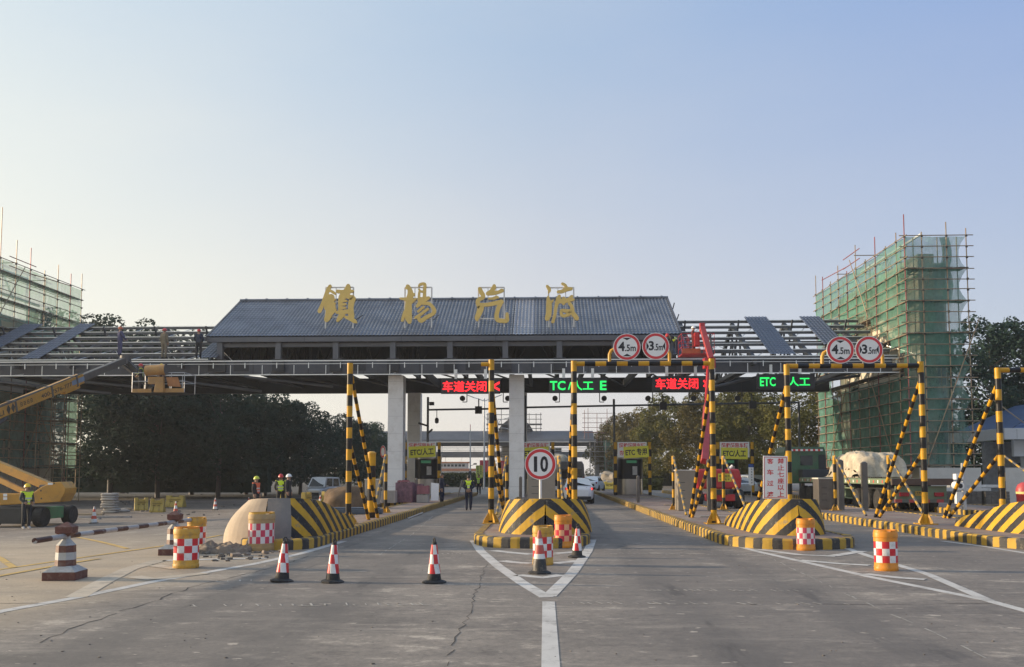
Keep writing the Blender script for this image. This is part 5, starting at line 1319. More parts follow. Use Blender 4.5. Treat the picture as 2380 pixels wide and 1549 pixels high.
def car(loc, rz, label, paint, kind='sedan', lit=False, group=None):
    """local +Y is the nose; the tail faces -Y"""
    if kind == 'sedan': Lg, W2, zb, zr, deck, gh = 4.6, .90, .92, 1.46, 1.02, [(-1.75, 1.03), (-.95, 1.42), (.35, 1.46), (1.25, .98)]
    elif kind == 'suv': Lg, W2, zb, zr, deck, gh = 4.4, .92, 1.0, 1.66, 1.05, [(-2.02, 1.05), (-1.72, 1.60), (.45, 1.64), (1.35, 1.05)]
    else: Lg, W2, zb, zr, deck, gh = 5.0, .96, 1.15, 2.25, 1.2, [(-2.35, 1.2), (-2.25, 2.15), (1.2, 2.2), (1.95, 1.2)]
    t = thing('parked_car' if kind != 'van' else 'parked_van', label, 'car' if kind != 'van' else 'van', loc, rz, group)
    hl = Lg / 2
    st = [(-hl, .62, .45, .80), (-hl + .10, .80, .32, deck - .06), (-hl + .45, .95, .25, deck), (-1.0, 1., .20, deck), (0, 1., .20, deck), (1.1, 1., .20, deck - .02), (hl - .55, .95, .24, deck - .14), (hl - .12, .80, .30, deck - .26), (hl, .60, .42, deck - .38)]
    m_ = MB(); rows = []
    for y, k, z0, z1 in st:
        w_ = W2 * k if k < .9 else W2 * k
        h_ = [(.86 * w_, z0), (.97 * w_, z0 + .10), (1.0 * w_, z0 + (z1 - z0) * .5), (.97 * w_, z1 - .12), (.90 * w_, z1 - .02), (.70 * w_, z1 + .015), (0, z1 + .03)]
        row = [(x, y, z) for x, z in h_] + [(-x, y, z) for x, z in h_[-2::-1]]
        rows.append(row)
    n = len(rows[0])
    for a, b in zip(rows, rows[1:]):
        for i in range(n - 1): m_.poly([a[i], b[i], b[i + 1], a[i + 1]])
        m_.poly([a[n - 1], b[n - 1], b[0], a[0]])
    m_.poly(rows[0]); m_.poly(rows[-1][::-1])
    # cabin shell
    (y0, z0), (y1, z1), (y2, z2), (y3, z3) = gh
    wb, wt = W2 * .93, W2 * (.74 if kind == 'sedan' else .80)
    def sec(y, z, w_): return [(w_, y, z), (w_ * .93, y, z + .045), (w_ * .5, y, z + .075), (0, y, z + .085), (-w_ * .5, y, z + .075), (-w_ * .93, y, z + .045), (-w_, y, z)]
    bt = [(wb, y0, z0 - .06), (wb, y3, z3 - .06), (-wb, y3, z3 - .06), (-wb, y0, z0 - .06)]
    a, b = sec(y1, z1 - .05, wt), sec(y2, z2 - .05, wt)
    for i in range(6): m_.poly([a[i], b[i], b[i + 1], a[i + 1]])
    m_.poly([bt[0], bt[1], b[0], a[0]]); m_.poly([bt[2], bt[3], a[6], b[6]]); m_.poly([bt[3], bt[0]] + a); m_.poly([bt[1], bt[2]] + b[::-1])
    o = part(m_, 'body', paint, t, 35)
    def pane(nm, q, s=.86, out=.012):
        q = [Vector(p) for p in q]; c = sum(q, Vector()) / len(q); nv = (q[1] - q[0]).cross(q[2] - q[0]).normalized()
        part(MB().poly([c + (p - c) * s + nv * out for p in q]), nm, CGL, t)
    pane('rear_window', [bt[3], bt[0], a[0], a[6]], .80 if kind != 'sedan' else .86); pane('windscreen', [bt[1], bt[2], b[6], b[0]])
    mid0 = (0, (y1 + y2) / 2)
    for sg in (1, -1):
        B0, B1, A1, A0 = Vector((sg * wb, y0 + .12, z0)), Vector((sg * wb, y3 - .12, z3)), Vector((sg * wt, y2, z2 - .08)), Vector((sg * wt, y1, z1 - .08))
        for u0, u1 in ((.06, .48), (.52, .94)):
            q = [B0.lerp(B1, u0), B0.lerp(B1, u1), A0.lerp(A1, u1), A0.lerp(A1, u0)]
            pane('side_window', q if sg > 0 else q[::-1], .9)
        part(MB().box((sg * (W2 + .10), y3 - .35, z3 + .07), (.2, .1, .14)), 'mirror', BUM if lit else paint, t, bev=.02)
    for y in (-hl + .95, hl - .95):
        for sg in (1, -1): wheel(t, (sg * (W2 - .10), y, .33), .33, .22)
    z = deck - .18
    for sg in (1, -1):
        part(MB().prism([(.38, 0), (.80, .02), (.84, .17), (.40, .19)] if kind != 'van' else [(.72, -.1), (.86, -.1), (.86, .4), (.72, .4)], lambda p, q, d, sg=sg: (sg * p, -hl + .065 + d + (.10 if p > .6 else 0), z - .08 + q), 0, .06), 'tail_light', TLD, t)
        if lit: part(MB().disc((sg * .70, -hl + .13, z + .02), .075, n=14), 'brake_light', TLR, t)
        part(MB().box((sg * .62, hl - .13, deck - .42), (.36, .2, .14)), 'headlight', HLM, t, bev=.02)
    part(MB().box((0, -hl + .035, z - .16), (.44, .04, .14)), 'plate', PLB, t)
    part(MB().box((0, -hl + .06, .36), (W2 * 1.5, .1, .14)), 'rear_skirt', BUM, t, bev=.02)
    part(MB().box((0, hl - .02, .50), (W2 * 1.1, .08, .22)), 'grille', BUM, t, bev=.02)
    return t
car(Vector((1.98, 54.1, 0)), R(1), 'white sedan with lit brake lights in the lane right of the speed sign', CWH, 'sedan', True)
car(Vector((4.75, 88, 0)), R(-14), 'white car driving off far beyond the sedan', CWH, 'sedan')
car(Vector((16.6, 74, 0)), R(14), 'silver hatchback left of the green cab, its tail to the camera', CSL, 'suv')
car(Vector((15.1, 70, 0)), R(8), 'white car mostly hidden between a striped post and the silver hatchback', CWH, 'sedan')
car(Vector((-19.4, 78, gz(-19, 78))), R(172), 'silver van facing the camera in front of the dark trees', CSL, 'van').scale = (.86, .9, .82)
# grey van with a high box and the tarped lorry ahead
t = thing('box_van', 'grey high-roofed van ahead of the white sedan', 'van', (2.05, 68, 0), R(-2))
GV = M('van_grey', (.21, .21, .22), .4, .2, var=.1)
def vsec(y, w_, h_): return [(w_, y, .45), (w_ * 1.02, y, 1.2), (w_ * .93, y, h_ - .25), (w_ * .80, y, h_), (-w_ * .80, y, h_), (-w_ * .93, y, h_ - .25), (-w_ * 1.02, y, 1.2), (-w_, y, .45)]
m_ = MB(); rs = [vsec(0, .96, 2.62), vsec(.1, 1.02, 2.68), vsec(4.4, 1.02, 2.68), vsec(5.2, .95, 1.5)]
for a, b in zip(rs, rs[1:]):
    for i in range(7): m_.poly([a[i], b[i], b[i + 1], a[i + 1]])
    m_.poly([a[7], b[7], b[0], a[0]])
m_.poly(rs[0]); m_.poly(rs[-1][::-1]); part(m_, 'body', GV, t, 40)
for sx in (-1, 1): part(MB().poly([(sx * .45 - .38, -.012, 1.35), (sx * .45 + .38, -.012, 1.35), (sx * .45 + .34, -.012, 2.1), (sx * .45 - .34, -.012, 2.1)]), 'rear_window', CGL, t); part(MB().bx(sx * .92 - .07, sx * .92 + .07, -.02, .02, .9, 1.5), 'tail_light', TLD, t)
for y in (1.0, 4.2):
    for sx in (-.9, .9): wheel(t, (sx, y, .36), .36, .24)
t = thing('loaded_lorry', 'lorry with a pale tarped load bulging above the grey van', 'lorry', (1.2, 78, 0), 0)
TARP = M('tarp_pale', (.47, .405, .30), .8, var=.35, vs=1.6, dirt=(.22, .19, .15), dirta=.7, bmp=.8, bs=3)
def blob(w_, d_, h_, amp, seed, nu=28, nv=14, e=.7, mat_z=0):
    m_ = MB()
    def f(u, v):
        a = 2 * math.pi * u; q = v * math.pi / 2; c, s_ = math.cos(a), math.sin(a)
        rr = math.cos(q) ** .45 if v < 1 else 0
        x = math.copysign(abs(c) ** e, c) * w_ / 2 * rr; y = math.copysign(abs(s_) ** e, s_) * d_ / 2 * rr; z = h_ * math.sin(q)
        k = noise.noise(Vector((x * 1.3 + seed, y * 1.3, z * 2))) + .5 * noise.noise(Vector((x * 4 + seed, y * 4, z * 4)))
        return (x * (1 + amp * k), y * (1 + amp * k), max(0, z * (1 + amp * .8 * k)))
    return m_.grid(f, nu, nv)
part(blob(2.3, 4.6, 2.2, .10, 3), 'tarped_load', TARP, t, 60, loc=(0, 0, 1.2)); part(MB().bx(-1.1, 1.1, -2.4, 2.4, .7, 1.2), 'bed', STL, t)
for y in (-1.5, 1.8):
    for sx in (-.95, .95): wheel(t, (sx, y, .45), .45, .28)

# green flatbed truck
GRN = M('truck_green', (.055, .125, .065), .5, .1, var=.2, vs=1, dirt=(.14, .12, .08), dirta=.6); GRD = M('truck_green_dull', (.16, .21, .13), .6, .1, var=.2, vs=1.5, dirt=(.18, .14, .09), dirta=.7)
t = thing('flatbed_truck', 'green flatbed truck carrying a load under a pale tarpaulin', 'truck', (16.6, 40, 0))
cb = MB().prism([(-1.27, 1.15), (1.27, 1.15), (1.27, 3.05), (1.16, 3.38), (-1.16, 3.38), (-1.27, 3.05)], lambda a, b, d: (a - .65, d, b), 15.2, 17.3)
part(cb, 'cab', GRN, t, bev=.05)
part(MB().bx(-.95, -.2, 15.18, 15.2, 2.25, 2.85), 'cab_window', CGL, t, bev=.01); part(MB().bx(.15, .6, 15.18, 15.2, 1.5, 2.9), 'side_fairing', BUM, t)
part(MB().bx(-1.7, .4, 15.1, 15.19, 3.12, 3.24), 'marker_rail', checks('marker_rail', 14, 1, a=(.6, .03, .03), b_=(.75, .75, .75)), t)
part(MB().bx(-1.1, .7, 14.3, 15.15, 1.3, 2.0), 'machinery', STL, t, bev=.05)
part(MB().bx(-1.28, 1.28, 0, 14.2, 1.42, 1.52), 'bed', GRD, t, bev=.01)
def refl_mat():
    mt, nt, b = base('side_rail'); u, v = uvxy(nt)
    f = math_(nt, 'FRACT', math_(nt, 'MULTIPLY', u, 26)); k = math_(nt, 'LESS_THAN', f, .22); j = math_(nt, 'LESS_THAN', math_(nt, 'FRACT', math_(nt, 'MULTIPLY', u, 13)), .5)
    k = math_(nt, 'MULTIPLY', k, math_(nt, 'MULTIPLY', ramp(nt, v, .2, .25), ramp(nt, v, .8, .75)))
    c = mixc(nt, k, (.16, .21, .13), mixc(nt, j, (.75, .75, .7), (.6, .05, .05))); nt.links.new(c, b.inputs['Base Color']); b.inputs['Roughness'].default_value = .6
    return mt
RFL = refl_mat()
for x in (-1.30, 1.28): part(MB().bx(x, x + .02, .05, 14.2, 1.26, 1.50), 'side_rail', RFL, t)
part(MB().bx(-1.33, 1.33, -.14, -.01, 1.24, 1.53), 'rear_beam', M('rusty_brown', (.10, .065, .05), .8, var=.3, vs=2), t, bev=.01)
part(MB().bx(-.45, .45, .1, 14.5, .95, 1.3), 'chassis', STL, t)
part(MB().bx(-1.1, 1.1, .05, .2, .62, 1.2), 'tail_panel', GRD, t); part(MB().bx(-1.2, 1.2, -.10, .02, .48, .62), 'bumper', checks('bumper_marks', 8, 1, a=(.4, .05, .05), b_=(.10, .11, .10)), t)
part(MB().bx(-.28, .12, -.02, .04, .78, .98), 'plate', PLT, t)
l = text_mb("7799", .34, .13, bold=.01, c=(-.08, -.03, .88)); part(l, 'lettering', INK, t)
for x in (-.75, .75): part(MB().bx(x - .2, x + .2, -.02, .04, .75, .92), 'tail_light', TLD, t)
for y in (1.8, 3.2, 4.6, 12.5, 13.9):
    for x in (-1.08, 1.08): wheel(t, (x, y, .52), .52, .42)
part(MB().bx(-1.25, -.7, 6.2, 8.6, .55, 1.15), 'side_locker', GRD, t, bev=.01); part(MB().bx(-1.2, -.8, 9.2, 11.0, .6, 1.1), 'fuel_tank', STL, t, bev=.08)
part(MB().bx(-1.28, -1.2, 4.9, 8.8, .5, .56).bx(-1.28, -1.2, 4.9, 8.8, 1.0, 1.06).bx(-1.28, -1.2, 6.9, 6.98, .5, 1.1), 'side_guard', GRD, t)
m_ = MB()
def tf(u, v):       # car under a tarpaulin
    y = 4.1 + 5.3 * u; x = -1.22 + 2.44 * v
    prof = [(0, .05), (.03, .55), (.10, 1.08), (.22, 1.30), (.50, 1.34), (.70, 1.27), (.82, 1.08), (.94, .62), (1, .05)]
    for (u0, h0), (u1, h1) in zip(prof, prof[1:]):
        if u0 <= u <= u1: h = h0 + (h1 - h0) * sm((u - u0) / (u1 - u0)); break
    e = 1 - abs(2 * v - 1) ** 9
    n_ = noise.noise(Vector((x * .9, y * .6, 1))) * .10 - abs(noise.noise(Vector((x * 2.2 + y * 1.4, y * 1.6 - x, 4)))) * .40 + .035 * math.sin(9 * v + 4.6 * y)
    return (x + .10 * noise.noise(Vector((y * 2, v * 3, 9))), y + .1 * noise.noise(Vector((x * 3, u * 9, 2))), 1.54 + max(.03 * rnd.random(), h * (.34 + .66 * e ** .6) + n_ * min(1, h * 2) * .9))
m_.grid(tf, 56, 26)
for x in (-1.22, 1.22):
    m_.grid(lambda u, v, x=x: (x * (1.0 + .06 * math.sin(14 * u) + .05 * v), 4.1 + 5.3 * u, tf(u, 0 if x < 0 else 1)[2] * (1 - v) + (1.57 + .16 * max(0, math.sin(11 * u + 1))) * v), 40, 3)
tt = solo(m_, 'tarpaulin', [TARP], 'wrinkled pale tarpaulin wrapped over the load of the green truck', 'tarpaulin', (16.6, 40, 0), 0, None, 70)

# ------------------------------------------------------------------ boom lifts
ORG = M('lift_orange', (.50, .255, .04), .45, var=.15, vs=1.5, dirt=(.25, .15, .07), dirta=.5); ORD = M('lift_orange_dusty', (.42, .23, .07), .55, var=.15, vs=1.5, dirt=(.25, .17, .1), dirta=.6)
LGR = M('lift_green', (.07, .22, .09), .55, var=.15, dirt=(.16, .14, .1)); LDK = M('lift_dark', (.045, .045, .045), .6, .2, var=.2); LGY = M('lift_grey', (.11, .105, .10), .55, .3, var=.15)
t = thing('boom_lift', 'orange boom lift with a green chassis, boom raised towards the canopy', 'boom lift', (0, 0, 0))
zg = gz(-21, 36.6); Xc, Yc = -21.3, 36.7
for x in (-20.35, -22.3):
    for y in (35.55, 37.7): wheel(t, (x, y, zg + .40), .40, .36, LGY)
part(MB().bx(-22.0, -20.6, 35.2, 38.1, zg + .35, zg + .80), 'chassis', LDK, t, bev=.04)
part(MB().bx(-23.6, -20.8, 35.0, 35.2, zg + .15, zg + .75), 'skirt', LDK, t); part(MB().bx(-20.9, -20.3, 36.1, 37.15, zg + .30, zg + .78), 'chassis_plate', LGR, t, bev=.02)
for dx in (-1.9, -.75): part(MB().bx(Xc + dx, Xc + dx + .30, 34.98, 34.995, zg + .3, zg + .55), 'notice', WHT, t)
SY = 35.4
pt = [P(x, y, SY) for x, y in ((-60, 1172), (0, 1174), (72, 1170), (138, 1166), (150, 1146), (152, 1134), (141, 1119), (118, 1121), (96, 1131), (72, 1147), (-60, 1147))]
part(MB().prism([(p.x, p.z) for p in pt], lambda a, b, d: (a, d, b), SY, SY + .9), 'counterweight', ORG, t, bev=.03)
nb = MB()
for x, y in ((12, 1150), (12, 1158), (117, 1124)): q = P(x, y, SY - .01); nb.box(q, (.16 if x < 20 else .2, .01, .11 if x < 20 else .08))
part(nb, 'notice', WHT, t)
bl = MB()
for x, y in ((95, 1140), (96, 1158), (126, 1123)): bl.disc(P(x, y, SY - .008), .035, n=10)
part(bl, 'bolt', LDK, t)
elb = Vector((-26.2, 38.0, 3.45))
part(MB().beam((-20.5, 36.4, 1.20), elb + Vector((0, -.6, -.2)), .34, .36, up=Vector((0, 1, 0))), 'riser', ORG, t, bev=.02)
part(MB().beam((-21.2, 36.4, .82), elb + Vector((.3, -.6, -.75)), .22, .18, up=Vector((0, 1, 0))), 'lower_riser', ORG, t, bev=.02)
tip = P(292, 836, 53.0)
bs = Vector((-25.9, 36.5, 3.1)); bd = (tip - bs); mid = bs + bd * .70
part(MB().beam(bs, mid, .42, .52), 'boom', ORG, t, bev=.02)
part(MB().beam(bs + bd * .66, tip, .30, .38), 'boom_extension', LGY, t, bev=.015)
part(MB().tube(bs + Vector((.35, .8, -.75)), bs + bd * .30 + Vector((.15, 0, -.38)), .11, 10), 'cylinder', LDK, t, 40)
for k_ in range(3): part(MB().path([bs + bd * f_ + Vector((.05 + .07 * k_, 0, .30 + .03 * math.sin(9 * f_ + k_))) for f_ in (.05, .15, .28, .4, .52, .62, .70)], .022, 6), 'hose', LDK, t, 40)
for f_ in (.12, .34, .52, .66): part(MB().beam(bs + bd * (f_ - .004), bs + bd * (f_ + .004), .46, .57), 'boom_collar', LGY, t)
part(MB().beam(bs + bd * .60 + Vector((0, 0, -.36)), bs + bd * .685 + Vector((0, 0, -.36)), .30, .22), 'boom_bracket', ORG, t, bev=.02)
for p_ in (Vector((-20.5, 36.2, 1.2)), elb + Vector((0, -.6, -.2)), bs): part(MB().tube(p_ + Vector((-.3, -.02, 0)), p_ + Vector((.3, -.02, 0)), .09, 12), 'pivot_pin', LGY, t, 40)
bu = bd.normalized(); bx_ = bu.cross(Vector((0, 0, 1))).normalized(); bz = bx_.cross(bu)
def boomtext(body, u, h_, w_, v=0., mat=INK):
    l = text_mb(body, w_, h_, bold=.015)
    for k in l.v: a, c = k.x, k.z; k.xyz = bs + bu * (u * bd.length + a) + bx_ * .217 + bz * (v + c)
    part(l, 'lettering', mat, t)
boomtext("400-7576-777", .545, .22, 2.9, -.02, LDK); boomtext("CK-LI", .245, .24, 1.35, -.04, LDK)
dm = MB(); c0 = bs + bu * (.315 * bd.length) + bx_ * .2155
for o_ in (-.17, .19): dm.poly([c0 + bu * (o_ + a_) + bz * b_ for a_, b_ in ((-.02, -.24), (.16, .02), (.02, .24), (-.16, .02))])
part(dm, 'logo', LDK, t)
mk = marks_mb([(.28 * k, 0, 0) for k in range(4)], .22); u0 = .365 * bd.length
mk.v = [bs + bu * (u0 + v.x) + bx_ * .2155 + bz * v.z for v in mk.v]; part(mk, 'lettering', LDK, t)
pq = MB(); c0 = bs + bu * (.665 * bd.length) + bx_ * .2155
pq.poly([c0 + bu * a + bz * b for a, b in ((-.62, -.13), (.62, -.13), (.66, 0), (.62, .13), (-.62, .13))]); part(pq, 'decal', M('decal_blue', (.16, .24, .34), .4, var=.15), t)
jt = P(356, 903, 52.6)
part(MB().beam(tip, jt, .26, .30).beam(tip + Vector((-.05, -.2, -.35)), jt + Vector((-.3, -.1, .15)), .10, .12), 'jib', LDK, t, bev=.01)
part(MB().lathe([(.32, -.25), (.32, .25)], 14, tip), 'knuckle', LGY, t, 40)
by0, by1 = 51.6, 53.2
bL, bR = P(307, 911, by0), P(428, 911, by0); zf = bL.z; zt = zf + 1.15
part(MB().bx(bL.x, bR.x, by0, by1, zf - .05, zf), 'platform', LDK, t)
part(MB().bx(bL.x, P(352, 911, by0).x, by0 - .03, by0, zf - .02, zf + .20).bx(P(375, 900, by0).x, bR.x, by0 - .03, by0, zf - .02, zf + .22), 'toe_board', ORD, t)
rl = MB()
for z in (zt, zt - .5):
    for y in (by0, by1): rl.tube((bL.x, y, z), (bR.x, y, z), .022, 6)
    for x in (bL.x, bR.x): rl.tube((x, by0, z), (x, by1, z), .022, 6)
for i in range(5):
    for y in (by0, by1): x = bL.x + (bR.x - bL.x) * i / 4; rl.tube((x, y, zf), (x, y, zt), .022, 6)
part(rl, 'guard_rail', GALV, t, 40)
ca, cbn = P(340, 861, 51.4), P(386, 858, 51.4)
part(MB().tube(ca, cbn, .31, 20), 'hose_drum', ORD, t, 40); part(MB().tube(cbn, cbn + (cbn - ca).normalized() * .03, .34, 20), 'drum_flange', LGY, t, 40)
part(MB().bx(P(348, 880, by0).x, P(384, 880, by0).x, by0 - .25, by0 - .05, P(348, 893, by0).z, P(348, 876, by0).z), 'control_box', ORD, t, bev=.03)
part(MB().prism([(P(x, y, by0).x, P(x, y, by0).z) for x, y in ((362, 912), (384, 912), (384, 890), (366, 890))], lambda a, b, d: (a, d, b), by0 - .3, by0 - .05), 'support', ORD, t, bev=.02)
part(MB().prism([(P(x, y, by0).x, P(x, y, by0).z) for x, y in ((391, 897), (421, 899), (414, 876), (387, 876))], lambda a, b, d: (a, d, b), by0 - .05, by0 - .01), 'side_panel', M('panel_rust', (.36, .15, .05), .6, var=.2), t)
person(Vector((P(326, 900, 52.3).x, 52.3, zf)), R(-70), 'person in a red helmet with a lime strap, riding in the orange lift basket', K, K, VY, HR, wk, 1.02)
person(Vector((P(374, 900, 52.8).x, 52.8, zf + .05)), R(20), 'person in a yellow helmet behind the drum of the orange lift basket', K, DB, None, HY, wk, 1.02)

RDL = M('lift_red', (.46, .022, .028), .38, var=.12, vs=2, dirt=(.28, .10, .07), dirta=.35); RDP = M('lift_red_faded', (.42, .06, .065), .45, var=.12)
t = thing('boom_lift', 'red boom lift in the lane by the notice board, boom upright to the canopy', 'boom lift', (0, 0, 0))
X0, Y0 = 8.72, 46.3
for x in (-1.02, 1.02):
    for y in (-1.0, 1.3): wheel(t, (X0 + x, Y0 + y, .48), .48, .40, LGY)
part(MB().bx(X0 - .75, X0 + .75, Y0 - 1.5, Y0 + 1.9, .38, .72), 'chassis', RDL, t, bev=.04)
part(MB().bx(X0 - .8, X0 + .8, Y0 - 1.45, Y0 - 1.38, .40, .75).bx(X0 - .35, X0 + .35, Y0 - 1.6, Y0 - 1.4, .7, .95), 'axle_cover', LDK, t)
hd = MB().prism([(-1.08, .98), (1.08, .98), (1.15, 1.5), (1.02, 1.98), (-1.02, 1.98), (-1.18, 1.6)], lambda a, b, d: (X0 + a, d, b), Y0 - 1.3, Y0 + .7)
part(hd, 'hood', RDL, t, bev=.10)
part(MB().bx(X0 - .05, X0 + .62, Y0 - 1.325, Y0 - 1.31, 1.35, 1.75), 'notice', M('notice_yellow', (.60, .50, .05), .5, var=.3, vs=9), t)
part(marks_mb([(X0 + .05 + .14 * k, Y0 - 1.335, 1.62) for k in range(4)], .11), 'lettering', INK, t); part(marks_mb([(X0 + .05 + .14 * k, Y0 - 1.335, 1.46) for k in range(4)], .08), 'lettering', INK, t)
for sx in (-.55, .7): part(MB().lathe([(.07, 0), (.06, .05), (.01, .08)], 10, (X0 + sx, Y0 - 1.32, .98)), 'lamp', M('lamp_amber', (.6, .3, .03), .3), t, 40)
part(MB().tube((X0 + .55, Y0 - 1.0, 1.95), (X0 + .75, Y0 - 1.0, 2.15), .07, 8), 'exhaust', WHT, t, 40)
hg = P(1648, 846, 52.0); b0 = P(1637, 1072, 47.0)
part(MB().beam(b0, b0.lerp(hg, .55), .36, .42, up=Vector((0, 1, 0))), 'boom', RDP, t, bev=.02); part(MB().beam(b0.lerp(hg, .5), hg, .24, .30, up=Vector((0, 1, 0))), 'boom_extension', RDL, t, bev=.02)
part(MB().box(hg + Vector((0, 0, .05)), (.66, .6, .62)), 'knuckle', RDL, t, bev=.04)
jt = P(1632, 760, 52.6)
part(MB().beam(hg + Vector((.08, -.2, .3)), jt, .30, .34, up=Vector((0, 1, 0))), 'jib', RDP, t, bev=.02); part(MB().beam(hg + Vector((.22, .1, .3)), jt + Vector((.5, .2, -.4)), .10, .12, up=Vector((0, 1, 0))), 'link', LGY, t); part(MB().box(jt, (.3, .3, .5)), 'jib_head', RDL, t, bev=.03)
by0, by1 = 52.9, 54.3; bL, bR = P(1585, 821, by0), P(1661, 821, by0); zf = bL.z; zt = zf + 1.2
part(MB().bx(bL.x, bR.x, by0, by1, zf - .05, zf), 'platform', RDL, t); part(MB().bx(bL.x, bL.x + 1.1, by0 - .02, by0, zf, zf + .3), 'toe_board', M('rust_red', (.40, .10, .04), .6, var=.3), t)
rl = MB()
for z in (zt, zt - .4, zt - .8):
    for y in (by0, by1): rl.tube((bL.x, y, z), (bR.x, y, z), .018, 6)
    for x in (bL.x, bR.x): rl.tube((x, by0, z), (x, by1, z), .018, 6)
for i in range(7):
    for y in (by0, by1): x = bL.x + (bR.x - bL.x) * i / 6; rl.tube((x, y, zf), (x, y, zt), .014, 6)
part(rl, 'guard_rail', RDL, t, 40); part(MB().bx(bL.x + .75, bL.x + 1.05, by0 - .1, by0 + .3, zt - .75, zt + .05), 'control_box', RDL, t, bev=.03)
person(Vector((P(1612, 800, 53.6).x, 53.6, zf)), R(70), 'person in a white helmet inside the red lift basket', cloth('maroon', (.16, .03, .03)), K, None, HW, wk, 1.0)
# ------------------------------------------------------------------ site clutter
YPLA = M('barrier_yellow', (.40, .29, .06), .6, var=.15, vs=2, dirt=(.25, .2, .1), dirta=.6); YPLB = M('barrier_yellow_bright', (.66, .50, .08), .55, var=.1)
def water_barrier(p, rz, label, L=1.1, h=.75, mat=None):
    t = thing('water_barrier', label, 'plastic barrier', p, rz, 'yellow plastic water barriers')
    sec = [(-.26, 0), (.26, 0), (.26, .12), (.13, .42), (.11, h), (-.11, h), (-.13, .42), (-.26, .12)]
    m_ = MB()
    for a, b in ((-L / 2, -L * .22), (-L * .22, L * .22), (L * .22, L / 2)):
        hh = 1. if a < -L * .3 or a > 0.1 else .88
        m_.prism([(y, z * hh) for y, z in sec], lambda q, w_, d: (d, q, w_), a + .004, b - .004)
    part(m_, 'shell', mat or YPLA, t, bev=.025)
    part(MB().bx(-L * .34, L * .34, -.14, -.135, h * .62, h * .68).bx(-L * .3, -L * .1, -.16, -.15, h * .45, h * .55).bx(L * .05, L * .25, -.16, -.15, h * .45, h * .55), 'moulded_mark', M('barrier_mark', (.22, .16, .04), .7), t)
for x, y, rz, lab, L in ((328, 1186, .5, 'yellow water barrier with an open brown end, leftmost of three by the kerb', .75), (366, 1190, .1, 'small yellow water barrier in the middle of three by the kerb', .75), (408, 1178, -.15, 'long yellow water barrier, rightmost of three by the kerb', 1.25)):
    water_barrier(GG(x, y), rz, lab, L)
for X, Y, rz, lab in ((-13.9, 47.5, 1.3, 'yellow barrier end next to the lime vest worker, behind the tan block'), (-12.6, 47, 1.4, 'yellow barrier end left of the pair of cones'), (-11.6, 47.5, 1.2, 'yellow barrier end between the pair of cones'), (-10.3, 48, 1.5, 'yellow barrier end near the earth heap')):
    water_barrier(Vector((X, Y, gz(X, Y))), rz, lab, .8, .85)
for X, Y, rz, lab in ((5.85, 98, .1, 'pale yellow water barrier with dark marks beyond the sedan'), (7.3, 100, -.2, 'pale yellow water barrier left of the steel drum booth'), (6.0, 104, .5, 'yellow water barrier lying behind another, far along the lane')):
    water_barrier(Vector((X, Y, 0)), rz, lab, 1.3, .85, YPLB)
SACK = M('cement_sack', (.34, .32, .29), .85, var=.15, vs=2, dirt=(.24, .22, .2), bmp=.3, bs=20)
sp_ = GG(255, 1192)
order = ['lowest', 'second from the bottom', 'third from the bottom', 'fourth from the bottom', 'fifth from the bottom', 'sixth from the bottom', 'next to topmost', 'topmost']
def sack():
    m_ = MB()
    def f(u, v):
        a = 2 * math.pi * u; q = (v - .5) * math.pi; c, s_ = math.cos(a), math.sin(a); rr = max(0, math.cos(q)) ** .35
        return (math.copysign(abs(c) ** .45, c) * .44 * rr, math.copysign(abs(s_) ** .45, s_) * .27 * rr, .072 * math.copysign(abs(math.sin(q)) ** .8, math.sin(q)) + .012 * noise.noise(Vector((c * 2, s_ * 2, 1))))
    return m_.grid(f, 24, 8)
sk = None
for k in range(8):
    loc = sp_ + Vector((rnd.uniform(-.05, .05) + (.08 if k < 2 else 0) * 1, rnd.uniform(-.04, .04), .075 + .135 * k)); lab = 'grey cement sack, %s in the stack behind the cone' % order[k]
    if sk is None: sk = solo(sack(), 'cement_sack', [SACK], lab, 'sack', loc, 0, 'stacked cement sacks', 60)
    else: dup(sk, loc, rnd.uniform(-.12, .12), lab)
for i, (x, y) in enumerate(((283, 1190), (291, 1186))): dup(sk, GG(x, y) + Vector((0, 0, .08)), .5 + i, ('grey sack lying on the ground right of the stack', 'grey sack lying farthest from the stack')[i])
PLK = M('timber', (.34, .26, .17), .75, var=.25, vs=3); PLG = M('grey_plank', (.30, .28, .26), .8, var=.2)
def plank(p, L, w_, rz, label, mat=PLK, h=.045, tilt=0.):
    o = solo(MB().box((0, 0, 0), (L, w_, h)), 'timber_plank', [mat], label, 'plank', p + Vector((0, 0, h / 2 + .004 + abs(math.sin(tilt)) * L / 2)), rz, 'loose planks', None, .006); o.rotation_euler = (0, tilt, rz); return o
plank(GG(195, 1197), 2.0, .3, .05, 'pale plank beside the wheel of the orange lift', PLK, .09); plank(GG(245, 1203), 2.4, .22, .2, 'plank lying near the cement sacks, closest to the road', PLG, .08); plank(GG(200, 1206), 1.6, .2, -.25, 'short plank under the cone beside the lift', PLG, .05)
for X, Y, L, rz, lab in ((6.0, 57, 2.1, .15, 'timber board on the island below the steel drum booth'), (6.5, 55, 1.8, -.1, 'timber board farther right below the steel drum booth'), (6.9, 43, 2.4, .08, 'pale board on the island beside the tan cabinet'), (6.2, 31.5, 1.5, -.2, 'thin board on the island behind the tall gate post'), (6.6, 29.5, 1.3, .3, 'thin board on the island closest to the chevron block'), (-8.2, 30.5, 1.6, .2, 'plank among rubbish behind the lone tall post')):
    plank(Vector((X, Y, IH)), L, .2, rz, lab, PLG if rz < 0 else PLK, .035)
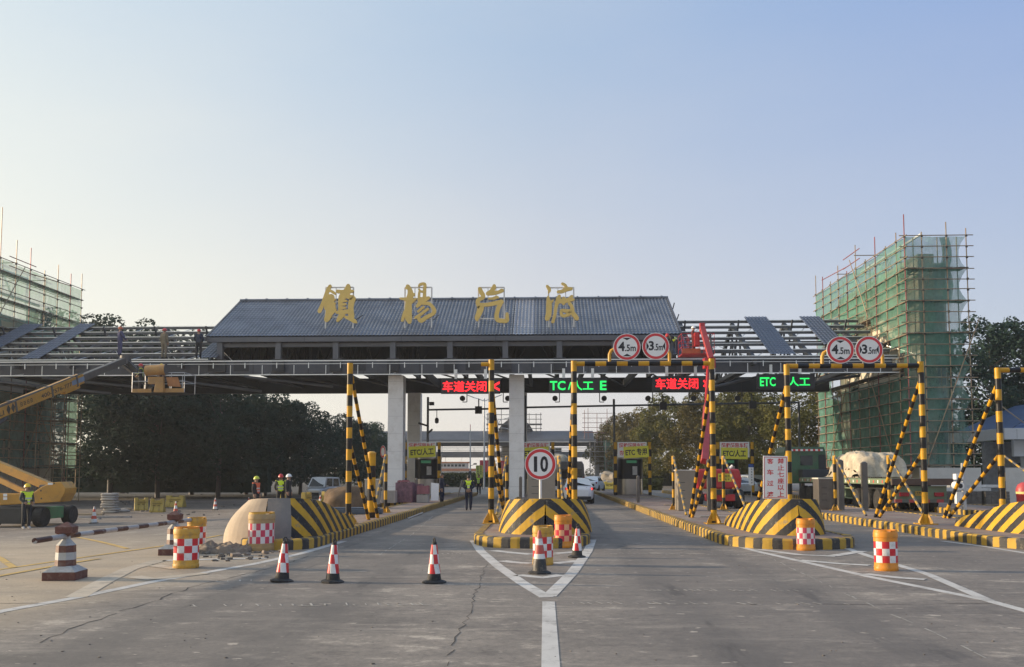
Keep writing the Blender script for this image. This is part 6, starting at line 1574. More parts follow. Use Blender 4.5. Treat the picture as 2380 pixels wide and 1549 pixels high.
solo(MB().prism([(-.22, 0), (.22, 0), (.22, .95), (-.22, 1.0)], lambda a, b, d: (a, d + b * .12, b), 0, .02), 'leaning_panel', [WHT], 'white panel leaning on the kerb left of the dark uniformed officer', 'panel', (-6.15, 50, IH))
solo(MB().tube((0, 0, .03), (-.06, 4.6, .05), .03, 8), 'steel_bar', [GALV], 'steel bar lying along the kerb in the left lane', 'bar', (-5.24, 34.2, 0), 0, None, 40)
solo(MB().beam((0, 0, 0), (.45, -1.2, 1.3), .07, .10), 'timber_prop', [PLG], 'pale timber prop leaning behind the dark uniformed officer', 'plank', (-5.6, 57, 0))
# pink tile stacks on the first island
PK = M('tile_edge', (.22, .12, .15), .7, var=.35, vs=6); PG = M('tile_face', (.42, .38, .34), .75, var=.1); PR = M('tile_red', (.32, .12, .14), .6, var=.2)
def stack(X, Y, w_, d_, h_, label, m0=PK):
    t = thing('tile_stack', label, 'stack of tiles', (X, Y, IH), 0, 'stacks of pink paving tiles')
    m_ = MB(); n = int(w_ / .06)
    for i in range(n): dz = rnd.uniform(-.03, .02); m_.bx(-w_ / 2 + i * .06, -w_ / 2 + i * .06 + .052, -d_ / 2 + rnd.uniform(-.02, .02), d_ / 2, 0, h_ + dz)
    part(m_, 'tiles', m0, t); return t
stack(-8.05, 46.2, .72, .8, .62, 'low grey stack of tiles at the left of the pile', PG); stack(-7.35, 47.2, .95, .9, 1.05, 'tallest mauve stack of tiles in the pile'); stack(-6.75, 48, .5, .8, .95, 'mauve stack of tiles in the middle of the pile'); stack(-6.35, 46.8, .62, .7, .42, 'low pale stack of tiles at the right of the pile', PG)
t = stack(-6.35, 46.8, .6, .66, .42, 'red bundle of tiles lying on the low pale stack', PR); t.location.z = IH + .45
t = stack(-7.45, 47.1, .6, .5, .1, 'red flat tiles lying on the tallest mauve stack', PR); t.location.z = IH + 1.06
# earth, rubble and a crumpled tarpaulin
EARTH = M('earth', (.13, .085, .05), .95, var=.3, vs=2, bmp=.6, bs=9)
o = solo(blob(2.4, 2.2, 1.05, .16, 5, 36, 14, 1.), 'earth_heap', [EARTH], 'heap of brown earth between the cones and the tall lone post', 'heap', (-9.8, 44, 0), 0, None, 60)
RUB_ = M('rubble', (.30, .26, .21), .9, var=.35, vs=1.2, bmp=.5)
m_ = blob(5.5, 3.5, 2.0, .22, 9, 40, 16, 1.)
for _ in range(80): a_, r_ = rnd.uniform(0, 6.28), rnd.uniform(.4, 2.5); s_ = rnd.uniform(.15, .5); m_.box((math.cos(a_) * r_, math.sin(a_) * r_ * .6, max(.1, 1.9 * (1 - r_ / 2.9)) + .1), (s_, s_ * .8, s_ * .6), Matrix.Rotation(rnd.uniform(0, 3), 3, 'X') @ Matrix.Rotation(rnd.uniform(0, 3), 3, 'Z'))
solo(m_, 'rubble_heap', [RUB_], 'heap of pale rubble in the distance left of the steel drum booth', 'heap', (9.3, 108, 0), 0, None, 30)
CLO = M('sack_cloth', (.22, .17, .125), .9, var=.25, vs=5)
m_ = MB(); cp = G(516, 1282)
def cf(u, v):
    x, y = (u - .5) * 1.35, (v - .5) * .9; e = max(0, 1 - (abs(2 * u - 1) ** 2.2 + abs(2 * v - 1) ** 2.2))
    w_ = Vector((x * 2.5, y * 2.5, 2)); r_ = abs(noise.noise(w_ * 1.3)) * .55 + abs(noise.noise(w_ * 2.9)) * .30 + abs(noise.noise(w_ * 6)) * .12
    return (x + .09 * noise.noise(w_ * 2), y + .09 * noise.noise(w_ * 2 + Vector((5, 5, 5))), e ** .5 * (.06 + .44 * r_) + .008)
m_.grid(cf, 60, 40)
solo(m_, 'crumpled_sacking', [CLO], 'crumpled brown sacking on the ground between the yellow drums and the tan block', 'cloth', cp, .1, None, 80)
BRK = M('brick_debris', (.25, .20, .16), .9, var=.3, vs=8)
for i, (x, y, s_) in enumerate(((432, 1296, .16), (548, 1293, .2), (575, 1290, .14), (617, 1287, .18), (655, 1283, .13))):
    o = solo(MB().box((0, 0, s_ * .18), (s_, s_ * .7, s_ * .35), Matrix.Rotation(.12 * i, 3, 'X')), 'concrete_chunk', [BRK], 'flat concrete chunk, %s from the left at the foot of the sacking and block' % ('first', 'second', 'third', 'fourth', 'fifth')[i], 'chunk', G(x, y), .7 * i, 'broken chunks by the tan block', None, .012)
solo(MB().bx(-1.2, 1.2, -.35, .35, 0, .18).bx(-1.1, 1.1, -.28, .28, .181, .24), 'blue_trough', [M('trough_blue', (.06, .085, .12), .5, var=.2)], 'dark blue trough behind the striped flank of the half tan block', 'trough', (-7.3, 33.5, IH), .1, None, None, .02)

# ------------------------------------------------------------------ right side clutter
STN = M('dark_block', (.13, .115, .10), .85, var=.3, vs=4)
for i, (X, Y, w_, lab) in enumerate(((22.2, 50, 1.1, 'pallet of dark blocks closest to the truck tail'), (23.4, 50.3, 1.1, 'pallet of dark blocks in the middle of the row'), (24.7, 50.1, 1.3, 'pallet of dark blocks farthest from the truck'))):
    t = thing('block_pallet', lab, 'pallet', (X, Y, 0), 0, 'pallets of dark paving blocks'); m_ = MB()
    for r_ in range(4):
        for c in range(4): m_.bx(-w_ / 2 + c * w_ / 4, -w_ / 2 + (c + .95) * w_ / 4, -.4 + rnd.uniform(-.03, .03), .4, .1 + r_ * .17, .1 + r_ * .17 + .16)
    part(m_, 'blocks', STN, t); part(MB().bx(-w_ / 2, w_ / 2, -.4, .4, .02, .095), 'pallet_base', PLK, t)
for i, (X, z, lab) in enumerate(((23.1, .80, 'white beam lying on the pallets of blocks, lower of two'), (23.7, .98, 'white beam lying on the pallets of blocks, upper of two'))):
    solo(MB().bx(-1.4, 1.4, -.2, .2, 0, .15), 'white_beam', [M('beam_white', (.55, .54, .52), .6)], lab, 'beam', (X, 50.2 + i * .05, z), .03 * i, 'white beams on the pallets', None, .01)
t = thing('covered_machine', 'upright machine under a red cover with a pale reflective strap', 'machine', (21.1, 40, .24))
part(MB().lathe([(.36, 0), (.38, .2), (.40, .62)], 24, sy=.9), 'red_cover', RDL, t, 50); part(MB().lathe([(.405, .62), (.41, .72)], 24, sy=.9), 'strap', M('strap_pale', (.6, .55, .2), .5), t, 50); part(MB().lathe([(.41, .72), (.40, .85), (.33, 1.02), (.18, 1.12), (.01, 1.15)], 24, sy=.9), 'hood', RDP, t, 60)
t = thing('barrier_arm', 'blue and red barrier arm on a white post at the picture edge', 'barrier', (21.6, 38, IH))
part(MB().tube((0, 0, 0), (0, 0, 1.55), .05, 12), 'post', WHT, t, 40); part(MB().bx(-.95, -.75, -.05, .05, 1.5, 1.64), 'end_cap', WHT, t); part(MB().bx(-.75, -.3, -.045, .045, 1.5, 1.62), 'blue_sleeve', M('arm_blue', (.02, .03, .22), .4), t); part(MB().bx(-.3, 1.6, -.045, .045, 1.5, 1.62), 'red_sleeve', RED, t)
t = thing('camera_post', 'pale camera post with a white bullet camera left of the last gate post', 'camera', (17.15, 38, IH))
part(MB().bx(.28, .42, -.07, .07, 0, 1.95), 'mast', GALV, t, bev=.01); part(MB().tube((.1, -.25, 1.0), (.1, .2, 1.02), .17, 16), 'camera', WHT, t, 40); part(MB().disc((.1, -.255, 1.0), .10, n=16), 'lens', INK, t); part(MB().bx(-.02, .3, -.15, .15, 1.26, 1.5), 'housing', WHT, t, bev=.02); part(MB().bx(0, .26, -.1, .1, .25, .75), 'cabinet', WHT, t, bev=.01)
t = thing('gate_house', 'low white building with a blue tiled roof at the picture edge', 'building', (0, 0, 0))
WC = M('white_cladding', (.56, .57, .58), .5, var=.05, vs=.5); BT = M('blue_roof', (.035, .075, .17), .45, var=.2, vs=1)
part(MB().bx(30.4, 44, 60, 60.6, 4.0, 4.75).bx(30.4, 31, 60.6, 70, 4.0, 4.75), 'parapet', WC, t, bev=.02)
j = MB()
for k in range(12): j.bx(31.2 + k * 1.05, 31.22 + k * 1.05, 59.99, 60, 4.05, 4.7)
part(j, 'cladding_joint', M('joint_grey', (.25, .26, .27), .7), t)
part(MB().bx(31.6, 44, 61.2, 61.5, 2.9, 4.0), 'lintel', WC, t)
for x in (32.3, 35.4, 38.6, 42.): part(MB().bx(x, x + .8, 61.0, 61.8, 0, 2.9), 'column', WC, t, bev=.02)
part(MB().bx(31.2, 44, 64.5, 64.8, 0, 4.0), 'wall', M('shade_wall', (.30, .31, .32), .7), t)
part(MB().bx(33.5, 35.0, 64.46, 64.5, 0, 2.5), 'doorway', CGL, t); part(MB().bx(36.5, 38.5, 64.46, 64.5, .9, 2.5), 'window', CGL, t)
m_ = MB()
for k in range(9):
    f0, f1 = k / 9, (k + 1) / 9; e = lambda f: ((31.3 + 5 * f, 60.9 + 4 * f, 4.75 + 2.2 * f))
    a_, b_ = e(f0), e(f1); m_.poly([a_, (46, a_[1], a_[2]), (46, b_[1], b_[2] - .05), (b_[0], b_[1], b_[2] - .05)]); m_.poly([(a_[0], 70, a_[2]), a_, b_, (b_[0], 70, b_[2])])
    m_.poly([(b_[0], b_[1], b_[2] - .05), (46, b_[1], b_[2] - .05), (46, b_[1], b_[2]), (b_[0], b_[1], b_[2])])
part(m_, 'tiled_roof', BT, t)
solo(MB().bx(27.4, 29.4, 54.2, 54.35, 0, 2.1), 'white_hoarding', [M('hoarding', (.55, .53, .49), .7, var=.06)], 'white hoarding below the net of the complete scaffolding', 'hoarding')
solo(MB().bx(22.6, 26.2, 54.6, 54.7, 0, 2.1), 'white_hoarding', [MATS['hoarding']], 'white hoarding behind the tail of the green truck', 'hoarding')
t = thing('info_board', 'white vertical board with a blue head beside the toll booth behind the red lift', 'sign', (13.3, 58, 0))
part(MB().bx(-.16, .16, 0, .03, 1.0, 2.15), 'panel', WHT, t); part(MB().bx(-.16, .16, 0, .03, 2.155, 2.35), 'head', M('board_blue', (.03, .08, .32), .5), t); part(MB().tube((0, .05, 0), (0, .05, 2.1), .03, 8), 'pole', GALV, t, 40)
part(marks_mb([(.03, -.006, 2.02 - k * .17) for k in range(6)], .10), 'lettering', INK, t)
t = thing('round_sign', 'round white and red sign on a thin pole left of the first white column', 'road sign', (-11.1, 61, 0), R(-55))
part(MB().prism([(.42 * math.cos(k * math.pi / 16), .42 * math.sin(k * math.pi / 16) + 3.25) for k in range(32)], lambda a, b, d: (a, d, b), 0, .03), 'plate', WHT, t, 40); part(MB().disc((0, -.004, 3.25), .40, n=32, r0=.29), 'ring', RED, t); part(MB().tube((0, .06, 0), (0, .06, 3.6), .04, 8), 'pole', GALV, t, 40); part(MB().bx(.55, 1.35, 0, .03, 2.7, 3.3), 'side_board', M('board_grey', (.40, .46, .55), .5, var=.3, vs=5), t)
# ------------------------------------------------------------------ trees
def leaf_mat(name, a, b_, tr=.25):
    mt, nt, b = base(name); out = nt.nodes['Material Output']
    oi = nn(nt, 'ShaderNodeObjectInfo'); t = tex(nt, scale=.55, detail=4); f = tex(nt, scale=6, detail=2)
    k = math_(nt, 'ADD', math_(nt, 'MULTIPLY', ramp(nt, t, .3, .7), .6), math_(nt, 'MULTIPLY', f, .4))
    c = mixc(nt, k, a, b_); c = mixc(nt, .5, c, mixc(nt, oi.outputs['Random'], (.65, .65, .62), (1.35, 1.25, 1.0)), 'MULTIPLY'); c = mixc(nt, 1., c, (1.5, 1.5, 1.5), 'MULTIPLY')
    nt.links.new(c, b.inputs['Base Color']); b.inputs['Roughness'].default_value = .8; b.inputs['Specular IOR Level'].default_value = .12
    tl = nn(nt, 'ShaderNodeBsdfTranslucent'); nt.links.new(c, tl.inputs[0]); mx = nn(nt, 'ShaderNodeMixShader'); mx.inputs[0].default_value = tr
    nt.links.new(b.outputs[0], mx.inputs[1]); nt.links.new(tl.outputs[0], mx.inputs[2]); nt.links.new(mx.outputs[0], out.inputs[0]); return mt
LFD = leaf_mat('leaf_dark', (.014, .029, .024), (.030, .054, .042), .12); LFO = leaf_mat('leaf_olive', (.036, .048, .016), (.115, .105, .034), .25); LFB = leaf_mat('leaf_bronze', (.042, .044, .018), (.105, .085, .036), .22)
LFH = leaf_mat('leaf_hedge', (.02, .03, .014), (.05, .05, .025), .15)
BARK = M('bark', (.06, .045, .035), .9, var=.3, vs=3)
TRK = band_mat('painted_trunk', [(0, (.30, .27, .24)), (.16, (.30, .09, .08)), (.20, (.055, .042, .034)), (.9, (.05, .04, .032))], .4, (.08, .06, .05))
def crown_mesh(name, seed, H=10., Rr=4.2, z0=1.6, n=5200, size=.30, mat=LFD):
    r = random.Random(seed); bl = []
    for _ in range(64):
        z = z0 + .8 + (H - z0 - 1.6) * r.random() ** .9; q = (z - z0) / (H - z0); env = Rr * (1 - max(0, (q - .35) / .68) ** 1.9) ** .6 * (.75 + .25 * min(1, q / .3))
        a = r.random() * 6.283; d = env * (.45 + .55 * r.random() ** .5); rad = r.uniform(.6, 1.35) * (.75 if q > .8 else 1)
        d = max(0, min(d, env - rad * .5)); bl.append((Vector((math.cos(a) * d, math.sin(a) * d, min(z, H - rad * .8))), rad))
    bl += [(Vector((0, 0, z0 + (H - z0) * f)), Rr * (.50 - .2 * f)) for f in (.25, .5, .72)] if Rr < 9 else []
    tot = sum(b[1] ** 2 for b in bl); mb = MB()
    for c, rad in bl:
        for _ in range(int(n * rad * rad / tot)):
            d = Vector((r.gauss(0, 1), r.gauss(0, 1), r.gauss(0, 1))).normalized(); p = c + Vector((d.x, d.y, d.z * .85)) * rad * (.70 + .34 * r.random() ** .6) 
            if p.z < z0 * .7: continue
            s = size * r.uniform(.6, 1.5); nv = (d * .7 + Vector((r.gauss(0, .6), r.gauss(0, .6), r.gauss(0, .6) + .25))).normalized(); x = nv.cross(Vector((r.random() - .5, r.random() - .5, r.random()))).normalized() * s; y = nv.cross(x) * r.uniform(.5, .9)
            mb.poly([p - x * .5, p - y * .5 + x * .05, p + x * .55, p + y * .5])
    return mb
def limbs(H, seed, z0=1.4, r0=.22):
    r = random.Random(seed); mb = MB().path([(0, 0, -.3), (.05, 0, z0), (.12, .05, z0 + (H - z0) * .45), (.0, .1, H * .85)], [r0, r0 * .85, r0 * .5, r0 * .1], 9)
    for k in range(9):
        a = r.random() * 6.28; z = z0 + (H - z0) * (.12 + .07 * k); L = r.uniform(1.6, 3.2); mb.path([(0.08, .03, z), (math.cos(a) * L * .5, math.sin(a) * L * .5, z + .7), (math.cos(a) * L, math.sin(a) * L, z + 1.7)], [r0 * .35, r0 * .22, r0 * .06], 6)
    return mb
def make_tree(name, seed, H, Rr, z0, n, size, mat, trunkmat):
    t = thing(name, 'x', 'tree', (0, 0, -50)); part(limbs(H, seed + 5, z0), 'trunk', trunkmat, t, 60); part(crown_mesh('crown', seed, H, Rr, z0, n, size, mat), 'crown', mat, t); return t
def plant(protos, lst, group):
    used = set()
    for i, (X, Y, h, k, lab) in enumerate(lst):
        t = protos[k]
        if k in used: t = dup(protos[k])
        used.add(k); H0 = PH[protos[k].name.split('.')[0] + str(k)] if False else HH[id(protos[k])]
        s = h / H0; t.location = (X, Y, min(0, gz(X, Y))); t.rotation_euler = (0, 0, rnd.random() * 6.28); t.scale = (s * rnd.uniform(.95, 1.1), s * rnd.uniform(.95, 1.1), s); t['label'] = lab; t['group'] = group
HH = {}
def proto(*a):
    t = make_tree(*a); HH[id(t)] = a[2]; KEEP.append(t); return t
KEEP = []
dk = [proto('evergreen_tree', 11, 10, 4.8, .9, 19000, .21, LFD, TRK), proto('evergreen_tree', 23, 10, 4.6, .8, 19000, .21, LFD, TRK)]
LL = 'dark evergreen left of the canopy, '
plant(dk, [(-39, 79, 11.5, 0, LL + 'behind the cut off scaffolding'), (-34, 77.5, 10.8, 1, LL + 'behind the open scaffold stair'), (-29.2, 79, 10.6, 0, LL + 'above the cement sacks'), (-26.5, 84, 10.4, 1, LL + 'above the three workers by the tan block'),
           (-25.2, 91.5, 9.6, 0, LL + 'behind the silver van'), (-23.8, 101, 9.3, 1, LL + 'left of the lone striped post'), (-23.0, 113, 8.9, 0, LL + 'behind the braces of the lone striped post'), (-22.6, 127, 8.4, 1, LL + 'farthest from the camera, by the first white column'), (-31, 92, 11, 0, LL + 'in its second line behind the van'), (-36, 90, 11.5, 1, LL + 'in its second line behind the sacks')], 'dark evergreen trees left of the toll lanes')
plant(dk, [(-52, 96, 20.9, 0, 'tall tree whose top shows above the roof frame, nearest the cut off scaffolding'), (-46, 97, 17.2, 1, 'tall tree whose top shows above the roof frame, behind the laid roof strip'), (-41.5, 99, 16.4, 0, 'tall tree whose top shows above the roof frame, farthest from the scaffolding')], 'tall trees behind the roof frame') if False else None
tl = [proto('tall_tree', 41, 17, 5.0, 5.0, 12000, .26, LFD, BARK)]
plant(tl, [(-52, 96, 20.9, 0, 'tall tree whose top shows above the roof frame, nearest the cut off scaffolding'), (-46.5, 97, 20.4, 0, 'tall tree whose top shows above the roof frame, behind the laid roof strip'), (-41.5, 99, 19.3, 0, 'tall tree whose top shows above the roof frame, farthest from the scaffolding')], 'tall trees behind the roof frame')
ol = [proto('broad_tree', 61, 12, 5.2, .9, 21000, .22, LFO, BARK), proto('broad_tree', 73, 12, 5.0, .8, 21000, .22, LFB, BARK)]
RR = 'sunlit tree right of the lanes, '
plant(ol, [(11.2, 158, 10.4, 0, RR + 'lowest, touching the end of the far canopy'), (13.2, 152, 12.2, 1, RR + 'smallest and nearest the open sky'), (15.4, 135, 12.9, 1, RR + 'bronze, above the ETC 专用 board'), (17.6, 120, 12.8, 0, RR + 'below the second red display'), (19.6, 108, 12.4, 1, RR + 'bronze, behind the gate post of the red lift'), (22.4, 98, 11.7, 0, RR + 'green and leafy, above the red lift board'), (26.6, 93, 11.2, 0, RR + 'below the thin green display'), (31, 90, 10.8, 1, RR + 'behind the green cab and scaffolding'), (36, 92, 11.5, 0, RR + 'hidden behind the netted scaffolding'), (24, 112, 13, 0, RR + 'in the second line behind the green display')], 'sunlit trees right of the toll lanes')
plant([proto('shade_tree', 91, 14, 5.2, 1.0, 17000, .24, LFD, BARK)], [(37.6, 76, 15.2, 0, 'dark tree just right of the netted scaffolding'), (43.0, 80, 16.0, 0, 'dark tree at the right picture edge above the white building'), (48, 74, 14.5, 0, 'dark tree mostly outside the right picture edge'), (33, 80, 11, 0, 'dark tree low behind the netted scaffolding')], 'dark trees beyond the white building')
# bare trees
def bare(seed, H):
    r = random.Random(seed); tr = MB(); tw = MB()
    def grow(p, d, L, rad, lev):
        q = p + d * L; (tr if lev < 3 else tw).path([p, p.lerp(q, .5) + Vector((r.gauss(0, .04), r.gauss(0, .04), 0)) * L, q], [rad, rad * .85, rad * .65], 5 if lev < 3 else 3, cap=False)
        if lev >= 6: return
        for _ in range(3 if lev < 4 else 2 + (r.random() < .6)):
            e = (d + Vector((r.gauss(0, .45), r.gauss(0, .45), r.gauss(.12, .3)))).normalized(); grow(p.lerp(q, r.uniform(.6, 1)), e, L * r.uniform(.62, .82), rad * .58, lev + 1)
    grow(Vector((0, 0, -.3)), Vector((0, 0, 1)), H * .28, H * .016, 0); return tr, tw
BW_ = M('twig', (.16, .12, .10), .9, var=.2)
bt = thing('bare_tree', 'bare winter tree behind the evergreens, nearest the lone striped post', 'tree', (-38, 168, 0), 0, 'bare winter trees behind the evergreens'); a_, b_ = bare(5, 15.5); part(a_, 'trunk', BW_, bt); part(b_, 'twigs', BW_, bt)
for X, Y, s, rz, lab in ((-33.5, 170, 1.02, 2, 'bare winter tree behind the evergreens, next to the first white column'), (-42, 172, .95, 4, 'bare winter tree behind the evergreens, lowest and half hidden'), (-29.5, 176, .98, 1, 'bare winter tree seen between the two left columns')):
    dup(bt, (X, Y, 0), rz, lab, scale=s)
def hedge(x0, x1, y, h, label, mat=LFH, d=2.2, n=4200):
    r = random.Random(int(x0 * 7 + y)); mb = MB()
    for _ in range(n):
        x = r.uniform(x0, x1); t_ = r.random() ** .5; z = h * t_ * (.86 + .14 * noise.noise(Vector((x * .6, y, 0)))); yy = y + r.uniform(-d / 2, d / 2); p = Vector((x, yy, z)); s = r.uniform(.2, .5)
        nv = Vector((r.gauss(0, .6), -1 + r.gauss(0, .5), r.gauss(.3, .5))).normalized(); a = nv.cross(Vector((r.random() - .5, .1, 1))).normalized() * s; b = nv.cross(a) * .8; mb.poly([p - a * .5, p - b * .5, p + a * .5, p + b * .5])
    mb.bx(x0, x1, y - d * .25, y + d * .25, 0, h * .8)
    solo(mb, 'hedge', [mat], label, 'hedge')
hedge(-22, -1.5, 118, 2.1, 'dark hedge across the far end of the left lane'); hedge(-62, -25.5, 82, 3.0, 'added dark hedge closing the gap behind the trunks of the evergreen row', LFD, 2.5, 7000); hedge(-25, -19.5, 120, 3.0, 'added dark hedge closing the gap at the far end of the evergreen row', LFD, 3, 2500); hedge(10.5, 34, 128, 2.6, 'hedge behind the trunks of the sunlit trees', d=3); hedge(8.5, 12.5, 96, 1.3, 'low hedge left of the red lift, below the sunlit trees', LFO, 2, 1200); hedge(28, 60, 92, 3.2, 'dark hedge behind the white building', d=3, n=4000)  # the two evergreen-row hedges are added backdrops against the bright horizon

# ------------------------------------------------------------------ far structures
FR = M('far_roof', (.095, .10, .115), .5, .2, var=.2, vs=.25, dirt=(.22, .22, .23), dirta=.4); FW = M('far_white', (.50, .49, .47), .7, var=.1); FG = M('far_grey', (.20, .20, .21), .7, var=.15, vs=.2)
t = thing('far_canopy', 'distant grey roofed canopy crossing the road behind the booths', 'canopy', (0, 0, 0))
m_ = MB()
for k in range(9): z = 7.5 + .18 * k; y = 150 + k * .5; m_.poly([(-42, y, z), (8.4, y, z), (8.4, y + .5, z + .15), (-42, y + .5, z + .15)]); m_.poly([(-42, y + .5, z + .15), (8.4, y + .5, z + .15), (8.4, y + .5, z + .18), (-42, y + .5, z + .18)])
part(m_, 'roof', FR, t); part(MB().bx(-42, 8.6, 149.8, 150, 7.18, 7.5), 'fascia', FG, t); part(MB().bx(-42, 8.6, 150.2, 154, 6.45, 7.0), 'beam', M('far_dark', (.075, .08, .09), .7, var=.2), t); part(MB().bx(-42, 8.6, 149.6, 150.2, 7.02, 7.16), 'gutter', FW, t)
for x in (8.6, 10.2): part(MB().bx(x, x + .6, 150, 150.8, 0, 6), 'column', FG, t)
t = thing('far_walkway', 'distant flat walkway with railings under the far canopy', 'footbridge', (0, 0, 0))
part(MB().bx(-46, 11, 165, 167, 4.75, 5.8), 'deck', FG, t); rl = MB()
for z in (6.0, 6.3, 6.55): rl.tube((-46, 165, z), (11, 165, z), .05, 5)
for k in range(20): rl.tube((-46 + 3 * k, 165, 5.8), (-46 + 3 * k, 165, 6.55 + (.7 if k % 3 == 0 else 0)), .05, 5)
part(rl, 'railing', FW, t); part(MB().bx(-.5, 3.2, 165.5, 166.5, 5.8, 6.5), 'planter', LFH, t)
t = thing('far_tower', 'distant scaffolded tower with a dark gable roof beside the second white column', 'tower', (0, 0, 0))
part(MB().bx(-7.4, -2.6, 156, 162, 0, 9.5), 'wall', FW, t)
part(MB().prism([(-8, 9.3), (-2, 9.3), (-2.6, 10.3), (-4.9, 12.2), (-7.4, 10.2)], lambda a, b, d: (a, d, b), 154.5, 163), 'roof', M('far_slate', (.085, .09, .10), .6, var=.2), t)
s_ = MB()
for x in (-9.8, -8.6, -7.4, -6.2, -5.0, -3.8, -2.6, -1.4, -.6): s_.tube((x, 153.5, 0), (x, 153.5, rnd.uniform(11.3, 13)), .06, 5)
for k in range(15): s_.tube((-10, 153.4, .7 + .8 * k), (-.4, 153.4, .7 + .8 * k), .06, 5)
for k in range(6): s_.bx(-10, -.4, 153.5, 154.4, 1.6 + 1.7 * k, 1.75 + 1.7 * k)
part(s_, 'scaffold', M('far_pole', (.22, .21, .20), .6), t)
t = thing('far_scaffold', 'distant thin red and grey scaffold standing on the end of the far canopy', 'scaffolding', (0, 0, 0)); s_ = MB()
for x in (6.8, 7.4, 8.9, 9.6, 10.6, 11.8): s_.tube((x, 150.5, 6.6), (x, 150.5, rnd.uniform(11, 13)), .05, 5)
for k in range(5): s_.tube((6.4, 150.5, 8.7 + .8 * k), (12.1, 150.5, 8.7 + .8 * k), .045, 5)
s_.bx(7, 9, 150.2, 151, 8.6, 8.75).bx(9.4, 10.6, 150.2, 151, 8.5, 8.65); part(s_, 'poles', M('far_pole_red', (.33, .20, .18), .6), t)
t = thing('far_pier', 'distant grey scaffolded pier with netting below the far canopy end', 'scaffolding', (0, 0, 0)); s_ = MB()
for x in (7.6, 8.4, 10.2, 11.6, 12.4, 14): s_.tube((x, 148.5, 0), (x, 148.5, 7.2), .07, 5)
for k in range(9): s_.tube((7.4, 148.5, .6 + .8 * k), (14, 148.5, .6 + .8 * k), .05, 5)
part(s_, 'poles', MATS['far_pole'], t); part(MB().bx(10, 12.6, 149, 151, 0, 7.3), 'netting', NETL, t)
# ferry
t = thing('ferry', 'white ferry with orange trim far behind the left booth', 'ferry', (-27.5, 275, 0)); FO = M('ferry_orange', (.50, .17, .07), .6); 
part(MB().bx(-8, 9, 0, 8, -.5, .9).prism([(-8, -.5), (9, -.5), (10, .9), (-8, .9)], lambda a, b, d: (a, d, b), -.2, -.01), 'hull', FW, t); part(MB().bx(-5, 8.2, 1, 7, .9, 2.5), 'deckhouse', FW, t); part(MB().bx(-6, 8.6, .8, 7.2, 2.5, 3.3), 'upper_deck', FO, t); part(MB().bx(-5.5, 3.6, 1.5, 6.5, 3.3, 5.0), 'wheelhouse', FW, t); part(MB().bx(-6, 4.3, 1.2, 6.8, 5.0, 5.4), 'bridge_roof', FO, t)
w_ = MB()
for k in range(7): w_.bx(-4.9 + 1.15 * k, -4.1 + 1.15 * k, 1.45, 1.5, 3.9, 4.6)
part(w_, 'window', CGL, t); part(MB().bx(-2, .6, .95, 1.0, 1.3, 2.1), 'window', CGL, t)
part(MB().tube((-3.5, 4, 5.4), (-3.5, 4, 8.6), .09, 6).tube((-4.6, 4, 7.2), (-2.4, 4, 7.2), .06, 6).tube((1.3, 4, 5.4), (2.0, 4, 7.6), .08, 6), 'mast', FW, t)
# lamp posts, flagpole, boards
LP = M('lamp_pole', (.55, .56, .57), .4, .3, var=.06)
def lamp(x, y, h, span, label, curve=False):
    t = thing('street_lamp', label, 'street lamp', (x, y, 0), 0, 'double armed street lamps'); part(MB().tube((0, 0, 0), (0, 0, h), .11, 10, r2=.07), 'pole', LP, t, 40)
    for s in (-1, 1):
        pts = [(0, 0, h - .9), (s * span * .3, 0, h - .2), (s * span * .8, 0, h + .05)] if curve else [(0, 0, h - .3), (s * span * .5, 0, h), (s * span * .8, 0, h + .12)]
        part(MB().path(pts, .05, 6), 'arm', LP, t, 40); part(MB().beam((s * span * .72, 0, h + (.02 if curve else .1)), (s * span * 1.25, 0, h + (.1 if curve else .42)), .22, .08), 'lamp_head', M('lamp_head_grey', (.30, .31, .33), .4), t, bev=.02)
lamp(-6.75, 100, 10.2, 1.6, 'tallest double armed street lamp with flat heads, left of the second white column'); lamp(-6.9, 132, 9.9, 1.5, 'double armed street lamp with curved arms just left of the second white column', True); lamp(-5.5, 150, 9.4, 1.5, 'farthest double armed street lamp beside the scaffolded tower', True)
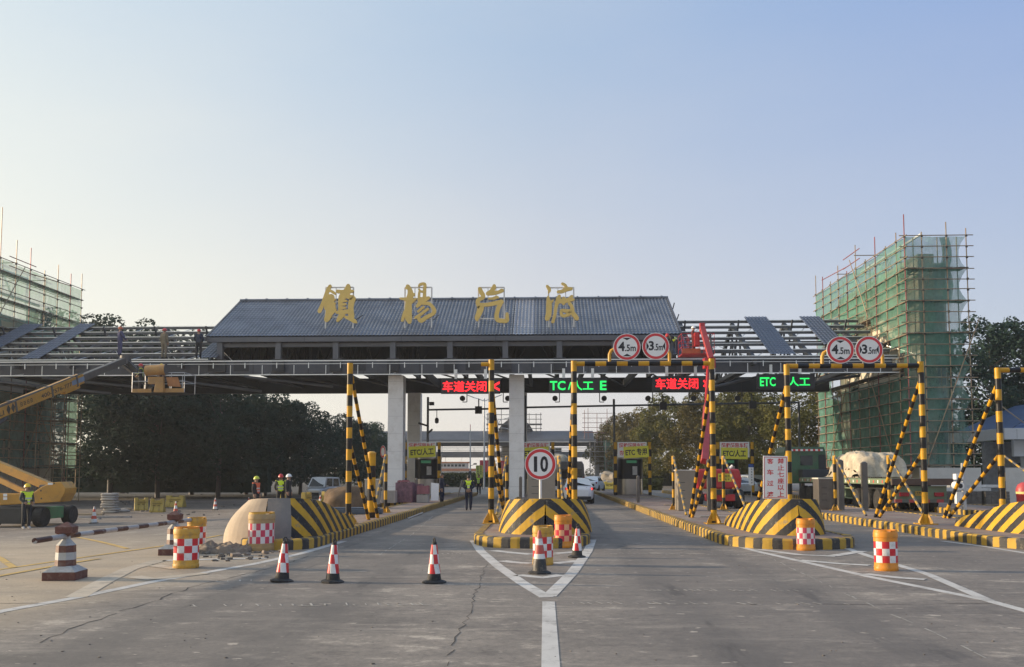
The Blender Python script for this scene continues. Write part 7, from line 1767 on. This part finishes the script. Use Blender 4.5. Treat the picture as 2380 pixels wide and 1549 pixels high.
t = thing('flagpole', 'thin white pole with a small camera standing above the walking officer', 'pole', (-7.9, 95, 0)); part(MB().tube((0, 0, 0), (0, 0, 6.4), .09, 8, r2=.05), 'pole', LP, t, 40); part(MB().tube((0, 0, 6.4), (0, 0, 7.0), .035, 6), 'tip', RDP, t); part(MB().bx(-.14, .14, -.2, 0, 1.6, 2.0).tube((0, 0, 2.55), (.5, 0, 2.75), .03, 6).bx(.35, .7, -.1, .1, 2.7, 2.85), 'camera', LH, t)
def board(x0, x1, y0_, y1_, Y, mat, label, cells, ms, mm):
    a, b = P(x0, y1_, Y), P(x1, y0_, Y); t = thing('banner_board', label, 'sign', ((a.x + b.x) / 2, Y, a.z)); w2, h2 = (b.x - a.x) / 2, b.z - a.z
    part(MB().bx(-w2, w2, 0, .06, 0, h2), 'panel', mat, t); part(MB().bx(-w2, -w2 + .06, .07, .13, -a.z, h2).bx(w2 - .06, w2, .07, .13, -a.z, h2), 'legs_frame', STL, t)
    part(marks_mb([(cx * w2 * 2, -.008, cz * h2) for cx, cz in cells], ms), 'lettering', mm, t)
board(1106, 1122, 1081, 1109, 99, M('board_lime', (.50, .52, .12), .6), 'lime vertical board with two dark columns of characters, above the distant officer', [(cx, .88 - .19 * k) for cx in (-.2, .22) for k in range(4)], .2, INK)
board(1115, 1139, 1069, 1103, 140, M('banner_red', (.40, .03, .05), .6), 'red banner board behind the lime board', [(.25, .8 - .13 * k) for k in range(5)] + [(.0, .8 - .13 * k) for k in range(5)], .2, M('banner_pink', (.6, .3, .3), .6))
board(1158, 1173, 1070, 1101, 140, MATS['banner_red'], 'red banner board just left of the second white column', [(.1, .8 - .13 * k) for k in range(5)], .2, MATS['banner_pink'])

# ------------------------------------------------------------------ air
mt = bpy.data.materials.new('haze'); mt.use_nodes = True; nt = mt.node_tree; nt.nodes.clear()
out = nn(nt, 'ShaderNodeOutputMaterial'); pv = nn(nt, 'ShaderNodeVolumePrincipled'); pv.inputs['Color'].default_value = (.90, .92, .95, 1); pv.inputs['Density'].default_value = .00045; pv.inputs['Anisotropy'].default_value = .3
nt.links.new(pv.outputs[0], out.inputs['Volume'])
h = link('haze', MB().bx(-260, 260, -60, 420, -1.6, 26).mesh('haze', [mt])); h['kind'] = 'stuff'
